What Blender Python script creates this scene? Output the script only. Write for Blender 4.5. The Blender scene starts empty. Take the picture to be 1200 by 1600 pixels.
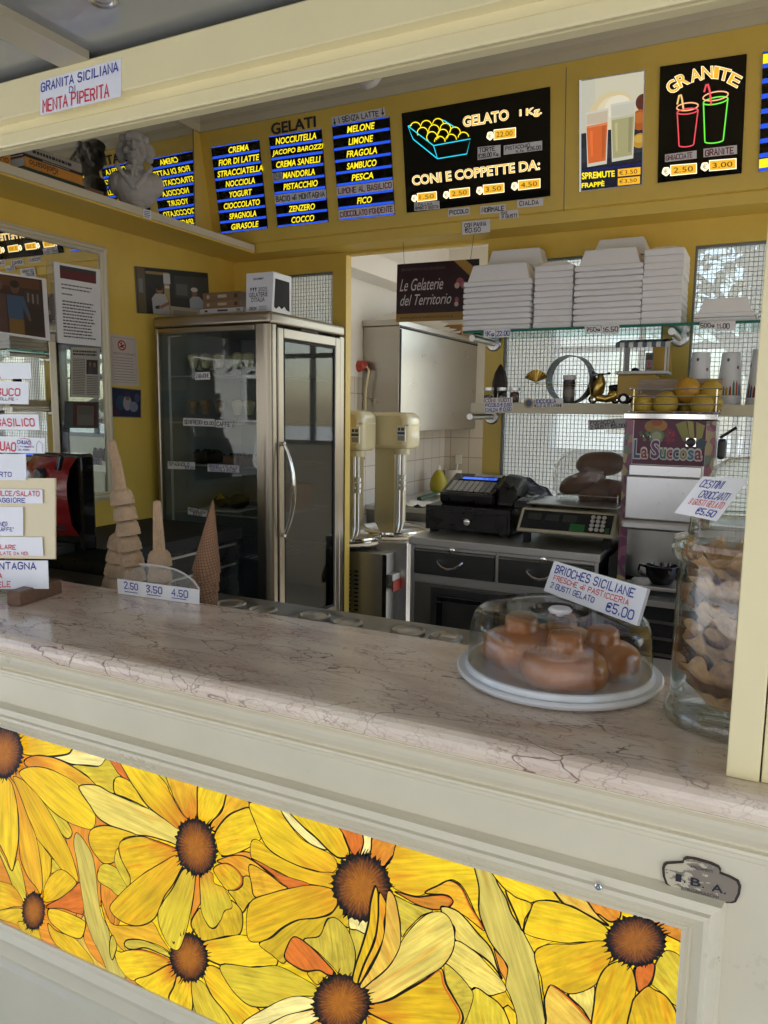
import bpy, math, random
from mathutils import Vector, Matrix
V = Vector
random.seed(7)
S = bpy.context.scene
COL = S.collection

# ------------------------------------------------------------ camera, sky, sun, exposure
CAM = V((0, 0, 1.55))
RX = V((0.89229109, 0.45129402, 0.01226034))
RY = V((0.07065615, -0.11277474, -0.99110522))     # image down
RZ = V((-0.44589721, 0.88522063, -0.1325146))      # forward
FPX = 1187.24
cd = bpy.data.cameras.new('camera'); cam = bpy.data.objects.new('camera', cd); COL.objects.link(cam)
cam.matrix_world = Matrix(((RX.x, -RY.x, -RZ.x, CAM.x), (RX.y, -RY.y, -RZ.y, CAM.y), (RX.z, -RY.z, -RZ.z, CAM.z), (0, 0, 0, 1)))
cd.sensor_fit = 'VERTICAL'; cd.sensor_height = 24; cd.lens = 24 * FPX / 1600
cd.clip_start = 0.02; cd.clip_end = 500
S.camera = cam
W = bpy.data.worlds.new('World'); S.world = W; W.use_nodes = True
wn = W.node_tree; sky = wn.nodes.new('ShaderNodeTexSky'); sky.sky_type = 'NISHITA'; sky.sun_disc = False
SUN_EL, SUN_AZ = math.radians(58), math.radians(35)   # azimuth clockwise from +Y: behind the kiosk, to the right
sky.sun_elevation = SUN_EL; sky.sun_rotation = SUN_AZ; sky.air_density = 1; sky.dust_density = 2.0
wn.links.new(sky.outputs[0], wn.nodes['Background'].inputs[0]); wn.nodes['Background'].inputs[1].default_value = 0.15
ld = bpy.data.lights.new('sun', 'SUN'); ld.energy = 4.0; ld.angle = math.radians(0.5); ld.color = (1, .97, .92)
lo = bpy.data.objects.new('sun', ld); COL.objects.link(lo)
sd = V((math.sin(SUN_AZ) * math.cos(SUN_EL), math.cos(SUN_AZ) * math.cos(SUN_EL), math.sin(SUN_EL)))
lo.rotation_euler = sd.to_track_quat('Z', 'Y').to_euler()
S.view_settings.view_transform = 'Standard'; S.view_settings.look = 'None'
EXPO = 1.86; EK = 2 / 2 ** EXPO        # lit signs keep their photographed brightness at any exposure
S.view_settings.exposure = EXPO; S.view_settings.gamma = 1
S.render.engine = 'CYCLES'; S.cycles.use_denoising = True
S.cycles.max_bounces = 12; S.cycles.diffuse_bounces = 7; S.cycles.glossy_bounces = 6; S.cycles.transparent_max_bounces = 24; S.cycles.transmission_bounces = 10
S.cycles.sample_clamp_indirect = 6; S.cycles.caustics_reflective = False; S.cycles.caustics_refractive = False

# ------------------------------------------------------------ photo pixel -> point on a real plane
def ray(x, y): return (RX * ((x - 600) / FPX) + RY * ((y - 800) / FPX) + RZ)
def px(x, y, ax, v):
    d = ray(x, y); return CAM + d * ((v - CAM[ax]) / d[ax])
def pp(x, y, P0, N):
    d = ray(x, y); return CAM + d * ((V(P0) - CAM).dot(V(N)) / d.dot(V(N)))

# ------------------------------------------------------------ materials
def mat(name, col, rough=.5, metal=0, emis=0, coat=0, spec=.5, noise=0, nscale=8, bump=0, bscale=60, sheen=0, sub=0, stretch=(1, 1, 1), rv=.1, wear=0):
    m = bpy.data.materials.new(name); m.use_nodes = True; nt = m.node_tree; b = nt.nodes['Principled BSDF']
    b.inputs['Base Color'].default_value = (*col, 1); b.inputs['Roughness'].default_value = rough; b.inputs['Metallic'].default_value = metal
    b.inputs['Specular IOR Level'].default_value = spec; b.inputs['Coat Weight'].default_value = coat; b.inputs['Coat Roughness'].default_value = .08
    if sub:
        b.inputs['Subsurface Weight'].default_value = sub; b.inputs['Subsurface Radius'].default_value = (.01, .006, .003)
    if emis:
        b.inputs['Emission Color'].default_value = (*col, 1); b.inputs['Emission Strength'].default_value = emis
    if noise or bump:
        tc = nt.nodes.new('ShaderNodeTexCoord'); mp = nt.nodes.new('ShaderNodeMapping'); mp.inputs['Scale'].default_value = stretch
        nt.links.new(tc.outputs['Object'], mp.inputs[0])
    if noise:
        n = nt.nodes.new('ShaderNodeTexNoise'); n.inputs['Scale'].default_value = nscale; n.inputs['Detail'].default_value = 6; n.inputs['Roughness'].default_value = .65
        nt.links.new(mp.outputs[0], n.inputs[0])
        mr = nt.nodes.new('ShaderNodeMapRange'); mr.inputs[1].default_value = .3; mr.inputs[2].default_value = .7; mr.inputs[3].default_value = 1 - noise; mr.inputs[4].default_value = 1 + noise * .6
        nt.links.new(n.outputs[0], mr.inputs[0])
        mx = nt.nodes.new('ShaderNodeMix'); mx.data_type = 'RGBA'; mx.blend_type = 'MULTIPLY'; mx.inputs[0].default_value = 1; mx.inputs[6].default_value = (*col, 1)
        nt.links.new(mr.outputs[0], mx.inputs[7]); nt.links.new(mx.outputs[2], b.inputs['Base Color'])
        r2 = nt.nodes.new('ShaderNodeMapRange'); r2.inputs[1].default_value = .3; r2.inputs[2].default_value = .7; r2.inputs[3].default_value = max(.02, rough - rv); r2.inputs[4].default_value = min(1, rough + rv)
        nt.links.new(n.outputs[0], r2.inputs[0]); nt.links.new(r2.outputs[0], b.inputs['Roughness'])
    if wear:      # small chips and scuffs in the paint
        nw = nt.nodes.new('ShaderNodeTexNoise'); nw.inputs['Scale'].default_value = 22; nw.inputs['Detail'].default_value = 9; nw.inputs['Roughness'].default_value = .72; nt.links.new(mp.outputs[0], nw.inputs[0])
        w1 = nt.nodes.new('ShaderNodeMapRange'); w1.inputs[1].default_value = .70; w1.inputs[2].default_value = .76; w1.inputs[4].default_value = wear; nt.links.new(nw.outputs[0], w1.inputs[0])
        wm_ = nt.nodes.new('ShaderNodeMix'); wm_.data_type = 'RGBA'; nt.links.new(w1.outputs[0], wm_.inputs[0]); nt.links.new(mx.outputs[2], wm_.inputs[6]); wm_.inputs[7].default_value = (.22, .17, .11, 1); nt.links.new(wm_.outputs[2], b.inputs['Base Color'])
    if bump:
        n2 = nt.nodes.new('ShaderNodeTexNoise'); n2.inputs['Scale'].default_value = bscale; n2.inputs['Detail'].default_value = 4
        nt.links.new(mp.outputs[0], n2.inputs[0])
        bp = nt.nodes.new('ShaderNodeBump'); bp.inputs['Strength'].default_value = bump; bp.inputs['Distance'].default_value = .01
        nt.links.new(n2.outputs[0], bp.inputs['Height']); nt.links.new(bp.outputs[0], b.inputs['Normal'])
    return m

def thin_glass(name, tint=(.96, .98, .97), rough=.02, refl=1.0, haze=0, ior=1.5, trans=0, edge=0):
    m = bpy.data.materials.new(name); m.use_nodes = True; nt = m.node_tree; nt.nodes.clear()
    o = nt.nodes.new('ShaderNodeOutputMaterial'); t = nt.nodes.new('ShaderNodeBsdfTransparent'); t.inputs[0].default_value = (*tint, 1)
    g = nt.nodes.new('ShaderNodeBsdfGlossy'); g.inputs['Roughness'].default_value = rough; g.inputs[0].default_value = (1, 1, 1, 1)
    f = nt.nodes.new('ShaderNodeFresnel'); gm = nt.nodes.new('ShaderNodeNewGeometry'); ir = nt.nodes.new('ShaderNodeMapRange'); ir.inputs[3].default_value = ior; ir.inputs[4].default_value = 1 / ior
    nt.links.new(gm.outputs['Backfacing'], ir.inputs[0]); nt.links.new(ir.outputs[0], f.inputs[0])      # thin sheet: same reflection from both sides
    mm = nt.nodes.new('ShaderNodeMath'); mm.operation = 'MULTIPLY'; mm.inputs[1].default_value = refl; mm.use_clamp = True
    x = nt.nodes.new('ShaderNodeMixShader')
    if edge:      # thicker glass seen edge-on takes up more light
        lw = nt.nodes.new('ShaderNodeLayerWeight'); lw.inputs[0].default_value = .35; pw = nt.nodes.new('ShaderNodeMath'); pw.operation = 'POWER'; pw.inputs[1].default_value = 2.2; nt.links.new(lw.outputs['Facing'], pw.inputs[0]); em_ = nt.nodes.new('ShaderNodeMix'); em_.data_type = 'RGBA'; em_.inputs[6].default_value = (*tint, 1); em_.inputs[7].default_value = (tint[0] * (1 - edge), tint[1] * (1 - edge * .9), tint[2] * (1 - edge), 1); nt.links.new(pw.outputs[0], em_.inputs[0]); nt.links.new(em_.outputs[2], t.inputs[0])
    nt.links.new(f.outputs[0], mm.inputs[0]); nt.links.new(mm.outputs[0], x.inputs[0]); nt.links.new(t.outputs[0], x.inputs[1]); nt.links.new(g.outputs[0], x.inputs[2])
    last = x
    if haze:
        d = nt.nodes.new('ShaderNodeBsdfDiffuse'); d.inputs[0].default_value = (.8, .82, .82, 1); y = nt.nodes.new('ShaderNodeMixShader'); y.inputs[0].default_value = haze
        nt.links.new(x.outputs[0], y.inputs[1]); nt.links.new(d.outputs[0], y.inputs[2]); last = y
    if trans:
        d = nt.nodes.new('ShaderNodeBsdfTranslucent'); d.inputs[0].default_value = (.92, .94, .95, 1); y = nt.nodes.new('ShaderNodeMixShader'); y.inputs[0].default_value = trans
        nt.links.new(last.outputs[0], y.inputs[1]); nt.links.new(d.outputs[0], y.inputs[2]); last = y
    nt.links.new(last.outputs[0], o.inputs[0]); return m

def steel(name, col=(.55, .55, .54), rough=.32, stretch=(1, 1, 40)):
    return mat(name, col, rough, metal=1, noise=.035, nscale=9, stretch=stretch, rv=.03)

def emit_only(name, col, s, gloss=.08):
    m = mat(name, (.02, .02, .02), gloss); b = m.node_tree.nodes['Principled BSDF']
    b.inputs['Emission Color'].default_value = (*col, 1); b.inputs['Emission Strength'].default_value = s * EK; return m

def h(c):   # sRGB 0-255 -> linear
    return tuple(((x / 255 + .055) / 1.055) ** 2.4 if x / 255 > .04045 else x / 255 / 12.92 for x in c)

M = {}
M['cream'] = mat('cream paint', (.82, .73, .43), .35, noise=.06, nscale=3, wear=.55, bump=.02, bscale=25)
M['counter'] = mat('ivory lacquer', (.70, .645, .49), .34, noise=.06, nscale=4, wear=.6, coat=.15, bump=.012, bscale=14)
M['wall'] = mat('yellow wall paint', (.74, .53, .10), .42, noise=.09, nscale=3, wear=.5, bump=.03, bscale=18)
M['cornice'] = mat('pale cornice paint', (.62, .57, .42), .4, noise=.05, nscale=4)
M['white'] = mat('white paint', (.8, .78, .74), .55, noise=.03)
M['paper'] = mat('white card', (.78, .79, .83), .5, noise=.03, nscale=9)
M['plastic_white'] = mat('white plastic card', (.78, .80, .86), .25, coat=.2)
M['papercream'] = mat('cream card', (.72, .62, .40), .3)
M['ink_blue'] = mat('blue marker ink', (.008, .022, .30), .5)
M['ink_red'] = mat('red marker ink', (.6, .03, .06), .5)
M['ink_dark'] = mat('dark ink', (.012, .012, .025), .5)
M['ink_dred'] = mat('dark red ink', (.18, .012, .03), .5)
M['ink_grey'] = mat('grey print ink', (.12, .12, .12), .6)
M['black'] = mat('black plastic', (.012, .012, .013), .32, noise=.1, nscale=30)
M['blackgloss'] = mat('black acrylic', (.004, .004, .005), .05)
M['matteblack'] = mat('matt black', (.01, .01, .01), .7)
M['steel'] = steel('brushed steel', stretch=(30, 30, 1))
M['steelh'] = steel('brushed steel flat', (.62, .62, .62), .42, stretch=(1, 18, 18))
M['steeldark'] = steel('dull steel', (.30, .29, .27), .38, stretch=(1, 1, 30))
M['fridgesteel'] = mat('warm satin steel', (.34, .30, .245), .3, metal=1)
M['chrome'] = mat('chrome', (.8, .8, .8), .08, metal=1)
M['mirror'] = mat('mirror', (.86, .87, .84), .005, metal=1)
M['glass'] = thin_glass('clear glass')
M['fridgeglass'] = thin_glass('fridge glass', (.84, .87, .86), .015, .85)
M['plexi'] = thin_glass('clear plastic', (.97, .97, .97), .06, .8, .07)
M['green_glass'] = thin_glass('shelf glass', (.30, .62, .55), .02, 1.0)
M['wireglass'] = thin_glass('wired glass', (.88, .92, .92), .12, .8, .03, trans=.42)
M['wire'] = mat('grey wire', (.19, .20, .20), .5)
M['wood'] = mat('brown wood', (.16, .085, .05), .5, noise=.35, nscale=10, stretch=(2, 14, 14))
M['greywood'] = mat('weathered board', (.34, .26, .20), .6, noise=.25, nscale=10, stretch=(2, 12, 12))
M['foam'] = mat('white foam', (.80, .80, .82), .75, bump=.05, bscale=180)
M['rubber'] = mat('black rubber', (.015, .015, .015), .8)
M['bust'] = mat('grey plaster', (.46, .445, .42), .65, noise=.15, nscale=14)
M['creamenamel'] = mat('cream enamel', (.70, .64, .42), .16, coat=.5, noise=.03)
M['red'] = mat('glossy red plastic', (.22, .012, .014), .16, coat=.4)
M['redplug'] = mat('red plug plastic', (.42, .05, .04), .4)
M['grey'] = mat('grey plastic', (.30, .30, .31), .45)
M['lightgrey'] = mat('light grey plastic', (.58, .58, .57), .45)
M['yellow_e'] = emit_only('lit yellow letters', h((250, 226, 30)), .62)
M['blue_e'] = emit_only('lit blue bars', h((35, 84, 225)), .55)
M['cyan_e'] = emit_only('lit cyan line', h((40, 205, 225)), .6)
M['amber_e'] = emit_only('lit amber letters', h((232, 172, 40)), .62)
M['white_e'] = emit_only('lit white outline', h((255, 240, 200)), .75)
M['green_e'] = emit_only('lit green line', h((110, 235, 70)), .55)
M['pink_e'] = emit_only('lit pink line', h((235, 80, 90)), .55)
M['peach_e'] = emit_only('lit peach line', h((250, 180, 130)), .6)

# ------------------------------------------------------------ mesh building
class MB:
    def __init__(s): s.v = []; s.f = []; s.m = []; s.sm = []
    def add(s, vs, fs, m=0, sm=False, T=None):
        o = len(s.v)
        s.v += [tuple(T @ V(p)) if T is not None else tuple(p) for p in vs]
        for f in fs: s.f.append(tuple(i + o for i in f)); s.m.append(m); s.sm.append(sm)
        return s
    def bx(s, x0, x1, y0, y1, z0, z1, m=0, T=None):
        vs = [(x, y, z) for z in (z0, z1) for y in (y0, y1) for x in (x0, x1)]
        return s.add(vs, [(0, 2, 3, 1), (4, 5, 7, 6), (0, 1, 5, 4), (2, 6, 7, 3), (0, 4, 6, 2), (1, 3, 7, 5)], m, False, T)
    def hexa(s, a, b, m=0):            # two quads (4 pts each) -> solid
        return s.add(list(a) + list(b), [(3, 2, 1, 0), (4, 5, 6, 7), (0, 1, 5, 4), (1, 2, 6, 5), (2, 3, 7, 6), (3, 0, 4, 7)], m)
    def tube(s, pts, r, n=8, m=0, cap=True, T=None):
        pts = [V(p) for p in pts]; k = len(pts); rr = r if isinstance(r, (list, tuple)) else [r] * k
        vs = []; up = None
        for i, p in enumerate(pts):
            t = (pts[min(i + 1, k - 1)] - pts[max(i - 1, 0)])
            if t.length < 1e-9: t = V((0, 0, 1))
            t.normalize()
            if up is None:
                up = V((0, 0, 1)) if abs(t.z) < .9 else V((1, 0, 0))
            a = t.cross(up)
            if a.length < 1e-5: a = t.cross(V((1, 0, 0)))
            a.normalize(); b = a.cross(t); up = b
            for j in range(n):
                w = 2 * math.pi * j / n; vs.append(p + a * (rr[i] * math.cos(w)) + b * (rr[i] * math.sin(w)))
        fs = [(i * n + j, (i + 1) * n + j, (i + 1) * n + (j + 1) % n, i * n + (j + 1) % n) for i in range(k - 1) for j in range(n)]
        s.add(vs, fs, m, True, T)
        if cap:
            s.add(vs[:n], [tuple(range(n))], m, False, T); s.add(vs[-n:], [tuple(range(n - 1, -1, -1))], m, False, T)
        return s
    def lathe(s, prof, n=32, m=0, T=None, sm=True, wob=None, sx=1, sy=1):
        vs = []; k = len(prof)
        for i, (r, z) in enumerate(prof):
            for j in range(n):
                w = 2 * math.pi * j / n; q = r * (wob(w, i, z) if wob else 1)
                vs.append((q * math.cos(w) * sx, q * math.sin(w) * sy, z))
        fs = [(i * n + j, i * n + (j + 1) % n, (i + 1) * n + (j + 1) % n, (i + 1) * n + j) for i in range(k - 1) for j in range(n)]
        s.add(vs, fs, m, sm, T)
        if prof[0][0] > 1e-6: s.add(vs[:n], [tuple(range(n - 1, -1, -1))], m, False, T) if prof[0] != prof[-1] else None
        if prof[-1][0] > 1e-6 and prof[0] != prof[-1]: s.add(vs[-n:], [tuple(range(n))], m, False, T)
        return s
    def shell(s, prof, n=32, m=0, T=None, wob=None):      # open lathe, no caps
        vs = []; k = len(prof)
        for i, (r, z) in enumerate(prof):
            for j in range(n):
                w = 2 * math.pi * j / n; q = r * (wob(w, i, z) if wob else 1); vs.append((q * math.cos(w), q * math.sin(w), z))
        fs = [(i * n + j, i * n + (j + 1) % n, (i + 1) * n + (j + 1) % n, (i + 1) * n + j) for i in range(k - 1) for j in range(n)]
        return s.add(vs, fs, m, True, T)
    def ball(s, c, r, n=16, m=0, sx=1, sy=1, sz=1, T=None):
        pr = [(max(1e-4, math.sin(math.pi * i / (n // 2))) , -math.cos(math.pi * i / (n // 2))) for i in range(n // 2 + 1)]
        TT = Matrix.Translation(V(c)) @ Matrix.Diagonal((r * sx, r * sy, r * sz, 1))
        if T is not None: TT = T @ TT
        return s.lathe(pr, n, m, TT)
    def prism(s, pts, d, m=0):         # planar 3D polygon pts extruded by vector d
        n = len(pts); d = V(d); a = [V(p) for p in pts]; b = [p + d for p in a]
        return s.add(a + b, [tuple(range(n - 1, -1, -1)), tuple(range(n, 2 * n))] + [(i, (i + 1) % n, n + (i + 1) % n, n + i) for i in range(n)], m)
    def sweepx(s, prof, x0, x1, m=0):  # (y,z) profile along X
        n = len(prof); a = [(x0, y, z) for y, z in prof]; b = [(x1, y, z) for y, z in prof]
        return s.add(a + b, [(i, i + 1, n + i + 1, n + i) for i in range(n - 1)], m)
    def build(s, name, mats, parent=None, bevel=0, seg=2, auto=40, attrs=None):
        me = bpy.data.meshes.new(name); me.from_pydata(s.v, [], s.f)
        for k in (mats if isinstance(mats, (list, tuple)) else [mats]): me.materials.append(M[k] if isinstance(k, str) else k)
        me.polygons.foreach_set('material_index', s.m); me.polygons.foreach_set('use_smooth', s.sm)
        if attrs:
            for an, data in attrs.items():
                at = me.color_attributes.new(an, 'FLOAT_COLOR', 'POINT') if len(data[0]) == 4 else me.attributes.new(an, 'FLOAT_VECTOR', 'POINT')
                at.data.foreach_set('color' if len(data[0]) == 4 else 'vector', [c for d in data for c in d])
        me.validate(); me.update()
        if any(s.sm): me.set_sharp_from_angle(angle=math.radians(auto))
        o = bpy.data.objects.new(name, me); COL.objects.link(o)
        if parent: o.parent = parent
        if bevel:
            b = o.modifiers.new('bevel', 'BEVEL'); b.width = bevel; b.segments = seg; b.limit_method = 'ANGLE'; b.angle_limit = math.radians(40)
            if not any(s.sm): b.harden_normals = False
        return o

def tag(o, label, cat=None, group=None, kind=None):
    if label: o['label'] = label
    if cat: o['category'] = cat
    if group: o['group'] = group
    if kind: o['kind'] = kind
    return o
THINGS = []
def thing(name, label, cat, group=None, kind=None):
    o = bpy.data.objects.new(name, None); o.empty_display_size = .05; COL.objects.link(o); THINGS.append(o)
    return tag(o, label, cat, group, kind)
def fin(t):                             # seat the Empty at the base of what it carries
    if t.get('_done'): return
    kids = [o for o in bpy.data.objects if o.parent == t and o.type == 'MESH']
    vs = [v.co for o in kids for v in o.data.vertices]
    if vs:
        lo_ = [min(v[i] for v in vs) for i in range(3)]; hi_ = [max(v[i] for v in vs) for i in range(3)]
        L = V(((lo_[0] + hi_[0]) / 2, (lo_[1] + hi_[1]) / 2, lo_[2])); t.location = L
        for o in kids: o.matrix_parent_inverse = Matrix.Translation(-L)
    t['_done'] = 1
def finish_all():
    for t in THINGS:
        fin(t)
        if '_done' in t: del t['_done']
def dup(t, d, label, rot=0, mats=None):
    fin(t); r = t.copy(); COL.objects.link(r); r.location = t.location + V(d); r.rotation_euler.z = rot; r['label'] = label; THINGS.append(r)
    for ch in [o for o in bpy.data.objects if o.parent == t]:
        c = ch.copy(); COL.objects.link(c); c.parent = r
        for g in [o for o in bpy.data.objects if o.parent == ch]:
            e = g.copy(); COL.objects.link(e); e.parent = c
    return r
ORD = ['topmost', 'second', 'third', 'fourth', 'fifth', 'sixth', 'seventh', 'eighth', 'ninth', 'tenth', 'eleventh', 'twelfth', 'thirteenth', 'fourteenth']

# ------------------------------------------------------------ writing
GL = {'A': '002640 1232', 'B': '0006 062645342303 23423000', 'C': '4536160501103041', 'D': '0006 062644422000', 'E': '46060040 0333', 'F': '460600 0333',
 'G': '45361605011030414323', 'H': '0006 4046 0343', 'I': '2026', 'J': '4641301001', 'K': '0006 4603 1340', 'L': '060040', 'M': '0006234640', 'N': '00064046',
 'O': '160501103041453616', 'P': '00063645443303', 'Q': '160501103041453616 2240', 'R': '00063645443303 2340', 'S': '453616050413334241301001', 'T': '0646 2026',
 'U': '060110304146', 'V': '062046', 'W': '0610233046', 'X': '0046 0640', 'Y': '062346 2320', 'Z': '06460040', '0': '160501103041453616', '1': '142620',
 '2': '05163645440040', '3': '0516364534132342311001', '4': '30360242', '5': '4606033342301001', '6': '46260401103041423303', '7': '064610 1333',
 '8': '13040516364544331302011030414233 13', '9': '4333130405163645423010', '€': '4536160501103041 0434 0333', '.': '2021', ',': '2110', ':': '2122 2425',
 '/': '0046', '-': '1333', "'": '2527', '`': '1726', '(': '36242230', ')': '16242210', '!': '2622 2021', 'd': '4640 43130211314240'.replace('314240', '3142'),
 'i': '2023 2526', 'g': '43130211314143 42301000'.replace('42301000', '413010'), '↓': '2620 122032', 'è': ''}
NARROW = {'I': (1.4, 2), '1': (2.2, 1.6), '.': (1.2, 2), ',': (1.2, 1.8), ':': (1.2, 2), "'": (1.2, 2), 'i': (1.4, 2), '`': (0, 3.5), '(': (2, 2.6), ')': (2, 1.6), '!': (1.4, 2)}
def strokes(txt, jit=.22):
    x = 0; out = []
    for ch in txt:
        if ch == ' ': x += 3.2; continue
        w, cx = NARROW.get(ch, (4, 2)); dx = x - (cx - w / 2)
        js = random.uniform(-jit, jit); sc = random.uniform(.94, 1.06)
        for st in GL.get(ch, GL.get(ch.upper(), '')).split():
            p = [(int(st[i]), int(st[i + 1])) for i in range(0, len(st) - 1, 2)]
            p = [(dx + a + random.uniform(-jit, jit) * .6, (b * sc + js + random.uniform(-jit, jit) * .6)) for a, b in p]
            if len(p) == 1: p.append((p[0][0] + .1, p[0][1]))
            out.append(p)
        x += w + 1.5
    return out, max(1, x - 1.5)
def ribbon2(p, w):
    L = []; R_ = []; n = len(p)
    for i in range(n):
        a = V(p[max(i - 1, 0)]); b = V(p[min(i + 1, n - 1)]); c = V(p[i])
        d1 = (c - a); d2 = (b - c)
        if d1.length < 1e-9: d1 = d2
        if d2.length < 1e-9: d2 = d1
        if d1.length < 1e-9: d1 = d2 = V((1, 0))
        d1 = d1.normalized(); d2 = d2.normalized(); t = d1 + d2
        if t.length < .3: t = d1
        t.normalize(); nn = V((-t.y, t.x)); k = w / max(.5, nn.dot(V((-d1.y, d1.x))))
        e = V((0, 0))
        if i == 0: e = -d2 * w * .7
        if i == n - 1: e = d1 * w * .7
        L.append(c + nn * k + e); R_.append(c - nn * k + e)
    return L, R_
class Quad:
    def __init__(s, tl, tr, br, bl): s.c = [V(tl), V(tr), V(br), V(bl)]; s.n = (s.c[3] - s.c[0]).cross(s.c[1] - s.c[0]).normalized(); s.k = 0
    def at(s, u, v, off=0): a, b, c, d = s.c; return (a * (1 - u) + b * u) * (1 - v) + (d * (1 - u) + c * u) * v + s.n * off
    def size(s): return ((s.c[1] - s.c[0]).length, (s.c[3] - s.c[0]).length)
    def sub(s, u0, v0, u1, v1): return Quad(s.at(u0, v0), s.at(u1, v0), s.at(u1, v1), s.at(u0, v1))
LAY = [0]
def lift(): LAY[0] = (LAY[0] + 1) % 14; return .0004 + LAY[0] * .00003
def hand(mb, q, txt, m=0, box=(0, 0, 1, 1), w=.42, jit=.22, fit='l', minw=0):
    st, wid = strokes(txt, jit); u0, v0, u1, v1 = box; W_, H_ = q.size(); aw = (u1 - u0) * W_; ah = (v1 - v0) * H_
    sx = min(aw / wid, ah / 6 * 1.5); sx = max(sx, 0)
    base = q.at(u0, v1); 
    for p in st:
        P2 = [(a * sx, b * ah / 6) for a, b in p]; hw = w * min(ah / 6, sx * 1.25) * .80; hw = max(hw, minw)
        L, R_ = ribbon2(P2, hw); off = lift(); n = len(P2)
        vs = [q.at(u0 + x / W_, v1 - y / H_, off) for x, y in L] + [q.at(u0 + x / W_, v1 - y / H_, off) for x, y in R_]
        mb.add(vs, [(n + i, n + i + 1, i + 1, i) for i in range(n - 1)], m)
_tc = {}
def fontmesh(txt, shear=0, bold=0, track=1):
    k = (txt, shear, bold, track)
    if k in _tc: return _tc[k]
    c = bpy.data.curves.new('t', 'FONT'); c.body = txt; c.shear = shear; c.offset = bold; c.space_character = track; c.resolution_u = 3; c.fill_mode = 'FRONT'
    o = bpy.data.objects.new('t', c); COL.objects.link(o); bpy.context.view_layer.update()
    me = bpy.data.meshes.new_from_object(o.evaluated_get(bpy.context.evaluated_depsgraph_get()))
    vs = [(v.co.x, v.co.y) for v in me.vertices]; fs = [tuple(p.vertices) for p in me.polygons]
    bpy.data.objects.remove(o); bpy.data.curves.remove(c); bpy.data.meshes.remove(me)
    x0 = min(v[0] for v in vs); x1 = max(v[0] for v in vs); y0 = min(v[1] for v in vs); y1 = max(v[1] for v in vs)
    if not txt.isupper() and any(ch.islower() for ch in txt): y0, y1 = min(y0, 0), max(y1, .7)
    r = ([((a - x0) / (x1 - x0), (b - y0) / (y1 - y0)) for a, b in vs], fs, (x1 - x0) / (y1 - y0)); _tc[k] = r; return r
def printed(mb, q, txt, m=0, box=(0, 0, 1, 1), shear=0, bold=0, off=None, align='f', track=1, bend=0, grow=0):
    vs, fs, asp = fontmesh(txt, shear, bold, track); u0, v0, u1, v1 = box; o = lift() if off is None else off
    W_, H_ = q.size()
    if align != 'f':
        w = asp * (v1 - v0) * H_ / W_; w = min(w, u1 - u0)
        if align == 'l': u1 = u0 + w
        elif align == 'c': c = (u0 + u1) / 2; u0, u1 = c - w / 2, c + w / 2
        else: u0 = u1 - w
    if not fs: return
    P = [q.at(u0 + a * (u1 - u0), v1 - b * (v1 - v0) + (bend * ((a - .5) ** 2 * 4 - 1) if bend else 0), o) for a, b in vs]
    mb.add(P, [tuple(reversed(f)) if False else f for f in fs], m)
def line(mb, pts, w, N, m=0, off=None, closed=False):   # ribbon through planar 3D points
    pts = [V(p) for p in pts]; N = V(N).normalized(); o = lift() if off is None else off
    if closed: pts = pts + [pts[0], pts[1]]
    n = len(pts); L = []; R_ = []
    for i in range(n):
        a = pts[max(i - 1, 0)]; b = pts[min(i + 1, n - 1)]; t = (b - a)
        if t.length < 1e-9: t = V((1, 0, 0))
        t.normalize(); s = N.cross(t).normalized(); ww = w[i] if isinstance(w, list) else w
        L.append(pts[i] + s * ww / 2 + N * o); R_.append(pts[i] - s * ww / 2 + N * o)
    mb.add(L + R_, [(n + i, n + i + 1, i + 1, i) for i in range(n - 1)], m)
def spline(pts, k=6, closed=True):
    n = len(pts); out = []; P = [V(p) for p in pts]
    for i in range(n if closed else n - 1):
        if closed: a, b, c, d = P[(i - 1) % n], P[i], P[(i + 1) % n], P[(i + 2) % n]
        else: a, b, c, d = P[max(i - 1, 0)], P[i], P[i + 1], P[min(i + 2, n - 1)]
        for j in range(k):
            t = j / k; out.append(.5 * ((2 * b) + (c - a) * t + (2 * a - 5 * b + 4 * c - d) * t * t + (3 * b - a - 3 * c + d) * t ** 3))
    if not closed: out.append(P[-1])
    return out
def pquad(pts, P0, N): return Quad(*[pp(x, y, P0, N) for x, y in pts])
def card(name, label, q, rows, m='paper', th=.0012, cat='sign', group=None, jit=.22, w=.5, extra=None, parent=None, off=0):
    """q: Quad (tl,tr,br,bl); rows: (text, ink, u0,v0,u1,v1[, 'p'])"""
    mb = MB()
    f = [p + q.n * off for p in q.c]; b = [p - q.n * th for p in f]; mb.hexa([f[3], f[2], f[1], f[0]], [b[3], b[2], b[1], b[0]])
    mb.f = [tuple(reversed(x)) for x in mb.f]
    if parent is None:
        t = thing(name, label, cat, group)
        mb.build('card', m, t)
    else: t = mb.build(name, m, parent)
    qq = Quad(*f)
    for r in rows:
        lt = MB()
        if len(r) > 6 and r[6][0] == 'p': printed(lt, qq, r[0], 0, r[2:6], align=r[6][1:] or 'f')
        else: hand(lt, qq, r[0], 0, r[2:6], w=w, jit=jit)
        if lt.f: lt.build('lettering', r[1], t)
    if extra: extra(qq, t)
    return t

# ============================================================ SETTING
LX, BY, CZ = -2.5, 3.23, 2.96            # left wall face, back wall face, kiosk ceiling
FA = V((0, 2.98, 2.84)); FN = V((0, -.51, -.10)).normalized()   # leaning sign fascia plane
def fpt(x, y, off=0): return pp(x, y, FA + FN * off, FN)
def fquad(a, b, c, d, off=.002): return Quad(*[fpt(x, y, off) for x, y in (a, b, c, d)])

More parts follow.
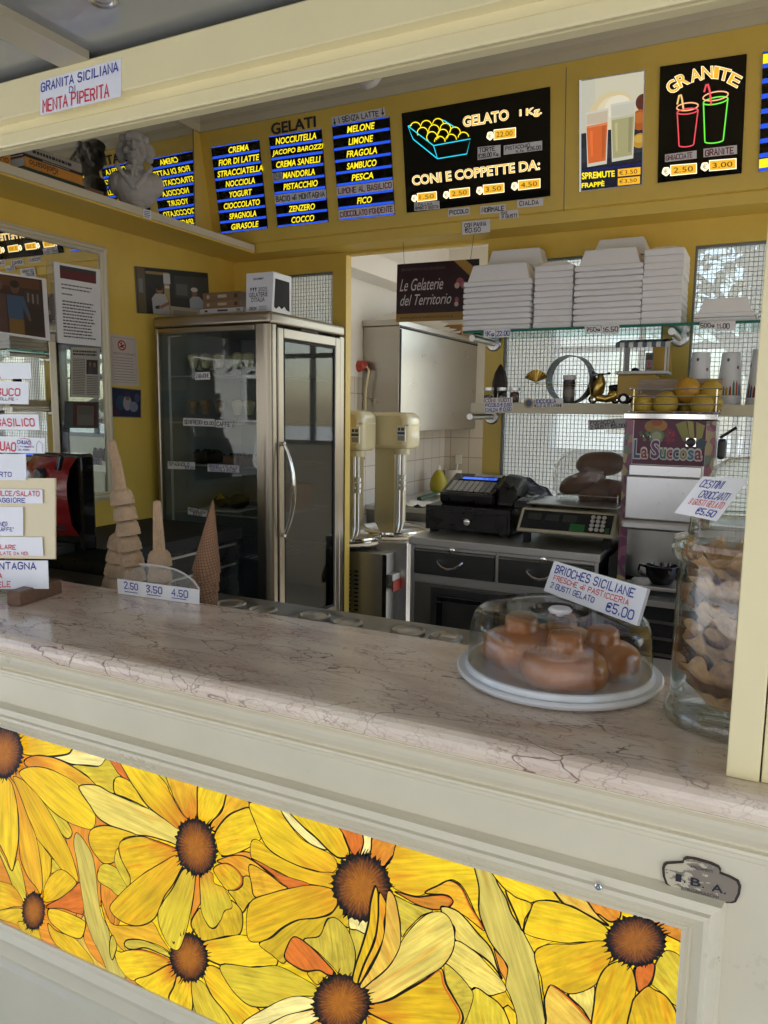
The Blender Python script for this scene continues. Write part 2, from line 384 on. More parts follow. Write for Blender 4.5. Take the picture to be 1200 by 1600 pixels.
pave = mat('pavement', (.34, .335, .33), .8, noise=.3, nscale=3, bump=.2, bscale=40)
MB().bx(-60, 60, -60, 60, -.3, 0).build('ground', pave); tag(bpy.data.objects['ground'], 'grey paved ground around the kiosk', 'ground', kind='structure')
asph = mat('asphalt', (.06, .06, .062), .85, noise=.3, nscale=5, bump=.3, bscale=60)
MB().bx(-60, 60, -16, -7, .004, .012).build('road', asph); tag(bpy.data.objects['road'], 'dark asphalt road across from the kiosk', 'road', kind='structure')
MB().bx(-60, 60, -7.0, -6.8, .0, .12).build('kerb', pave, bevel=.02); tag(bpy.data.objects['kerb'], 'stone kerb along the asphalt road', 'kerb', kind='structure')

K = thing('gelato_kiosk', 'yellow painted gelato kiosk with cream beam and sign fascia above its counter', 'kiosk')
MB().bx(LX - .12, LX, .98, 6.0, 0, CZ).build('side_wall', 'wall', K)
MB().bx(LX, 1.6, 1.35, BY, .004, .05).build('floor', mat('floor tile', (.34, .29, .25), .4, noise=.2), K)
# back wall with door opening and three wired windows
OPN = (-1.843, -1.14); WT = .048
WINS = [(-2.191, -1.917, 1.70, 2.205), (-1.058, -.405, 1.10, 2.187), (-.305, .42, 1.00, 2.19)]
w = MB(); zt = 2.60
def wallpiece(x0, x1, z0, z1): w.bx(x0, x1, BY, BY + WT, z0, z1)
wallpiece(LX, 1.6, 2.275, CZ)
xs = [LX, -2.191, -1.917, OPN[0]]
wallpiece(LX, -2.191, .05, 2.275); wallpiece(-2.191, -1.917, .05, 1.70); wallpiece(-2.191, -1.917, 2.205, 2.275); wallpiece(-1.917, OPN[0], .05, 2.275)
wallpiece(OPN[1], -1.058, .05, 2.275); wallpiece(-1.058, -.405, .05, 1.10); wallpiece(-1.058, -.405, 2.187, 2.275); wallpiece(-.405, -.305, .05, 2.275)
wallpiece(-.305, .42, .05, 1.0); wallpiece(-.305, .42, 2.19, 2.275); wallpiece(.42, 1.6, .05, 2.275)
w.build('back_wall', 'wall', K)
for i, (x0, x1, z0, z1) in enumerate(WINS):
    f = MB(); b = .008
    for a in ((x0, x0 + b, z0, z1), (x1 - b, x1, z0, z1), (x0 + b, x1 - b, z0, z0 + b), (x0 + b, x1 - b, z1 - b, z1)): f.bx(a[0], a[1], BY + .010, BY + .044, a[2], a[3])
    wf = f.build('window', 'wire', K)
    MB().bx(x0 + b, x1 - b, BY + .030, BY + .034, z0 + b, z1 - b).build('pane', 'wireglass', wf)
    g = MB(); p = .0158
    for k in range(1, int((x1 - x0) / p)): g.bx(x0 + k * p - .001, x0 + k * p + .001, BY + .022, BY + .024, z0 + b, z1 - b)
    for k in range(1, int((z1 - z0) / .0175)): g.bx(x0 + b, x1 - b, BY + .0243, BY + .0263, z0 + k * .0175 - .001, z0 + k * .0175 + .001)
    g.build('wire_grid', 'wire', wf)
# sign fascia leaning forward, with a bead and lower strip, soffit behind
def fz(z): return FA.y + (FA.z - z) * (.10 / .51)
f = MB(); f.sweepx([(fz(2.86), 2.86), (fz(2.338), 2.338), (fz(2.338) + .006, 2.334), (fz(2.33) + .001, 2.330), (fz(2.29), 2.290), (BY, 2.286)], LX, 1.6)
f.build('fascia', 'wall', K, auto=20)
s = MB(); a = fpt(881, 330); b = fpt(885, 105); s.hexa([b + FN * .0005 + V((-.0015, 0, 0)), b + FN * .0005 + V((.0015, 0, 0)), a + FN * .0005 + V((.0015, 0, 0)), a + FN * .0005 + V((-.0015, 0, 0))][::-1],
    [b - FN * .002, b - FN * .002, a - FN * .002, a - FN * .002][::-1]); s.build('fascia_joint', 'ink_grey', K)
# cornice along the back and the left wall
CP = [(2.99, 2.835), (2.972, 2.835), (2.970, 2.868), (2.962, 2.872), (2.955, 2.876), (2.948, 2.874), (2.944, 2.880), (2.935, 2.892), (2.915, 2.903), (2.905, 2.905), (2.903, 2.912), (2.895, 2.918), (2.885, 2.92), (2.883, 2.930), (2.868, 2.938), (2.850, 2.941), (2.848, CZ)]
c = MB(); c.sweepx(CP, LX, 1.6); c.build('cornice', 'cornice', K, auto=10)
c = MB(); pr = [(LX + (2.99 - y) * .7, z) for y, z in CP]; n = len(pr)
c.add([(x, 1.06, z) for x, z in pr] + [(x, 2.99, z) for x, z in pr], [(i + 1, i, n + i, n + i + 1) for i in range(n - 1)]); c.build('cornice', 'cornice', K, auto=10)
MB().bx(LX - .12, 1.6, 1.07, BY + .1, CZ, CZ + .08).build('ceiling', 'white', K)
# right wall: low wall, window bays to the street
w = MB(); w.bx(1.6, 1.72, .98, BY + .1, 0, 1.05); w.bx(1.6, 1.72, .98, BY + .1, 2.3, CZ)
for y in (.98, 2.05, BY - .05): w.bx(1.6, 1.72, y, y + .15, 1.05, 2.3)
w.build('side_wall', 'wall', K)
# front beam: face band, recess, lower rail, shutter slot, inner rail
b = MB(); b.sweepx([(1.075, 2.125), (.985, 2.125), (.982, 2.122), (.982, 2.064), (.985, 2.062), (1.003, 2.060), (1.003, 2.046), (1.000, 2.044), (1.000, 2.026), (1.003, 2.023), (1.008, 2.023), (1.008, 2.07)], LX - .15, 1.75)
b.build('beam', 'cream', K, auto=15)
MB().bx(LX - .15, 1.75, 1.0085, 1.0135, 2.040, 2.07).build('shutter_slot', 'matteblack', K)
b = MB(); b.sweepx([(1.014, 2.07), (1.014, 2.0225), (1.033, 2.0225), (1.033, 2.95)], LX, 1.75); b.build('beam', 'cream', K, auto=15)
# right pillar
p = MB(); p.bx(-.019, .0185, 1.000, 1.09, 1.1005, 2.022); p.bx(.0205, .30, 1.003, 1.09, 1.1005, 2.022); p.build('pillar', 'cream', K, bevel=.0015)
# canopy soffit: grey lacquer panels between battens
cz = 2.135
sof = mat('grey lacquer soffit', (.25, .26, .255), .2, coat=.35, noise=.12, nscale=1.5, bump=.015, bscale=6)
MB().bx(LX - .3, 1.9, -1.5, 1.06, cz, cz + .05).build('canopy', sof, K)
a0 = px(0, 15, 2, cz - .004); a1 = px(0, 53, 2, cz - .004); xw = 0.5 * (px(0, 15, 2, cz).x + px(118, 108, 2, cz).x)
b = MB(); q0, q1 = px(40, 33, 2, cz - .006), px(40, 71, 2, cz - .006)
for k in range(-1, 3): b.bx(min(q0.x, q1.x) + k * .9, max(q0.x, q1.x) + k * .9, -1.49, .981, cz - .014, cz + .002)
b.build('batten', mat('grey beige batten', (.40, .36, .26), .35), K)
sp = px(160, -2, 2, cz); l = MB(); T = Matrix.Translation((sp.x, sp.y, cz - .012)); l.lathe([(.021, .013), (.021, .009), (.019, .007), (.015, .008), (.013, .0105), (.001, .0108)], 28, 0, T); l.build('recessed_lamp', 'steel', K)

# back room behind the opening
R0 = thing('back_room', 'white back room with tiled walls seen through the opening behind the counter', 'room')
BX, FY, RZc = -2.25, 5.5, 2.75
def tilemat():
    m = mat('white wall tile', (.72, .66, .60), .25); nt = m.node_tree; b = nt.nodes['Principled BSDF']
    tc = nt.nodes.new('ShaderNodeTexCoord'); br = nt.nodes.new('ShaderNodeTexBrick'); br.offset = 0; br.inputs['Scale'].default_value = 1
    br.inputs['Brick Width'].default_value = .15; br.inputs['Row Height'].default_value = .15; br.inputs['Mortar Size'].default_value = .003
    br.inputs['Color1'].default_value = (.70, .64, .57, 1); br.inputs['Color2'].default_value = (.66, .61, .55, 1); br.inputs['Mortar'].default_value = (.38, .34, .30, 1)
    sx = nt.nodes.new('ShaderNodeSeparateXYZ'); cb = nt.nodes.new('ShaderNodeCombineXYZ'); ad = nt.nodes.new('ShaderNodeMath')
    nt.links.new(tc.outputs['Object'], sx.inputs[0]); nt.links.new(sx.outputs[0], ad.inputs[0]); nt.links.new(sx.outputs[1], ad.inputs[1]); nt.links.new(ad.outputs[0], cb.inputs[0]); nt.links.new(sx.outputs[2], cb.inputs[1])
    nt.links.new(cb.outputs[0], br.inputs[0]); nt.links.new(br.outputs[0], b.inputs['Base Color']); return m
M['tile'] = tilemat()
w = MB(); w.bx(BX - .1, BX, BY + WT + .001, FY, 0, 1.75); w.bx(BX - .1, -1.45, FY, FY + .1, 0, 1.55); w.build('tiled_wall', 'tile', R0)
w = MB(); w.bx(BX - .1, BX, BY + WT + .001, FY, 1.75, RZc)
w.bx(BX - .1, -1.45, FY, FY + .1, 1.55, RZc); w.bx(-1.45, 2.0, FY, FY + .1, 0, 1.25); w.bx(-1.45, 2.0, FY, FY + .1, 2.66, RZc); w.bx(.42, .62, FY, FY + .1, 1.25, 2.66); w.bx(1.9, 2.0, FY, FY + .1, 1.25, 2.66)
w.bx(BX, BX + .16, BY + WT + .001, FY, 2.32, 2.44)
w.build('white_wall', 'white', R0)
MB().bx(BX - .1, 2.0, BY + WT + .001, FY + .1, RZc, RZc + .08).build('ceiling', 'white', R0)
MB().bx(BX - .1, 2.0, BY + WT + .001, FY + .1, .004, .03).build('floor', mat('room floor', (.62, .58, .52), .4, noise=.1), R0)
for (x0, x1) in ((-1.45, .42), (.62, 1.9)):
    f = MB(); n = 3
    for i in range(n + 1): xx = x0 + (x1 - x0) * i / n; f.bx(xx - .02, xx + .02, FY + .03, FY + .07, 1.25, 2.66)
    for z in (1.27, 2.0, 2.64): f.bx(x0, x1, FY + .035, FY + .065, z - .02, z + .02)
    wf = f.build('window', 'grey', R0)
    MB().bx(x0, x1, FY + .045, FY + .05, 1.26, 2.65).build('pane', 'glass', wf)

# ============================================================ COUNTER
def marble():
    m = mat('pink veined marble', (.5, .42, .38), .16, coat=.15); nt = m.node_tree; b = nt.nodes['Principled BSDF']; L = nt.links.new
    tc = nt.nodes.new('ShaderNodeTexCoord'); mp = nt.nodes.new('ShaderNodeMapping'); mp.inputs['Scale'].default_value = (.62, 1.7, 1.1); mp.inputs['Rotation'].default_value = (.2, .15, -.35); L(tc.outputs['Object'], mp.inputs[0])
    def N(t, **k):
        n = nt.nodes.new(t)
        for a, v in k.items(): setattr(n, a, v)
        return n
    def noise(sc, det=6, d=0):
        n = N('ShaderNodeTexNoise'); n.inputs['Scale'].default_value = sc; n.inputs['Detail'].default_value = det; n.inputs['Distortion'].default_value = d; L(mp.outputs[0], n.inputs[0]); return n
    cl = noise(7, 8, .6); r = N('ShaderNodeValToRGB'); e = r.color_ramp.elements
    e[0].position = .3; e[0].color = (.58, .44, .35, 1); e[1].position = .72; e[1].color = (.84, .73, .59, 1); k = r.color_ramp.elements.new(.5); k.color = (.74, .62, .51, 1); L(cl.outputs[0], r.inputs[0])
    last = r.outputs[0]
    for (sc, wd, st, colr, dist, gate) in ((8, .017, .95, (.12, .05, .045, 1), .42, .40), (17, .026, .7, (.20, .085, .075, 1), .22, .42), (40, .040, .5, (.27, .14, .115, 1), .09, .40)):
        wn_ = noise(sc * .5, 5); vm = N('ShaderNodeVectorMath', operation='MULTIPLY_ADD'); L(wn_.outputs['Color'], vm.inputs[0]); vm.inputs[1].default_value = (dist,) * 3; L(mp.outputs[0], vm.inputs[2])
        v = N('ShaderNodeTexVoronoi', feature='DISTANCE_TO_EDGE'); v.inputs['Scale'].default_value = sc; L(vm.outputs[0], v.inputs['Vector'])
        g = noise(sc * .35 + 2, 3); mr = N('ShaderNodeMapRange'); mr.inputs[1].default_value = 0; mr.inputs[2].default_value = wd; mr.inputs[3].default_value = 1; mr.inputs[4].default_value = 0; L(v.outputs[0], mr.inputs[0])
        mg = N('ShaderNodeMapRange'); mg.inputs[1].default_value = gate; mg.inputs[2].default_value = gate + .16; mg.inputs[3].default_value = .08; mg.inputs[4].default_value = st; L(g.outputs[0], mg.inputs[0])
        mu = N('ShaderNodeMath', operation='MULTIPLY'); L(mr.outputs[0], mu.inputs[0]); L(mg.outputs[0], mu.inputs[1])
        mx = N('ShaderNodeMix', data_type='RGBA'); L(mu.outputs[0], mx.inputs[0]); L(last, mx.inputs[6]); mx.inputs[7].default_value = colr; last = mx.outputs[2]
    pk = noise(3.2, 4, 1.2); mr = N('ShaderNodeMapRange'); mr.inputs[1].default_value = .56; mr.inputs[2].default_value = .70; mr.inputs[3].default_value = 0; mr.inputs[4].default_value = .45; L(pk.outputs[0], mr.inputs[0])
    mx = N('ShaderNodeMix', data_type='RGBA', blend_type='MULTIPLY'); L(mr.outputs[0], mx.inputs[0]); L(last, mx.inputs[6]); mx.inputs[7].default_value = (.80, .62, .55, 1)
    L(mx.outputs[2], b.inputs['Base Color'])
    n2 = noise(9, 4); r2 = N('ShaderNodeMapRange'); r2.inputs[3].default_value = .1; r2.inputs[4].default_value = .26; L(n2.outputs[0], r2.inputs[0]); L(r2.outputs[0], b.inputs['Roughness']); return m
M['marble'] = marble()
CT = thing('service_counter', 'ivory panelled service counter with moulded edge under a thick pink veined marble slab', 'counter')
prof = [(1.355, 1.062), (1.355, 1.096), (1.351, 1.10), (1.0, 1.10)]
for k in range(9): a = math.pi / 2 + math.pi * k / 8; prof.append((.978 + .021 * math.cos(a), 1.0795 + .0205 * math.sin(a)))
prof += [(.99, 1.059), (1.355, 1.059)]
CX0, CX1 = LX + .001, 1.7
m_ = MB(); m_.sweepx(prof, CX0, CX1); n = len(prof); m_.build('marble_top', 'marble', CT, auto=25)
FYc = 1.0                                                  # plane of the ivory front
z = [1.058, 1.052, 1.050, 1.048, 1.030, 1.020, 1.012, 1.010, 1.004, 1.002, .998, .996]
pr = [(1.02, 1.0585), (.986, 1.0585), (.985, 1.053), (.986, 1.051), (.983, 1.047), (.984, 1.040), (.988, 1.030), (.994, 1.022), (.998, 1.016), (.9985, 1.013), (.993, 1.011), (.992, 1.007), (.994, 1.004), (.994, .999), (.996, .997), (.9995, .9955), (1.0, .994), (1.0, .34), (.996, .338), (.985, .33), (.985, .10), (1.03, .10)]
m_ = MB(); m_.sweepx(pr, CX0, CX1); m_.build('front_panel', 'counter', CT, auto=12)
MB().bx(CX0, CX1, 1.03, 1.34, .01, 1.055).build('body', 'counter', CT)
MB().bx(CX0, CX1, 1.01, 1.03, .01, .10).build('plinth', 'grey', CT)
# inner steel worktop with round gelato wells behind the marble
ST = thing('gelato_well_counter', 'low brushed steel worktop with round lidded gelato wells behind the marble ledge', 'worktop')
MB().bx(CX0, .9, 1.36, 1.90, .10, .948).build('cabinet', 'steelh', ST)
MB().bx(CX0, .9, 1.357, 1.91,   .9485, .957).build('worktop', 'steeldark', ST, bevel=.002)

# ============================================================ BACKLIT SUNFLOWER PANEL
EMS = .54
def petalmat():
    m = mat('backlit painted petals', (.01, .01, .01), .12); nt = m.node_tree; b = nt.nodes['Principled BSDF']; L = nt.links.new
    def N(t, **k):
        n = nt.nodes.new(t)
        for a, v in k.items(): setattr(n, a, v)
        return n
    c = N('ShaderNodeAttribute', attribute_name='col'); u = N('ShaderNodeAttribute', attribute_name='uvw')
    sp = N('ShaderNodeSeparateXYZ'); L(u.outputs['Vector'], sp.inputs[0])
    def streak(su, sv, off):
        cb = N('ShaderNodeCombineXYZ'); 
        for i, s in ((0, su), (1, sv), (2, 37.7)):
            k = N('ShaderNodeMath', operation='MULTIPLY_ADD'); k.inputs[1].default_value = s; k.inputs[2].default_value = off; L(sp.outputs[i], k.inputs[0]); L(k.outputs[0], cb.inputs[i])
        n = N('ShaderNodeTexNoise'); n.inputs['Scale'].default_value = 1; n.inputs['Detail'].default_value = 5; n.inputs['Roughness'].default_value = .6; n.inputs['Distortion'].default_value = .4; L(cb.outputs[0], n.inputs[0]); return n
    n1 = streak(2.4, 190, 0); n2 = streak(1.6, 85, 5.3); n3 = streak(2.2, 18, 9.1)
    m1 = N('ShaderNodeMapRange'); m1.inputs[1].default_value = .3; m1.inputs[2].default_value = .7; m1.inputs[3].default_value = .66; m1.inputs[4].default_value = 1.2; L(n1.outputs[0], m1.inputs[0])
    m3 = N('ShaderNodeMapRange'); m3.inputs[1].default_value = .3; m3.inputs[2].default_value = .7; m3.inputs[3].default_value = .80; m3.inputs[4].default_value = 1.2; L(n3.outputs[0], m3.inputs[0])
    mm = N('ShaderNodeMath', operation='MULTIPLY'); L(m1.outputs[0], mm.inputs[0]); L(m3.outputs[0], mm.inputs[1])
    x = N('ShaderNodeMix', data_type='RGBA', blend_type='MULTIPLY'); x.inputs[0].default_value = 1; L(c.outputs['Color'], x.inputs[6]); L(mm.outputs[0], x.inputs[7])
    # amber streaks
    ma = N('ShaderNodeMapRange'); ma.inputs[1].default_value = .55; ma.inputs[2].default_value = .75; ma.inputs[3].default_value = 0; ma.inputs[4].default_value = .8; L(n2.outputs[0], ma.inputs[0])
    am = N('ShaderNodeMix', data_type='RGBA', blend_type='MULTIPLY'); L(ma.outputs[0], am.inputs[0]); L(x.outputs[2], am.inputs[6]); am.inputs[7].default_value = (*h((250, 190, 90)), 1)
    # orange base of each petal
    mb = N('ShaderNodeMapRange'); mb.inputs[1].default_value = .55; mb.inputs[2].default_value = -.02; mb.inputs[3].default_value = 0; mb.inputs[4].default_value = 1; L(sp.outputs[0], mb.inputs[0])
    ad = N('ShaderNodeMath', operation='MULTIPLY_ADD'); ad.inputs[1].default_value = 2.2; ad.inputs[2].default_value = -.35; L(n2.outputs[0], ad.inputs[0])
    m2 = N('ShaderNodeMath', operation='MULTIPLY'); L(mb.outputs[0], m2.inputs[0]); L(ad.outputs[0], m2.inputs[1])
    m4 = N('ShaderNodeMath', operation='MULTIPLY', use_clamp=True); L(m2.outputs[0], m4.inputs[0]); L(c.outputs['Alpha'], m4.inputs[1])
    og = N('ShaderNodeMix', data_type='RGBA'); L(m4.outputs[0], og.inputs[0]); L(am.outputs[2], og.inputs[6]); og.inputs[7].default_value = (*h((206, 92, 18)), 1)
    L(og.outputs[2], b.inputs['Emission Color']); b.inputs['Emission Strength'].default_value = EMS * EK; return m
M['petal'] = petalmat()
M['leading'] = mat('black painted leading', (.012, .008, .004), .25)
ZO = {'A': (0, 1100, 3.2), 'B': (150, 1170, 3.72), 'C': (400, 1250, 3.3333), 'D': (700, 1320, 3)}
CY = {'Y': (246, 208, 30), 'G': (230, 188, 24), 'K': (216, 180, 30), 'O': (228, 148, 40), 'P': (238, 216, 104), 'L': (222, 198, 50), 'W': (252, 236, 150), 'A': (240, 184, 36), 'R': (218, 118, 36), 'V': (208, 186, 60), 'S': (210, 192, 92), 'T': (238, 198, 78)}
FC = {1: (12, 1173, 29, 39, .1), 2: (59.4, 1418.8, 17, 28, 0), 3: (313, 1318.5, 30, 43, -.2), 4: (299, 1492, 28, 37, -.2), 5: (569.5, 1382, 43, 50, -.2), 6: (538, 1562, 42, 44, -.15), 7: (995, 1463, 44, 37, .1)}
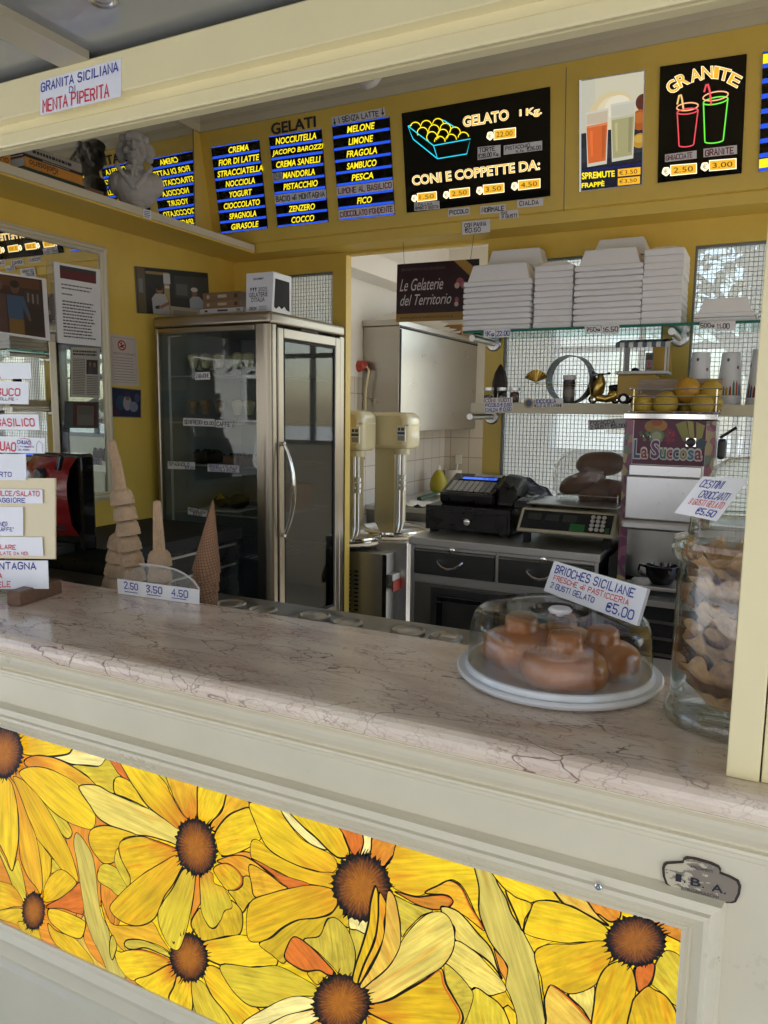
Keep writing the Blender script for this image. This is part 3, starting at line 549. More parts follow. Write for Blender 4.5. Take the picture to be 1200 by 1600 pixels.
# image, colour, flower, orange-base amount, rim, points
PT = '''
A O 0 0 0 -60,0 400,160 1000,340 1000,1700 -60,1200
B Y 0 0 0 300,60 1116,250 1116,1600 700,1600 40,1150 40,700
C Y 0 0 0 -60,-20 1260,330 1260,1260 -60,1260
D Y 0 0 0 -40,30 1140,380 1140,900 -40,900
A Y 1 .5 0 120,140 250,165 400,210 370,238 300,252 215,256 130,248 122,215 105,170
A W 0 0 0 400,205 560,245 520,300 500,308 440,302 370,297 300,272 265,262 350,245
A O 0 0 0 330,590 480,540 600,640 640,900 600,1100 545,1100 520,1000 440,1090 420,1190 380,1150 400,900 340,680
A A 1 1 0 130,280 175,255 250,258 330,285 420,340 495,404 405,408 340,372 280,332 220,314 150,312
A L 0 0 0 370,300 500,308 545,262 580,300 612,355 582,380 578,442 500,408 440,350
A L 1 0 0 210,460 260,510 330,565 365,620 368,650 345,668 310,635 270,560
A Y 1 .3 0 105,340 150,312 220,312 290,335 380,385 440,450 480,530 485,590 465,620 420,612 350,585 270,530 205,460 150,400
A L 2 0 0 268,765 300,790 322,822 265,842
A G 0 0 0 190,660 265,760 265,830 225,950 212,850
A G 1 .2 0 75,362 115,370 150,400 210,465 260,540 310,630 360,730 390,820 400,870 388,880 320,825 260,745 190,660 150,560 110,450
A A 1 .8 0 50,365 75,380 105,440 150,560 190,660 215,800 222,900 212,945 190,910 150,860 115,780 105,700 105,600 95,500
A L 0 0 0 -40,640 30,760 68,828 100,770 130,880 142,960 130,1002 90,950 40,820
A Y 1 .3 0 -60,330 50,365 90,470 102,600 100,690 85,780 68,828 40,760 0,680 -50,560
A G 2 .7 0 -40,890 40,888 90,920 130,1000 80,1006 0,1030 -40,1036
A K 2 0 0 -40,1040 60,1015 130,1020 140,1060 160,1090 130,1110 60,1085 -40,1056
A G 2 .2 0 225,960 235,900 265,850 320,822 390,880 370,920 310,965 240,985
A R 2 .4 0 245,1000 310,965 370,920 412,890 430,1030 395,1040 320,1015 250,1015
A T 0 0 0 425,1050 440,1100 425,1150 470,1250 560,1330 470,1290 400,1180
A Y 2 .2 0 252,1020 300,1020 370,1045 420,1070 438,1090 425,1150 400,1165 340,1145 290,1110 255,1070
A G 2 0 0 250,1090 290,1125 350,1150 400,1180 480,1290 380,1250 300,1205 262,1150
A K 2 0 0 100,1090 160,1090 205,1120 220,1170 300,1210 480,1300 200,1220
A S 0 0 0 385,648 400,640 440,690 475,760 490,850 500,950 520,1050 550,1110 570,1200 590,1270 640,1360 560,1340 510,1240 470,1160 440,1070 425,980 410,880 395,780 380,700
A O 0 0 0 515,890 560,910 605,950 575,1000 582,1080 545,1100 522,1000
A R 0 0 0 545,250 615,270 668,382 640,372 600,340
A Y 3 0 0 580,380 605,358 660,380 690,420 720,470 755,517 700,490 630,460 585,440
A P 3 0 0 405,410 430,398 500,402 560,435 640,470 720,505 760,520 820,560 912,622 910,697 850,680 760,655 680,645 620,620 560,600 500,560 460,500 425,450
A G 3 0 0 455,650 475,615 540,600 620,620 690,648 630,665 600,720 585,780 530,790 490,750 460,700
A L 0 0 0 500,830 520,795 560,795 600,820 630,870 645,905 605,950 560,915 510,885 497,860
B Y 3 1 0 150,30 350,95 420,190 440,240 500,350 545,405 502,435 490,458 410,400 320,330 260,250 200,160
B L 0 0 0 345,95 430,120 447,232 400,170
B A 3 1 0 425,115 625,170 608,300 602,405 560,405 520,375 490,320 455,250
B Y 3 .4 0 620,175 785,225 760,310 720,380 680,422 655,445 610,415 602,330
B A 3 .6 0 785,225 870,245 902,332 820,360 760,410 715,472 678,450 690,410 745,350
B O 3 0 0 740,615 880,588 960,630 1050,700 1130,800 1080,772 1000,690 930,640 850,610
B A 3 .7 0 718,640 790,615 860,612 930,645 1000,700 1080,770 1115,818 1000,832 940,852 930,750 870,735 800,680 740,655
B Y 3 .3 0 700,500 720,450 780,380 850,345 905,335 935,400 970,500 950,530 890,570 820,600 750,610 722,580 712,540
B G 3 .5 1 695,690 720,665 770,655 820,680 860,730 860,780 820,810 775,810 740,770 712,730
B K 3 0 0 780,815 830,810 865,780 870,735 900,730 932,755 945,850 900,890 860,942 820,870
B K 3 0 0 600,930 625,920 650,990 680,1030 715,1020 760,930 800,915 800,870 862,940 850,1062 760,1080 640,1107 590,1060 565,1000
B L 3 .8 0 605,715 640,695 690,715 700,770 760,800 800,880 800,915 760,930 740,980 710,1020 680,1028 650,990 625,930 620,850
B O 3 .5 0 588,700 612,705 622,885 562,985 580,850
B A 0 0 0 45,870 100,1000 180,1015 260,1018 340,995 390,1080 445,1168 380,1130 280,1100 200,1100 180,1140 200,1175 150,1140 100,1060 60,960
B V 4 0 0 178,1125 200,1098 280,1100 360,1130 440,1175 452,1205 380,1175 300,1145 240,1155 200,1150
B G 3 1 1 150,545 200,510 280,500 350,520 430,548 498,580 505,608 460,620 380,665 300,710 220,775 210,720 165,640
A L 0 0 0 600,715 615,760 645,820 665,870 655,905 640,890 600,820 585,780 588,745
B G 3 .5 0 480,610 520,655 502,700 460,780 410,850 370,950 320,1000 250,1018 180,1000 120,960 95,910 130,860 210,780 300,710 400,650
B Y 4 .8 1 125,1165 160,1170 200,1160 280,1155 370,1180 442,1215 448,1240 380,1280 300,1310 240,1335 190,1310 140,1240
B Y 4 1 0 240,1335 330,1300 445,1240 495,1282 470,1350 440,1450 330,1400
B Y 4 1 0 490,1285 525,1285 565,1318 572,1380 565,1520 440,1450 470,1360
B L 4 .2 0 570,1325 612,1330 650,1360 690,1430 770,1520 880,1640 740,1600 610,1540 575,1440
B Y 4 .3 0 635,1265 680,1245 740,1270 800,1320 870,1390 930,1470 970,1520 900,1570 860,1640 760,1510 690,1425 648,1335
B Y 4 .3 0 632,1115 760,1085 850,1068 940,1090 1010,1130 1065,1190 1055,1250 950,1252 830,1265 740,1245 645,1195
B V 0 0 0 110,1070 135,1120 130,1165 110,1215 95,1170 95,1110
c 4
B L 3 .3 0 560,680 592,690 592,750 580,850 560,960 535,1060 498,1152 450,1142 410,1080 380,1000 378,930 410,870 460,800 490,740 520,690
C L 6 0 0 -170,845 0,858 120,850 230,900 328,960 322,1003 250,1007 180,1020 90,1060 0,1062 -60,1030 -130,950
C W 6 0 0 -60,1150 80,1060 180,1015 250,1008 318,1030 322,1060 250,1085 150,1115 60,1180 0,1230 -60,1230
C W 6 .2 0 30,1200 150,1115 260,1085 332,1075 350,1120 270,1165 200,1220
C O 6 0 0 250,1200 270,1167 348,1122 380,1180 350,1230
C Y 5 .6 0 -20,5 90,8 135,20 160,80 250,190 340,240 400,270 434,312 428,352 390,370 320,355 230,330 130,280 60,220 10,110
C W 5 0 0 130,10 185,25 260,130 330,190 380,248 300,220 230,160 170,90
C Y 5 .2 0 170,15 425,90 470,180 500,272 450,290 400,260 320,180 240,110
C R 5 .4 0 423,88 570,130 572,210 558,273 520,272 495,230 470,170
C W 5 .1 0 568,130 640,150 615,230 612,290 558,278 572,210
C O 5 .6 0 636,150 800,195 740,260 690,320 678,348 610,300 612,240
C Y 5 .5 0 790,195 1160,300 1172,400 1178,500 1195,620 1160,590 1120,500 1080,430 1030,400 980,420 900,470 840,485 740,452 695,400 682,350 720,290
C A 5 0 1 890,470 960,430 1020,405 1080,440 1130,540 1180,620 1195,665 1100,590 1020,540 1035,510 1000,480
C V 5 0 0 725,480 820,525 930,560 870,590 800,660 770,697 760,600 735,530
C O 5 .3 1 735,462 840,490 900,485 980,478 1025,495 1035,520 1000,550 930,555 850,530 780,490
C G 5 .3 0 -10,205 30,200 110,270 230,330 330,360 418,368 420,420 405,447 330,430 240,415 130,360 40,320 -10,290
C R 5 0 0 -10,293 60,325 160,380 292,425 200,450 170,440 100,375
C A 5 .2 0 -20,325 60,360 140,420 172,452 20,497 -10,420
C G 5 .5 0 -20,525 100,470 200,445 300,430 405,448 435,490 430,545 390,580 320,600 230,610 150,650 90,700 30,725 -30,700
C K 5 0 0 30,735 100,700 160,650 240,610 330,600 400,580 445,528 480,545 508,600 495,650 430,610 390,600 370,630 350,690 270,710 200,760 160,835 100,795
C V 5 0 0 500,655 550,665 582,690 578,730 545,800 530,855 520,760
C W 5 .2 0 505,580 565,590 605,620 592,682 540,662 500,650
C V 6 0 0 262,712 340,695 370,640 390,605 430,600 490,660 525,750 530,820 512,905 485,915 445,890 410,850 340,780
C K 6 0 0 282,880 340,868 385,892 370,912 335,945 302,918
C R 6 .3 0 162,802 180,740 205,700 240,705 300,750 370,820 430,892 390,895 340,870 270,875 200,840
D P 0 0 0 -20,275 60,300 150,400 210,470 240,560 262,612 210,540 130,480 45,432 38,370 -10,320
D O 0 0 0 222,468 270,520 296,580 282,627 250,570
D P 0 0 0 38,435 130,480 200,550 270,630 276,672 220,690 120,655 40,590 0,545
D G 0 0 0 205,692 278,670 325,755 260,742
D L 0 0 0 122,660 200,690 260,740 315,840 330,900 200,900 75,850
D Y 0 0 0 268,745 290,732 328,770 345,860 310,850
D V 6 0 0 -5,540 60,590 110,650 127,700 85,820 72,760 30,680 0,620
C Y 6 .6 0 600,1095 700,1140 760,1160 820,1210 640,1240 590,1150
C G 6 1 1 590,1050 700,1025 800,970 900,910 975,858 1000,940 1040,1010 1085,1090 1082,1140 1040,1180 900,1190 760,1162 640,1110 595,1080
C P 6 .5 0 555,962 640,910 720,830 770,720 830,640 900,580 970,565 1020,600 1045,680 1035,770 980,850 900,900 800,960 720,1010 650,1035 595,1032
c 5
c 6
C G 5 .2 0 635,432 652,480 652,560 650,640 620,740 580,840 552,932 518,922 530,850 570,730 600,620 610,520
C A 5 .2 0 655,465 692,520 692,560 682,620 682,690 652,770 602,860 562,932 546,930 580,830 630,720 650,600
C T 5 .5 0 703,455 737,490 757,580 767,690 757,760 702,850 622,920 570,962 558,940 610,860 660,760 685,650 690,540
D S 0 0 0 128,40 208,62 240,160 280,230 310,310 370,400 410,480 430,580 445,680 460,780 470,880 345,880 330,780 300,690 280,640 290,560 270,520 210,440 180,370 155,290 155,180
D Y 7 0 0 205,65 490,145 545,240 470,240 410,250 380,252 280,195
D Y 0 0 0 280,200 330,230 402,262 370,330 358,384 328,315
D T 7 0 0 485,145 640,190 700,300 760,360 680,320 600,275 540,248
D O 7 0 0 640,190 790,235 815,315 770,342 720,310 690,290
D Y 7 0 0 358,382 400,408 505,432 430,465 410,482
D Y 7 0 0 365,380 395,290 415,250 470,243 560,262 650,305 760,378 750,434 640,435 560,440 460,425 390,405
D P 0 0 0 570,680 640,665 692,638 692,740 698,840 640,750
D T 0 0 1 460,700 480,645 500,638 560,680 620,740 698,835 720,880 480,880 468,790
D G 7 .2 0 415,490 440,460 500,445 600,445 700,430 755,440 775,490 748,560 700,630 640,665 570,675 490,635 460,690 445,600 425,550
D O 7 0 0 960,300 1120,345 1110,438 1050,425 990,380
D Y 7 0 0 1015,395 1110,440 1110,515 1050,480 1010,475
D L 7 0 0 960,625 975,540 1030,473 1110,530 1110,730 1060,722 1010,672 970,640
D R 7 .6 0 880,560 920,540 972,535 966,600 942,642 905,667 888,640
D G 7 0 0 690,880 692,720 705,630 740,560 790,528 840,528 872,570 887,650 872,740 860,890
D G 7 .3 0 860,880 866,730 892,680 940,640 972,655 1022,682 1065,740 1085,800 1090,890
c 7
c 1
c 2
c 3
'''
SP = thing('sunflower_panel', 'backlit painted panel of yellow sunflowers with black outlines set in the counter front', 'light panel')
PY = .9965
lit = MB(); lead = MB(); colA = []; uvA = []; cen = MB()
def onp(x, y): return px(x, y, 1, .995)
lay = [0]
def addpoly(P2, colr, axis_c, alpha, outline=2.4, rim=0, seed=None, jag=0):
    """P2: world (x,z) pairs"""
    lay[0] += 1; y = PY - lay[0] * .00005; sd = random.random() * 9 if seed is None else seed
    cx = sum(p[0] for p in P2) / len(P2); cz_ = sum(p[1] for p in P2) / len(P2)
    if axis_c: ax = V((cx - axis_c[0], cz_ - axis_c[1]))
    else:
        sxx = sum((p[0] - cx) ** 2 for p in P2); szz = sum((p[1] - cz_) ** 2 for p in P2); sxz = sum((p[0] - cx) * (p[1] - cz_) for p in P2)
        t = .5 * math.atan2(2 * sxz, sxx - szz); ax = V((math.cos(t), math.sin(t)))
    ax.normalize(); us = [p[0] * ax.x + p[1] * ax.y for p in P2]; u0, u1 = min(us), max(us)
    lit.add([(p[0], y, p[1]) for p in P2], [tuple(range(len(P2)))], 0)
    col = h(colr)
    for p, u in zip(P2, us): colA.append((*col, alpha)); uvA.append(((u - u0) / max(1e-4, u1 - u0), -p[0] * ax.y + p[1] * ax.x, sd))
    pts = [V((p[0], y - .00002, p[1])) for p in P2]
    if rim:
        q = [(cx + (p[0] - cx) * .93, cz_ + (p[1] - cz_) * .93) for p in P2]; q = q[len(q) // 6: len(q) * 2 // 3]
        addstrip(q, h((214, 104, 26)), .004)
    if outline:
        w = []; v = 1.
        for _ in range(len(pts) + 2): v = min(1.7, max(.55, v + random.uniform(-.16, .16))); w.append(outline * .001 * v)
        line(lead, pts, w, (0, -1, 0), 0, off=.00001, closed=True)
def addstrip(q, col, wd):
    y = PY - lay[0] * .00005 - .00001; n = len(q); L = []; R_ = []
    for i in range(n):
        a = V(q[max(0, i - 1)]); b = V(q[min(n - 1, i + 1)]); t = (b - a)
        if t.length < 1e-9: t = V((1, 0))
        t.normalize(); k = wd * .5 * math.sin(math.pi * (i + .3) / (n)) ; s = V((-t.y, t.x)) * k; L.append(V(q[i]) + s); R_.append(V(q[i]) - s)
    lit.add([(p.x, y, p.y) for p in L + R_], [(n + i, n + i + 1, i + 1, i) for i in range(n - 1)], 0)
    for i, p in enumerate(L + R_): colA.append((*col, 0)); uvA.append(((i % n) / n * 2, (0 if i < n else wd), 3))
# flowers going on to the left, beyond the picture
x0 = -2.35
MB().bx(x0, -.050, .9972, .9992, .428, .894).build('glass_sheet', 'blackgloss', SP)
base = [(x0, .43), (-.052, .43), (-.052, .892), (x0, .892)]; addpoly(base, CY['A'], None, 0, 0)
def radial(cx, cz_, L_, n, k0):       # petals of the flower heads that run on below the picture
    for k in range(n):
        a = 2 * math.pi * k / n; pts = [(cx + L_ * (r * math.cos(a) - s * math.sin(a)), cz_ + L_ * (r * math.sin(a) + s * math.cos(a))) for r, s in ((.2, -.08), (.55, -.22), (.88, -.14), (1, 0), (.88, .15), (.55, .2), (.2, .08))]
        addpoly([(min(-.055, max(x0, q.x)), min(.89, max(.432, q.y))) for q in spline(pts, 4)], CY['YGAKT'[(k + k0) % 5]], (cx, cz_), .6)
for k_, fc_ in enumerate((3, 6, 7)): w = onp(*FC[fc_][:2]); radial(w.x, w.z, (.17, .24, .24)[k_], 12, k_)
w = onp(860, 1660); radial(w.x, w.z, .16, 11, 2)
for i in range(5):
    cx = -2.25 + i * .17; cz_ = .55 + .2 * (i % 2)
    for k in range(11):
        a = 2 * math.pi * k / 11; pts = [(cx + (r * math.cos(a) - s * math.sin(a)) , cz_ + (r * math.sin(a) + s * math.cos(a))) for r, s in ((.03, -.012), (.08, -.032), (.13, -.02), (.15, 0), (.13, .022), (.08, .03), (.03, .012))]
        pts = [(min(-1.47, max(x0, q.x)), min(.89, max(.432, q.y))) for q in spline(pts, 4)]
        addpoly(pts, CY['YGAKL'[(k + i) % 5]], (cx, cz_), .5)
    addpoly([(cx + .032 * math.cos(a / 5) * (1 + .1 * (a % 2)), cz_ + .04 * math.sin(a / 5) * (1 + .1 * (a % 2))) for a in range(31)], (60, 34, 14), None, 0, 3)
L0 = lay[0]
for ln in PT.strip().split('\n'):
    t = ln.split()
    if t[0] == 'c':
        x, y, rx, ry, tilt = FC[int(t[1])]
        for (R_, jag, colr, npt, al) in ((1.04, .13, (20, 13, 6), 64, 0), (.90, .12, (62, 36, 16), 72, 0), (.80, .3, (112, 62, 20), 84, 0), (.62, .5, (146, 86, 22), 80, 0), (.42, .7, (170, 104, 24), 60, 0)):
            if int(t[1]) == 7: colr = tuple(int(k * f_) for k, f_ in zip(colr, (.92, .92, 1.35)))
            P2 = []; lay[0] += 1; yy = PY - lay[0] * .00005 - .00003
            for i in range(npt):
                a = 2 * math.pi * i / npt; r = R_ * (1 + (jag if i % 2 else -jag * .4) * random.random())
                ex, ey = rx * r * math.cos(a), ry * r * math.sin(a)
                w = onp(x + ex * math.cos(tilt) + ey * math.sin(-tilt) * -1 * 0 + ey * math.sin(tilt) * -1, y + ey * math.cos(tilt) + ex * math.sin(tilt)); P2.append((w.x, w.z))
            o = onp(x, y); col = h(colr)
            for i in range(npt):
                e, g = P2[i], P2[(i + 1) % npt]; lit.add([(o.x, yy, o.z), (e[0], yy, e[1]), (g[0], yy, g[1])], [(0, 1, 2)], 0)
                for u_, v_ in ((0, i), (1, i), (1, i + 1)): colA.append((*col, 0)); uvA.append((u_ * 2, v_ * .011 + R_ * .7, R_ * 5))
        o = onp(x, y)
        for i in range(26):      # short black hairs round the seed head
            a = random.uniform(0, 6.28); r0, r1 = .98, random.uniform(1.1, 1.28); pts = []
            for r in (r0, (r0 + r1) / 2, r1): w = onp(x + rx * r * math.cos(a + (r - 1) * .4), y + ry * r * math.sin(a)); pts.append((w.x, PY - lay[0] * .00005 - .00005, w.z))
            line(lead, pts, [.003, .002, .0008], (0, -1, 0), 0, off=.00001)
        continue
    ox, oy, sc = ZO[t[0]]; pts = [(ox + float(a) / sc, oy + float(b) / sc) for a, b in (k.split(',') for k in t[5:])]
    sm = spline([(a, b) for a, b in pts], 5) if len(pts) > 5 else [V(p) for p in pts]
    P2 = []
    for p in sm: w = onp(p.x, p.y); P2.append((min(w.x, -.052), min(.892, max(.43, w.z))))
    fc = FC.get(int(t[2])); ac = None
    if fc: w = onp(fc[0], fc[1]); ac = (w.x, w.z)
    big = t[2] == '0' and len(t) < 11 and (lay[0] - L0) < 4
    addpoly(P2, CY[t[1]], ac, float(t[3]), 0 if big else 2.2, int(t[4]))
lit.build('painted_petals', 'petal', SP, attrs={'col': colA, 'uvw': uvA}); lead.build('black_outlines', 'leading', SP)
# moulded frame
fx0, fx1, fz0, fz1 = x0, -.057, .4365, .888
def framesec(d):   # (distance outward from the opening, y)
    return [(0, .9955), (0, .985), (.006, .983), (.010, .979), (.013, .983), (.016, .981), (.026, .974), (.032, .975), (.034, .980), (.040, .982), (.045, .983), (.047, .991), (.050, .9995)]
fm = MB(); sec = framesec(0); rings = []
for (sx, sz, X_, Z_) in ((-1, -1, fx0, fz0), (1, -1, fx1, fz0), (1, 1, fx1, fz1), (-1, 1, fx0, fz1)): rings.append([(X_ + sx * d, y, Z_ + sz * d) for d, y in sec])
vs = [p for r in rings for p in r]; n = len(sec)
fm.add(vs, [(k * n + i, k * n + i + 1, ((k + 1) % 4) * n + i + 1, ((k + 1) % 4) * n + i) for k in range(4) for i in range(n - 1)]); fm.build('frame', 'counter', SP, auto=15)
sc_ = px(935, 1385, 1, .975); T = Matrix.Translation(sc_ + V((0, 0, 0))) @ Matrix.Rotation(math.pi / 2, 4, 'X')
s = MB(); s.lathe([(.0048, -.001), (.0048, .002), (.0035, .0035), (.001, .0036), (.001, .002)], 14, 0, T); s.build('screw', 'chrome', SP)

# maker's plaque screwed to the counter front
PL = thing('maker_plaque', 'small worn enamel maker\'s plaque with letters on the ivory counter front', 'plaque')
po = [(290, 300), (300, 272), (320, 258), (460, 250), (466, 225), (488, 212), (560, 220), (700, 260), (765, 290), (782, 318), (778, 345), (860, 375), (930, 412), (950, 460), (940, 520), (908, 585), (880, 594), (740, 590), (620, 565), (480, 520), (370, 470), (318, 430), (296, 370)]
def plq(s, y): cx, cy = 610, 420; return [px(980 + (cx + (a - cx) * s) / 5.333, 1300 + (cy + (b - cy) * s) / 5.333, 1, y) for a, b in po]
m_ = MB(); m_.prism(plq(1, .996), (0, .0045, 0)); m_.build('rim', mat('dark bronze', (.06, .05, .04), .45, metal=.6), PL)
worn = mat('worn enamel', (.30, .28, .22), .4); nt = worn.node_tree; tc = nt.nodes.new('ShaderNodeTexCoord'); mp = nt.nodes.new('ShaderNodeMapping'); mp.inputs['Scale'].default_value = (90, 90, 230); nz = nt.nodes.new('ShaderNodeTexNoise'); nz.inputs['Scale'].default_value = 1; nz.inputs['Detail'].default_value = 5
nt.links.new(tc.outputs['Object'], mp.inputs[0]); nt.links.new(mp.outputs[0], nz.inputs[0]); sxyz = nt.nodes.new('ShaderNodeSeparateXYZ'); nt.links.new(tc.outputs['Object'], sxyz.inputs[0])
gx = nt.nodes.new('ShaderNodeMapRange'); cxp = px(1095, 1378, 1, .996).x; gx.inputs[1].default_value = cxp - .05; gx.inputs[2].default_value = cxp + .03; gx.inputs[3].default_value = .16; gx.inputs[4].default_value = -.2; nt.links.new(sxyz.outputs[0], gx.inputs[0])
ad = nt.nodes.new('ShaderNodeMath'); nt.links.new(gx.outputs[0], ad.inputs[0]); nt.links.new(nz.outputs[0], ad.inputs[1])
cr = nt.nodes.new('ShaderNodeValToRGB'); cr.color_ramp.interpolation = 'CONSTANT'; cr.color_ramp.elements[0].color = (.24, .205, .16, 1); cr.color_ramp.elements[1].position = .52; cr.color_ramp.elements[1].color = (.55, .50, .36, 1)
nt.links.new(ad.outputs[0], cr.inputs[0]); nt.links.new(cr.outputs[0], nt.nodes['Principled BSDF'].inputs['Base Color'])
m_ = MB(); m_.prism(plq(.93, .9952), (0, .0008, 0)); m_.build('face', worn, PL)
lt = MB(); P0, N0 = V((0, .9950, 0)), V((0, -1, 0)); z7 = lambda a, b: (980 + a / 5.333, 1300 + b / 5.333)
for ch, bx_ in (('I', ((405, 345), (455, 355), (450, 418), (402, 408))), ('B', ((530, 375), (615, 395), (612, 460), (526, 442))), ('A', ((705, 425), (800, 448), (798, 512), (700, 490)))):
    printed(lt, pquad([z7(*p) for p in bx_], P0, N0), ch, 0, bold=.02)
for p in ((478, 418), (632, 462), (815, 512)):
    q = [z7(p[0] + a, p[1] + b) for a, b in ((-7, -7), (7, -7), (7, 7), (-7, 7))]; lt.add(pquad(q, P0 + N0 * .0004, N0).c, [(3, 2, 1, 0)][:1])
printed(lt, pquad([z7(528, 272), z7(715, 318), z7(712, 342), z7(525, 298)], P0, N0), 'ARREDAMENTI', 0)
printed(lt, pquad([z7(455, 455), z7(762, 530), z7(758, 555), z7(450, 480)], P0, N0), 'BERGAMASCHI', 0)
lt.build('lettering', 'ink_dark', PL)

# ============================================================ LEFT WALL
_cm = {}
def cm(c, rough=.45):
    k = (tuple(c), rough)
    if k not in _cm: _cm[k] = mat('print colour', h(c), rough)
    return _cm[k]
def paint(q, parent, items, name='print', off=.0006):
    mb = MB(); ms = []
    for i, (c, pts) in enumerate(items):
        if c not in ms: ms.append(c)
        if len(pts) == 4 and not isinstance(pts[0], (tuple, list)): u0, v0, u1, v1 = pts; pts = [(u0, v0), (u1, v0), (u1, v1), (u0, v1)]
        elif len(pts) == 5 and pts[0] == 'o': _, u, v, ru, rv = pts; pts = [(u + ru * math.cos(a * .2618), v + rv * math.sin(a * .2618)) for a in range(24)]
        mb.add([q.at(u, v, off + i * .00006) for u, v in pts], [tuple(range(len(pts)))[::-1]], ms.index(c))
    return mb.build(name, [cm(c) for c in ms], parent)
def textlines(q, parent, n, u0, v0, u1, v1, c=(70, 70, 75), th=.5, name='small_print', ragged=.15):
    mb = MB()
    for i in range(n):
        v = v0 + (v1 - v0) * (i + .5) / n; hh = (v1 - v0) / n * th * .5; u = u0; e = u1 - random.random() * ragged * (u1 - u0)
        while u < e:
            w = random.uniform(.03, .10) * (u1 - u0) + .004; mb.add([q.at(a, b, .0005) for a, b in ((u, v - hh), (min(u + w, e), v - hh), (min(u + w, e), v + hh), (u, v + hh))], [(3, 2, 1, 0)]); u += w + .018 * (u1 - u0)
    return mb.build(name, cm(c, .6), parent)
WX = LX
def wq(pts, off=.003): return pquad(pts, (WX + off, 0, 0), (1, 0, 0))
# mirrors (real reflecting mirrors)
MR = thing('wall_mirror', 'large wall mirror in a cream moulded frame above the coffee machine', 'mirror')
MB().bx(WX + .001, WX + .006, 1.0, 2.345, 1.19, 2.172).build('glass', 'mirror', MR)
fr = MB(); sec = [(0, .0062), (0, .012), (.008, .016), (.012, .013), (.016, .020), (.024, .022), (.028, .018), (.034, .016), (.036, .001)]
R4 = [(1.0, 1.195), (2.338, 1.195), (2.338, 2.166), (1.0, 2.166)]; sg = [(-1, -1), (1, -1), (1, 1), (-1, 1)]; n = len(sec)
fr.add([(WX + d, y + s[0] * o, z + s[1] * o) for (y, z), s in zip(R4, sg) for o, d in sec], [(k * n + i, ((k + 1) % 4) * n + i, ((k + 1) % 4) * n + i + 1, k * n + i + 1) for k in range(4) for i in range(n - 1)])
fr.f = [tuple(reversed(f)) for f in fr.f]; fr.build('frame', 'cornice', MR, auto=15)
MU = thing('wall_mirror', 'frameless upper wall mirror behind the plaster bust on the high shelf', 'mirror')
MB().bx(WX + .001, WX + .006, 1.08, 2.925, 2.35, 2.848).build('glass', 'mirror', MU)
MB().bx(WX + .001, WX + .007, 2.925, 2.931, 2.35, 2.848).build('edge_strip', 'ink_grey', MU)
SH = thing('wall_shelf', 'long cream high shelf along the side wall carrying books and a bust', 'shelf')
MB().bx(WX + .001, -2.25, 1.08, 3.066, 2.292, 2.322).build('board', 'cornice', SH, bevel=.002)
MB().bx(WX + .001, -2.255, 1.08, 3.066, 2.284, 2.2915).build('underside', 'wall', SH)

# papers on the mirror and the wall
r5 = lambda a, b: (a / 4.8, 350 + b / 4.8); r6 = lambda a, b: (a / 3.81, 540 + b / 3.81)
MO = .0085
q = wq([r5(-420, 300), r5(345, 410), r5(378, 878), r5(-420, 765)], MO)
t = card('pinned_photo', 'large colour print of two people in front of a bar shelf, taped on the mirror', q, [], cat='picture', th=.0008)
paint(q, t, [((62, 40, 30), (.03, .03, .95, .96)), ((92, 58, 36), (.06, .05, .92, .20)), ((55, 48, 46), (.75, .25, .93, .45)), ((120, 108, 98), (.78, .27, .80, .42)), ((130, 118, 105), (.83, .28, .85, .43)), ((110, 100, 92), (.88, .27, .90, .43)), ((50, 40, 36), (.75, .5, .93, .9)),
    ((96, 70, 55), ('o', .655, .22, .045, .09)), ((40, 30, 26), ('o', .655, .16, .048, .06)), ((62, 84, 112), [(.57, .34), (.74, .34), (.80, .62), (.77, .66), (.73, .52), (.73, .72), (.58, .72)]), ((122, 92, 44), (.585, .72, .735, .96)), ((100, 76, 60), [(.77, .64), (.80, .62), (.81, .72), (.78, .72)]),
    ((98, 72, 58), ('o', .49, .20, .045, .09)), ((84, 58, 52), [(.40, .34), (.56, .34), (.57, .96), (.40, .96)]), ((96, 70, 56), ('o', .2, .22, .05, .1)), ((110, 100, 92), [(.12, .34), (.29, .34), (.3, .96), (.1, .96)])])
q = wq([r5(352, 262), r5(402, 278), r5(436, 890), r5(380, 882)], MO + .001); t = card('punched_sleeve_edge', 'clear punched edge of the plastic sleeve hanging on the mirror', q, [], m='plexi', cat='sleeve', th=.0004)
q = wq([r5(400, 280), r5(752, 345), r5(758, 920), r5(432, 890)], MO); t = card('printed_letter', 'typed letter with dark red heading in a plastic sleeve taped on the mirror', q, [], cat='letter')
paint(q, t, [((52, 50, 54), (.12, .03, .90, .08)), ((96, 28, 34), (.12, .08, .90, .19))]); textlines(q, t, 2, .14, .24, .86, .33, th=.35); textlines(q, t, 1, .14, .36, .4, .40, th=.4, name='greeting'); textlines(q, t, 12, .14, .45, .88, .93, (52, 52, 56), .42, 'body_text')
q = wq([r5(535, 922), r5(748, 932), r5(750, 1305), r5(530, 1296)], MO); t = card('newspaper_clipping', 'newspaper clipping with a bold headline and small photo taped on the mirror', q, [], m=mat('newsprint', (.42, .40, .35), .7), cat='clipping')
textlines(q, t, 2, .06, .05, .88, .17, (25, 25, 28), .62, 'headline', 0); textlines(q, t, 22, .06, .22, .48, .95, (70, 68, 64), .45, 'column', .05); textlines(q, t, 11, .53, .56, .95, .95, (70, 68, 64), .45, 'column', .05); paint(q, t, [((40, 36, 34), (.52, .24, .92, .53)), ((120, 96, 80), ('o', .65, .33, .05, .05)), ((70, 66, 70), (.58, .38, .74, .53)), ((124, 100, 84), ('o', .8, .34, .05, .05)), ((60, 56, 60), (.75, .39, .90, .53))])
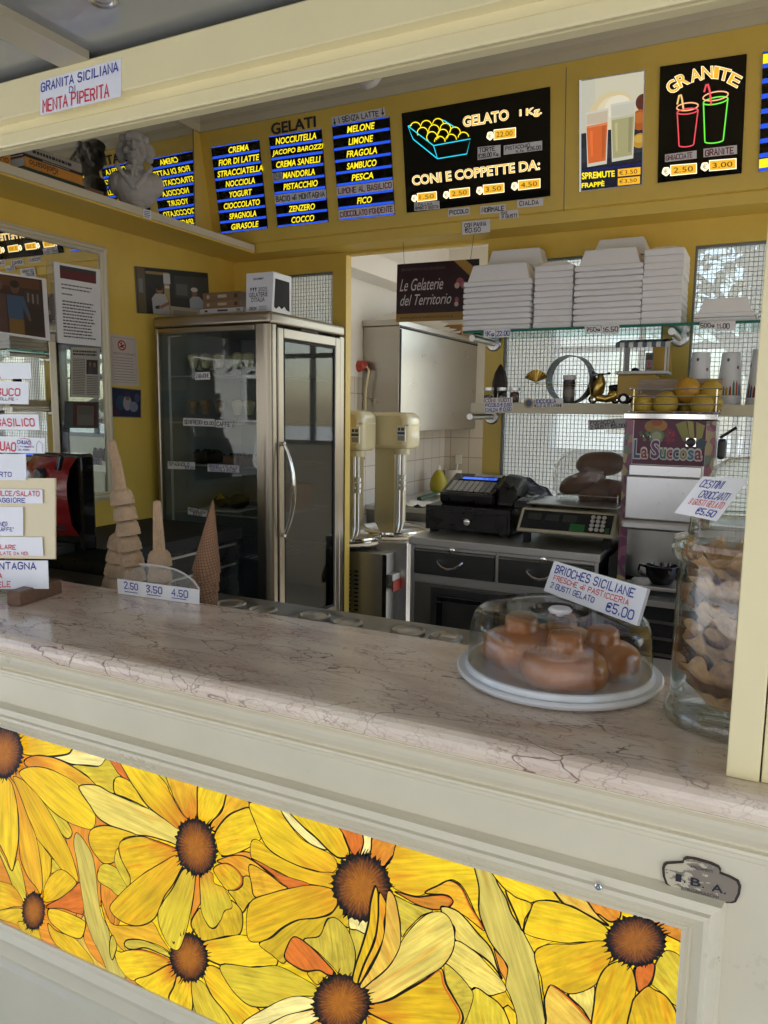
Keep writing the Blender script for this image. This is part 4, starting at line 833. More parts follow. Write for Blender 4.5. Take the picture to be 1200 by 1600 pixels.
q = wq([r6(388, 330), r6(588, 335), r6(588, 492), r6(388, 490)], MO); t = card('framed_notice', 'small grey notice with a dark red border taped low on the mirror', q, [], m=cm((64, 70, 72)), cat='notice')
paint(q, t, [((70, 22, 22), (.22, .06, .93, .94)), ((96, 92, 84), (.34, .16, .84, .90)), ((84, 80, 72), (.38, .2, .8, .5))])
q = wq([r5(818, 822), r5(1020, 850), r5(1045, 1215), r5(835, 1205)]); t = card('no_smoking_notice', 'paper notice with a red no smoking symbol on the yellow wall', q, [('VIETATO FUMARE', 'ink_grey', .10, .345, .90, .395, 'p')], cat='notice', m=mat('pinkish paper', (.56, .50, .46), .6))
c, ru, rv = (.44, .20), .155, .105
ring = lambda r: [(c[0] + ru * r * math.cos(a * .2618), c[1] + rv * r * math.sin(a * .2618)) for a in range(24)]
paint(q, t, [((168, 28, 34), ring(1)), ((200, 190, 180), ring(.74)), ((30, 26, 26), [(c[0] - .08, c[1] + .02), (c[0] + .09, c[1] - .03), (c[0] + .09, c[1] + .0), (c[0] - .08, c[1] + .05)]), ((30, 26, 26), [(c[0] - .03, c[1] - .06), (c[0] + .0, c[1] - .065), (c[0] + .02, c[1] + .05), (c[0] - .02, c[1] + .05)]), ((168, 28, 34), [(c[0] - ru * .66, c[1] - rv * .55), (c[0] - ru * .5, c[1] - rv * .7), (c[0] + ru * .66, c[1] + rv * .55), (c[0] + ru * .5, c[1] + rv * .7)])])
textlines(q, t, 9, .12, .42, .9, .92, (110, 104, 98), .22); 
bd = MB(); 
for a in ((.08, .05, .93, .056), (.08, .94, .93, .946), (.08, .05, .086, .946), (.924, .05, .93, .946)): bd.add([q.at(u, v, .0007) for u, v in ((a[0], a[1]), (a[2], a[1]), (a[2], a[3]), (a[0], a[3]))], [(3, 2, 1, 0)])
bd.build('border_line', 'ink_grey', t)
q = wq([(170.4, 604), (220.6, 609), (220.8, 653), (170.4, 651.5)]); t = card('wall_photo', 'small dark blue photo of a person in white on the yellow wall under the notice', q, [], m=cm((120, 112, 100)), cat='picture')
paint(q, t, [((22, 26, 62), (.02, .03, .97, .97)), ((60, 24, 58), [(.02, .6), (.3, .55), (.34, .97), (.02, .97)]), ((36, 62, 86), ('o', .36, .5, .16, .25)), ((150, 140, 150), ('o', .55, .5, .13, .26)), ((112, 84, 70), ('o', .56, .3, .07, .11)), ((40, 40, 66), ('o', .55, .2, .09, .09)), ((120, 130, 150), ('o', .75, .62, .14, .18)), ((64, 70, 104), ('o', .86, .3, .09, .16))])
q = wq([(210, 415.6), (325, 426.5), (329, 496), (214.2, 489.4)], .004); t = card('workers_photo', 'old photo of two people in white work clothes on the wall above the fridge', q, [], m=cm((120, 110, 96)), cat='picture')
paint(q, t, [((36, 38, 42), (.01, .01, .99, .99)), ((96, 88, 68), (.02, .02, .12, .98)), ((120, 124, 128), (.04, .25, .09, .55)), ((150, 132, 92), (.13, .08, .40, .14)), ((170, 150, 104), (.36, .08, .43, .99)), ((200, 200, 204), (.355, .1, .445, .32)), ((212, 212, 216), (.37, .36, .43, .42)),
    ((58, 60, 62), (.5, .12, .98, .6)), ((90, 94, 96), (.52, .3, .68, .55)), ((176, 178, 182), [(.19, .66), (.24, .55), (.36, .55), (.4, .7), (.42, .99), (.2, .99)]), ((150, 108, 86), ('o', .295, .46, .045, .09)), ((34, 26, 24), ('o', .295, .40, .048, .06)), ((28, 24, 24), (.255, .445, .335, .47)), ((30, 30, 34), [(.23, .82), (.29, .80), (.28, .88), (.23, .88)]), ((150, 108, 86), [(.28, .82), (.41, .7), (.43, .76), (.3, .88)]),
    ((170, 180, 196), [(.7, .62), (.75, .55), (.84, .55), (.9, .64), (.92, .82), (.7, .82)]), ((140, 100, 80), ('o', .775, .48, .04, .08)), ((206, 206, 210), ('o', .775, .405, .05, .05)), ((182, 176, 156), [(.43, .8), (.99, .84), (.99, .99), (.43, .99)]), ((150, 146, 130), [(.46, .88), (.8, .9), (.8, .99), (.46, .99)])])

# books on the high shelf
def xq(x, y, X=-2.262): return px(x, y, 0, X)
def book(name, label, ya, yb, z0, z1, depth, m, X=-2.262, spine=None, cat='book', group='books on the high shelf'):
    t = thing(name, label, cat, group)
    b = MB(); c = .0022
    b.bx(X - depth, X, ya, yb, z0, z0 + c); b.bx(X - depth, X, ya, yb, z1 - c, z1); b.bx(X - c, X, ya, yb, z0 + c, z1 - c); b.build('cover', m, t, bevel=.0008)
    MB().bx(X - depth + .004, X - c - .0002, ya + .003, yb - .003, z0 + c + .0002, z1 - c - .0002).build('pages', 'paper', t)
    if spine: spine(Quad((X + .0006, ya, z1), (X + .0006, yb, z1), (X + .0006, yb, z0), (X + .0006, ya, z0)), t)
    return t
ya = xq(37.5, 250).y; yb = xq(131, 284).y; zs = 2.3225
def sp_gold(q, t):
    lt = MB(); qq = Quad(q.c[2], q.c[3], q.c[0], q.c[1]); printed(lt, qq, 'iGolosario', 0, (.45, .12, .93, .85), bold=.01); printed(lt, qq, 'ILMIO', 0, (.06, .3, .10, .7)) if 0 else None; lt.build('lettering', mat('dark print', (.05, .03, .01), .5), t)
def sp_lines(c, u0=.12, u1=.9, n=1):
    return lambda q, t: textlines(q, t, n, u0, .3, u1, .75, c, .7, 'lettering', 0)
book('shelf_book', 'thin green book at the bottom of the book stack on the high shelf', ya, yb + .004, zs, zs + .014, .17, cm((24, 52, 36)))
book('shelf_book', 'orange book lettered upside down, third from top in the high shelf stack', ya + .002, yb - .004, zs + .0145, zs + .046, .17, cm((190, 128, 48)), spine=sp_gold)
book('shelf_book', 'slim black book between orange and pale books on the high shelf', ya + .001, yb + .002, zs + .0465, zs + .057, .165, cm((24, 24, 26)), X=-2.265, spine=sp_lines((150, 150, 150), .3, .75))
book('shelf_book', 'pale grey book topmost of the stack on the high shelf', ya + .016, yb - .002, zs + .0575, zs + .088, .165, cm((150, 142, 130)), X=-2.268, spine=sp_lines((40, 40, 42), .1, .8))
ya2 = xq(-60, 222).y; yb2 = xq(16.5, 244).y
def sp_ario(q, t):
    lt = MB(); qq = Quad(q.c[2], q.c[3], q.c[0], q.c[1]); lt = MB(); printed(lt, q, 'Golosario', 0, (.3, .15, .95, .85), bold=.01); lt.build('lettering', mat('dark print', (.05, .03, .01), .5), t)
book('shelf_book', 'orange book lying alone at the left end of the high shelf', ya2, yb2, zs, zs + .034, .17, cm((196, 132, 50)), X=-2.262, spine=sp_ario)
book('shelf_book', 'white paged book lying between the two orange books on the high shelf', yb2 + .006, ya - .004, zs, zs + .040, .12, cm((60, 56, 54)), X=-2.33)
t = thing('wood_block', 'small brown wood block on the high shelf beside the books', 'block'); a = xq(131, 296).y
MB().bx(-2.36, -2.27, a + .008, a + .10, zs, zs + .018).build('block', 'wood', t, bevel=.002)

# plaster bust
def bust():
    c = px(216, 318, 0, -2.36); X0, Y0, Z0 = -2.37, c.y, zs
    t = thing('plaster_bust', 'grey plaster bust of a man with side curls on the high shelf', 'bust')
    # local: f = facing direction, s = sideways
    f = V((.62, -.78, 0)).normalized(); s = V((.78, .62, 0)).normalized(); up = V((0, 0, 1))
    T = Matrix(((s.x, f.x, 0, X0), (s.y, f.y, 0, Y0), (0, 0, 1, Z0), (0, 0, 0, 1))) @ Matrix.Scale(1.12, 4)
    b = MB(); k = 1.0
    b.lathe([(.042, 0), (.042, .012), (.034, .018), (.030, .030), (.036, .042), (.02, .05)], 28, 0, T)
    b.ball((0, -.005, .105), 1, 18, 0, .092, .052, .062, T); b.ball((0, -.005, .075), 1, 18, 0, .07, .046, .05, T)
    b.ball((-.062, -.008, .112), 1, 14, 0, .036, .042, .044, T); b.ball((.062, -.008, .112), 1, 14, 0, .036, .042, .044, T)
    b.tube([T @ V((0, -.008, .13)), T @ V((0, 0, .19))], [.036, .030], 16)
    b.ball((0, -.004, .236), 1, 22, 0, .043, .050, .056, T)      # skull
    b.ball((0, .020, .210), 1, 18, 0, .031, .034, .042, T); b.ball((0, .043, .180), 1, 14, 0, .015, .014, .013, T)   # jaw, chin
    b.ball((0, .036, .264), 1, 14, 0, .030, .014, .022, T)       # forehead
    b.tube([T @ V((0, .046, .254)), T @ V((0, .062, .228)), T @ V((0, .068, .218)), T @ V((0, .052, .212))], [.005, .0065, .009, .006], 10)   # nose
    b.ball((0, .055, .203), 1, 12, 0, .016, .007, .005, T); b.ball((0, .054, .193), 1, 12, 0, .013, .007, .0045, T)      # moustache, lip
    for sx in (-1, 1):
        b.ball((sx * .018, .047, .251), 1, 12, 0, .015, .009, .0055, T); b.ball((sx * .018, .042, .238), 1, 10, 0, .008, .006, .006, T); b.ball((sx * .026, .036, .217), 1, 12, 0, .014, .013, .014, T); b.ball((sx * .008, .058, .218), .006, 10, 0, 1, 1, .9, T)
        for (x, y, z, r) in ((.045, .000, .242, .016), (.051, -.006, .222, .017), (.048, -.010, .202, .015), (.038, .016, .262, .015), (.030, -.02, .272, .02), (.046, -.022, .232, .024), (.054, .004, .232, .011), (.056, -.002, .210, .010)): b.ball((sx * x, y, z), r, 12, 0, 1, 1, 1, T)
        for i in range(9): b.ball((sx * (.006 + i * .0065), .047 - i * .0012, .092 + .0085 * i), 1, 10, 0, .008, .0055, .010, T)     # lapels
        b.ball((sx * .017, .040, .158), 1, 10, 0, .016, .011, .011, T)
    b.ball((0, .046, .158), 1, 10, 0, .008, .009, .009, T); b.ball((.007, .046, .140), 1, 10, 0, .008, .008, .015, T); b.ball((-.007, .046, .142), 1, 10, 0, .007, .008, .013, T)
    b.ball((0, -.018, .274), 1, 14, 0, .036, .038, .026, T)
    o = b.build('figure', 'bust', t); m = o.modifiers.new('remesh', 'REMESH'); m.mode = 'VOXEL'; m.voxel_size = .0022; m.use_smooth_shade = True
    sm = o.modifiers.new('smooth', 'SMOOTH'); sm.iterations = 2; sm.factor = .4
bust()
r7 = lambda a, b: (a / 2.857, 200 + b / 2.857)
q = pquad([r7(640, 362), r7(675, 368), r7(676, 410), r7(640, 400)], (-2.2485, 0, 0), (1, 0, 0)); t = card('shelf_tag', 'tiny handwritten tag stuck on the front edge of the high shelf', q, [('BUSTO', 'ink_dark', .1, .1, .9, .4), ('E.B.', 'ink_dark', .1, .5, .8, .85)][:0], cat='tag'); textlines(q, t, 4, .1, .1, .9, .9, (40, 50, 110), .45, 'lettering')

# ============================================================ GLASS DOOR FRIDGE
FX0, FX1, FY0, FY1, FZ1 = -2.457, -1.84, 2.60, 3.212, 1.945
FR = thing('display_fridge', 'tall steel display fridge with glass front and glass side door', 'fridge')
dark = mat('fridge liner', (.30, .33, .33), .45)
b = MB(); b.bx(FX0, FX1, FY0, FY1, .05, .55); b.build('base', 'fridgesteel', FR, bevel=.006)
b = MB(); b.bx(FX0 - .004, FX1 + .004, FY0 - .004, FY1, 1.895, FZ1); b.build('top', 'fridgesteel', FR, bevel=.014, seg=4)
b = MB(); b.bx(FX0, FX0 + .02, FY0, FY0 + .03, .551, 1.894); b.bx(FX0 + .02, FX1 - .075, FY0, FY0 + .03, 1.870, 1.894); b.build('post', 'fridgesteel', FR, bevel=.004)
b = MB(); prof = [(FX1 - .068, FY0), (FX1 - .03, FY0)] + [(FX1 - .03 + .028 * math.sin(a), FY0 + .028 - .028 * math.cos(a)) for a in (k * math.pi / 16 for k in range(1, 8))] + [(FX1 - .002, FY0 + .028), (FX1 - .002, FY0 + .05), (FX1 - .068, FY0 + .05)]
b.prism([(x, y, .551) for x, y in prof], (0, 0, 1.343)); b.build('post', 'fridgesteel', FR, bevel=0)
b = MB(); b.bx(FX1 - .04, FX1, FY1 - .04, FY1, .551, 1.894); b.build('post', 'fridgesteel', FR, bevel=.004)
b = MB(); b.bx(FX0, FX0 + .012, FY0 + .031, FY1 - .012, .551, 1.894); b.bx(FX0, FX1 - .041, FY1 - .012, FY1, .551, 1.894); b.build('liner', dark, FR)
MB().bx(FX0 + .021, FX1 - .069, FY0 + .008, FY0 + .014, .552, 1.869).build('front_pane', 'fridgeglass', FR)
D0, D1 = FY0 + .055, FY1 - .045
dr = MB(); dz0, dz1, dw = .56, 1.885, .042
X_ = FX1 - .012
dr.bx(X_, X_ + .016, D0, D0 + dw, dz0, dz1); dr.bx(X_, X_ + .016, D1 - dw, D1, dz0, dz1); dr.bx(X_, X_ + .016, D0 + dw, D1 - dw, dz1 - dw, dz1); dr.bx(X_, X_ + .016, D0 + dw, D1 - dw, dz0, dz0 + dw)
dd = dr.build('door', 'fridgesteel', FR, bevel=.004)
g = MB(); w2 = .012
a0, a1 = D0 + dw, D1 - dw; c0, c1 = dz0 + dw, dz1 - dw
g.bx(X_ + .001, X_ + .013, a0 + .0005, a0 + w2, c0, c1); g.bx(X_ + .001, X_ + .013, a1 - w2, a1 - .0005, c0, c1); g.bx(X_ + .001, X_ + .013, a0 + w2, a1 - w2, c1 - w2, c1 - .0005); g.bx(X_ + .001, X_ + .013, a0 + w2, a1 - w2, c0 + .0005, c0 + w2); g.build('gasket', 'matteblack', dd)
MB().bx(X_ + .004, X_ + .009, a0 + w2, a1 - w2, c0 + w2, c1 - w2).build('door_pane', thin_glass('tinted door glass', (.56, .59, .58), .02, .8), dd)
hz0, hz1 = px(436, 840, 0, FX1 + .02).z, px(430, 693, 0, FX1 + .02).z; hy = D0 + .022; pts = []
for k in range(13): u = k / 12; pts.append((FX1 + .012 + .045 * math.sin(math.pi * u) ** .7, hy + .012 * math.sin(math.pi * u), hz0 + (hz1 - hz0) * u))
hd = MB(); hd.tube(pts, [.006 + .004 * math.sin(math.pi * k / 12) for k in range(13)], 10); hd.tube([(FX1 + .003, hy, hz0 + .004), (FX1 + .02, hy, hz0 + .004)], .009, 10); hd.tube([(FX1 + .003, hy, hz1 - .004), (FX1 + .02, hy, hz1 - .004)], .009, 10); hd.build('handle', 'chrome', dd)
lt = MB(); q = pquad([(470, 513), (497, 518), (497, 522.5), (470, 517.5)], (X_ + .0165, 0, 0), (1, 0, 0)); textlines(q, dd, 1, 0, 0, 1, 1, (60, 56, 52), .8, 'badge', 0)
zsh = [px(330, y, 1, FY0 + .05).z for y in (588, 661, 728, 803, 866)]
for zz in zsh:
    s = MB(); s.tube([(FX0 + .03, FY0 + .05, zz), (FX1 - .06, FY0 + .05, zz)], .004, 8); s.tube([(FX0 + .03, FY1 - .06, zz), (FX1 - .06, FY1 - .06, zz)], .003, 6)
    for k in range(16): x = FX0 + .03 + (FX1 - FX0 - .09) * k / 15; s.tube([(x, FY0 + .05, zz - .003), (x, FY1 - .06, zz - .003)], .0016, 5)
    s.build('wire_shelf', mat('shelf wire', (.50, .52, .52), .3, metal=.7), FR)
s = MB()
for x in (FX0 + .045, FX0 + .052): s.tube([(x, FY0 + .04, .6), (x, FY0 + .04, 1.86)], .003, 6)
s.tube([(FX0 + .045, FY0 + .04, 1.86), (FX0 + .12, FY0 + .04, 1.865)], .003, 6); s.build('shelf_rail', 'lightgrey', FR)
# tags on the fridge glass
r8 = lambda a, b: (150 + a / 2.927, 660 + b / 2.927); r7b = lambda a, b: (180 + a / 3.158, 380 + b / 3.158); FQ = (0, FY0 + .0065, 0)
def ftag(pts, label, rows): return card('price_tag', label, pquad(pts, FQ, (0, -1, 0)), rows, cat='price tag', group='handwritten tags on the fridge front', w=.7, jit=.15)
ftag([r7b(395, 637), r7b(467, 635), r7b(467, 672), r7b(395, 675)], 'small white fridge tag reading ZABAIONE, uppermost on the glass', [('ZABAIONE', 'ink_dark', .06, .25, .94, .75)])
ftag([r7b(335, 862), r7b(490, 868), r7b(490, 905), r7b(335, 900)], 'long white fridge tag reading SEMIFREDDI with a price', [('SEMIFREDDI', 'ink_dark', .05, .25, .62, .75), ('€3.00', 'ink_dark', .68, .35, .97, .8)])
ftag([r7b(496, 872), r7b(578, 875), r7b(577, 912), r7b(495, 908)], 'white fridge tag reading CAFFE beside the long one', [("CAFFE'", 'ink_dark', .08, .22, .95, .8)])
ftag([r8(328, 178), r8(452, 182), r8(452, 216), r8(328, 212)], 'white fridge tag reading SPAGNOLO near the left post', [('SPAGNOLO', 'ink_dark', .05, .12, .8, .55), ('€3.00', 'ink_blue', .66, .6, .97, .95)])
ftag([r8(510, 190), r8(655, 197), r8(655, 230), r8(510, 224)], 'white two line fridge tag reading GRANELLATO ALLA NOCCIOLA', [('GRANELLATO ALLA', 'ink_blue', .05, .1, .94, .45), ('NOCCIOLA €3.00', 'ink_blue', .08, .55, .9, .9)])
ftag([r8(420, 387), r8(510, 405), r8(505, 433), r8(420, 420)], 'white tilted fridge tag reading MEDAGLIONI', [('MEDAGLIONI', 'ink_dark', .06, .15, .94, .5), ('€3.50', 'ink_dark', .3, .55, .75, .92)])
q = pquad([r8(447, 574), r8(572, 578), r8(572, 612), r8(447, 608)], FQ, (0, -1, 0)); card('price_tag', 'blank white fridge tag low on the glass behind the waffle cone', q, [], cat='price tag', group='handwritten tags on the fridge front')
# food inside the fridge
def goblet(label, x, y, z, m, hgt=.085):
    t = thing('dessert_glass', label, 'dessert glass', 'filled dessert glasses in the fridge'); T = Matrix.Translation((x, y, z))
    b = MB(); b.lathe([(.022, 0), (.022, .003), (.006, .008), (.006, .02), (.016, .03), (.028, hgt), (.0265, hgt), (.015, .034), (.001, .03)], 18, 0, T); b.build('glass', 'glass', t)
    b = MB(); b.lathe([(.001, .0325), (.0145, .0345), (.0258, hgt - .004), (.024, hgt + .004), (.012, hgt + .012), (.001, hgt + .014)], 18, 0, T); b.build('cream', m, t)
gc = mat('pale gelato', (.72, .62, .42), .6, noise=.1, nscale=30); gb = mat('brown gelato', (.28, .16, .09), .6, noise=.2, nscale=30)
for i, (x, dy) in enumerate(((303, 0), (321, 0), (343, .01), (372, -.01), (389, 0), (312, .12), (334, .12), (360, .12))):
    p = px(x, 586, 1, FY0 + .10 + dy); goblet('pale cream dessert glass, %s on the upper fridge shelf' % (['far left front', 'second from left in front', 'middle front', 'second from right in front', 'far right front', 'left in the back row', 'middle of the back row', 'right in the back row'][i]), p.x, p.y, zsh[0] + .004, gc)
for i, x in enumerate((302, 322, 345, 371, 390)):
    p = px(x, 658, 1, FY0 + .11); goblet('brown dessert glass, %s on the second fridge shelf' % (['far left', 'second from left', 'middle', 'second from right', 'far right'][i]), p.x, p.y, zsh[1] + .004, gb if i < 3 else gc)
def cakebox(label, xa, xb, zz, hh, m, y=.10, d=.12):
    t = thing('cake', label, 'cake', 'cakes in the fridge'); a = px(xa, 700, 1, FY0 + y).x; b_ = px(xb, 700, 1, FY0 + y).x
    b = MB(); b.bx(a, b_, FY0 + y, FY0 + y + d, zz + .004, zz + hh); b.build('cake', m, t, bevel=.006); r = MB()
    for k in range(14): r.ball((random.uniform(a, b_), FY0 + y + random.uniform(.01, d - .01), zz + hh + .003), random.uniform(.004, .009), 8)
    r.build('crumbs', 'matteblack', t)
cakebox('light brown frosted cake with dark crumbs on the third fridge shelf', 347, 368, zsh[2], .045, gb); cakebox('second light brown cake beside the crumb cake, nearer the corner post', 372, 392, zsh[2], .043, gb); cakebox('dark chocolate cake at the left of the third fridge shelf', 300, 322, zsh[2], .055, mat('chocolate', (.03, .016, .01), .4))
t = thing('cake_tray', 'dark tray with a yellow slice on the fourth fridge shelf', 'tray'); a = px(322, 790, 1, FY0 + .15).x
b = MB(); b.bx(a, a + .21, FY0 + .1, FY0 + .3, zsh[3] + .004, zsh[3] + .014); b.build('tray', 'lightgrey', t, bevel=.003); b = MB(); b.ball((a + .15, FY0 + .2, zsh[3] + .045), .05, 16, 0, 1, 1, .7); b.ball((a + .05, FY0 + .2, zsh[3] + .04), .04, 16, 0, 1, 1, .7); b.build('cake', 'matteblack', t); b = MB(); b.prism([(a + .06, FY0 + .15, zsh[3] + .05), (a + .11, FY0 + .14, zsh[3] + .062), (a + .085, FY0 + .14, zsh[3] + .085)], (0, .01, 0)); b.build('slice', cm((200, 170, 40)), t)
t = thing('tub', 'white gelato tub behind the fridge side door on the upper shelf', 'tub', 'tubs in the fridge'); b = MB(); b.bx(-2.10, -1.92, FY0 + .30, FY0 + .50, zsh[0] + .004, zsh[0] + .10); b.build('tub', 'lightgrey', t, bevel=.012)
d = dup(t, (0, -.02, zsh[1] - zsh[0]), 'white gelato tub behind the fridge side door on the second shelf'); d = dup(t, (-.2, .02, zsh[3] - zsh[0]), 'white gelato tub deep in the fridge on the fourth shelf')
t = thing('box', 'orange box behind the fridge side door on the fourth shelf', 'box'); MB().bx(-2.06, -1.92, FY0 + .26, FY0 + .46, zsh[3] + .004, zsh[3] + .12).build('box', cm((170, 84, 36)), t, bevel=.004)
# on top of the fridge
def ontop(pts, z0, z1, depth, name, label, m, cat, group=None, spine=None, Y=2.74):
    t = thing(name, label, cat, group); xa, xb = px(pts[0], 460, 1, Y).x, px(pts[1], 460, 1, Y).x
    MB().bx(xa, xb, Y, Y + depth, z0, z1).build('box', m, t, bevel=.0015)
    if spine: spine(Quad((xa, Y - .0005, z1), (xb, Y - .0005, z1), (xb, Y - .0005, z0), (xa, Y - .0005, z0)), t)
    return t
zt = FZ1 + .0005; hgt = [px(320, y, 1, 2.74).z for y in (486.5, 480.5, 473, 461.5, 449)]
def sp_box(c1, c2): return lambda q, t: (paint(q, t, [(c1, (.12, .3, .19, .7)), (c1, (.42, .3, .66, .66)), (c2, (.86, .25, .95, .75))], 'printed_marks'))
zb = [zt + k * .0005 for k in range(5)]; H = [.021, .021, .034, .034]; zc = zt
for i, (xr, hh, col, lab) in enumerate((((311, 378.5), .021, (205, 205, 212), 'flat white box at the bottom of the stack on the fridge'), ((311.5, 379), .021, (210, 210, 216), 'flat white box second from bottom on the fridge'), ((316.5, 374), .031, (132, 104, 78), 'flat brown kraft box third from bottom on the fridge'), ((316.5, 374), .036, (120, 96, 74), 'flat brown kraft box topmost of the stack on the fridge'))):
    ontop(xr, zc, zc + hh, .17, 'flat_box', lab, cm(col, .6), 'box', 'flat boxes stacked on the fridge', sp_box((70, 66, 64), (150, 140, 130)) if i < 2 else sp_box((180, 168, 150), (70, 56, 44))); zc += hh + .0006
ND = thing('napkin_dispenser', 'white napkin dispenser with black slot on top of the fridge', 'napkin dispenser')
q4 = [(384.2, 427.5), (427.5, 423.5), (424.5, 480.7), (383.6, 481.3)]; fq = pquad(q4, (0, 2.68, 0), (0, -1, 0)); bl = fq.c
zf = zt; A = [V(p) for p in bl]
for i in (2, 3): A[i].z = zf
bk = [p + V((.006 if i in (0,) else -.004, .15, 0)) for i, p in enumerate(A)]; bk[1].y = A[1].y + .14; bk[0].y = A[0].y + .14
b = MB(); b.hexa([A[3], A[2], A[1], A[0]], [bk[3], bk[2], bk[1], bk[0]]); b.f = [tuple(reversed(f)) for f in b.f]; b.build('body', 'plastic_white', ND, bevel=.004)
fq = Quad(*[p + V((0, -.0006, 0)) for p in A]); lt = MB()
printed(lt, fq, '2025', 0, (.47, .36, .80, .46)); printed(lt, fq, 'GELATERIE', 0, (.13, .48, .82, .59), bold=.01); printed(lt, fq, "D'ITALIA", 0, (.22, .60, .72, .71), bold=.01); printed(lt, fq, 'ORION', 0, (.14, .82, .42, .91), shear=.2, bold=.02); printed(lt, fq, 'GOURMET', 0, (.28, .13, .66, .18), bold=.02)
for k in range(3):
    u = .2 + k * .09; lt.add([fq.at(a, b_, .0006) for a, b_ in ((u - .03, .36), (u + .03, .36), (u + .02, .40), (u, .47), (u - .02, .40))], [(4, 3, 2, 1, 0)])
lt.build('lettering', 'ink_dark', ND); textlines(fq, ND, 3, .52, .80, .82, .93, (90, 90, 94), .35)
sq = Quad(*(p + V((.0012, 0, 0)) for p in (A[1], bk[1], bk[2], A[2]))); sl = MB(); pts = [(.1, .16), (.86, .16), (.9, .88), (.74, .86), (.62, .78), (.48, .86), (.34, .80), (.2, .88), (.1, .84)]
sl.add([sq.at(u, v) for u, v in pts], [tuple(range(len(pts)))[::-1]]); sl.build('slot', 'matteblack', ND)

# ============================================================ LIT MENU BOARDS ON THE FASCIA
r2 = lambda a, b: (300 + a / 3.53, 100 + b / 3.53)
M['strip'] = mat('grey handwritten strip', (.76, .76, .79), .5)
def menu(name, label, q4, rows, hands):
    t = thing(name, label, 'menu board', 'lit flavour boards'); q = fquad(*q4, .006); n = len(rows); back = [p - q.n * .0055 for p in q.c]
    b = MB(); b.hexa([q.c[3], q.c[2], q.c[1], q.c[0]], [back[3], back[2], back[1], back[0]]); b.f = [tuple(reversed(f)) for f in b.f]; b.build('board', 'blackgloss', t)
    bl = MB(); yl = MB(); edge = .018
    for k in range(n + 1):
        v = k / n; a = max(0, v - .0185); e = min(1, v + .0095)
        bl.add([q.at(u, w, .0004) for u, w in ((0.005, a), (.995, a), (.995, e), (.005, e))], [(3, 2, 1, 0)])
    for k, r in enumerate(rows):
        if k in hands: continue
        txt, u0, u1 = r; v0, v1 = (k + .235) / n, (k + .785) / n
        yl = MB(); printed(yl, q, txt, 0, (u0, v0, u1, v1), shear=.22, bold=.022); yl.build('lettering', 'yellow_e', t)
    bl.build('blue_bars', 'blue_e', t)
    for k, (txt, ink) in hands.items():
        sq = q.sub(0, (k + .12) / n, 1, (k + .88) / n); card('handwritten_strip', None, sq, [(txt, ink, .03, .22, .97, .80)], m='strip', parent=t, off=.0012, w=.75, jit=.3)
    return q, t
menu('menu_board', 'black lit flavour board beginning with CREMA, leftmost of the three', [r2(105, 460), r2(368, 417), r2(416, 905), r2(160, 935)],
     [('CREMA', .36, .78), ('FIOR DI LATTE', .12, .98), ('STRACCIATELLA', .07, 1.03), ('NOCCIOLA', .22, .84), ('YOGURT', .28, .76), ('CIOCCOLATO', .13, .90), ('SPAGNOLA', .22, .80), ('GIRASOLE', .24, .83)], {})
q2, t2 = menu('menu_board', 'black lit flavour board beginning with NOCCIUTELLA, under the word GELATI', [r2(424, 400), r2(712, 357), r2(752, 870), r2(472, 900)],
     [('NOCCIUTELLA', .12, .90), ('JACOPO BAROZZI', .03, 1.02), ('CREMA SANELLI', .09, .95), ('MANDORLA', .20, .82), ('PISTACCHIO', .19, .86), None, ('ZENZERO', .25, .77), ('COCCO', .29, .74)], {5: ('BACIO di MONTAGNA', 'ink_dark')})
card('small_tag', None, q2.sub(.0, 3.2 / 8, .19, 3.9 / 8), [('DOLCE', 'ink_dark', .1, .12, .9, .45), ('SALATO', 'ink_dark', .1, .55, .9, .88)], m='strip', parent=t2, off=.0012, w=.7)
menu('menu_board', 'black lit flavour board beginning with MELONE, under the I SENZA LATTE strip', [r2(772, 342), r2(1088, 290), r2(1118, 830), r2(812, 862)],
     [('MELONE', .26, .75), ('LIMONE', .27, .71), ('FRAGOLA', .22, .76), ('SAMBUCO', .21, .74), ('PESCA', .28, .67), None, ('FICO', .35, .62), None], {5: ('LIMONE AL BASILICO', 'ink_dred'), 7: ('CIOCCOLATO FONDENTE', 'ink_dred')})
t = thing('gelati_lettering', 'dark raised letters reading GELATI on the yellow sign fascia', 'lettering'); q = fquad(r2(434, 328), r2(680, 285), r2(682, 347), r2(438, 392), .004); lt = MB(); printed(lt, q, 'GELATI', 0, bold=.02)
nv = len(lt.v); me_f = list(lt.f); lt.add([V(p) - q.n * .0035 for p in lt.v], [tuple(reversed(f)) for f in me_f])
lt.build('letters', mat('dark letters', (.015, .015, .03), .35), t)
def ftagc(name, label, pts, rows, off=.003, m='strip', **k): return card(name, label, fquad(*pts, off), rows, m=m, cat='tag', group='handwritten tags round the price boards', w=.75, jit=.3, **k)
ftagc('handwritten_tag', 'grey strip reading I SENZA LATTE with arrows above the third flavour board', [r2(768, 294), r2(1062, 240), r2(1066, 286), r2(775, 340)], [('↓', 'ink_dark', .02, .2, .08, .9), ('I SENZA LATTE', 'ink_dark', .13, .22, .88, .82), ('↓', 'ink_dark', .93, .15, .99, .85)])

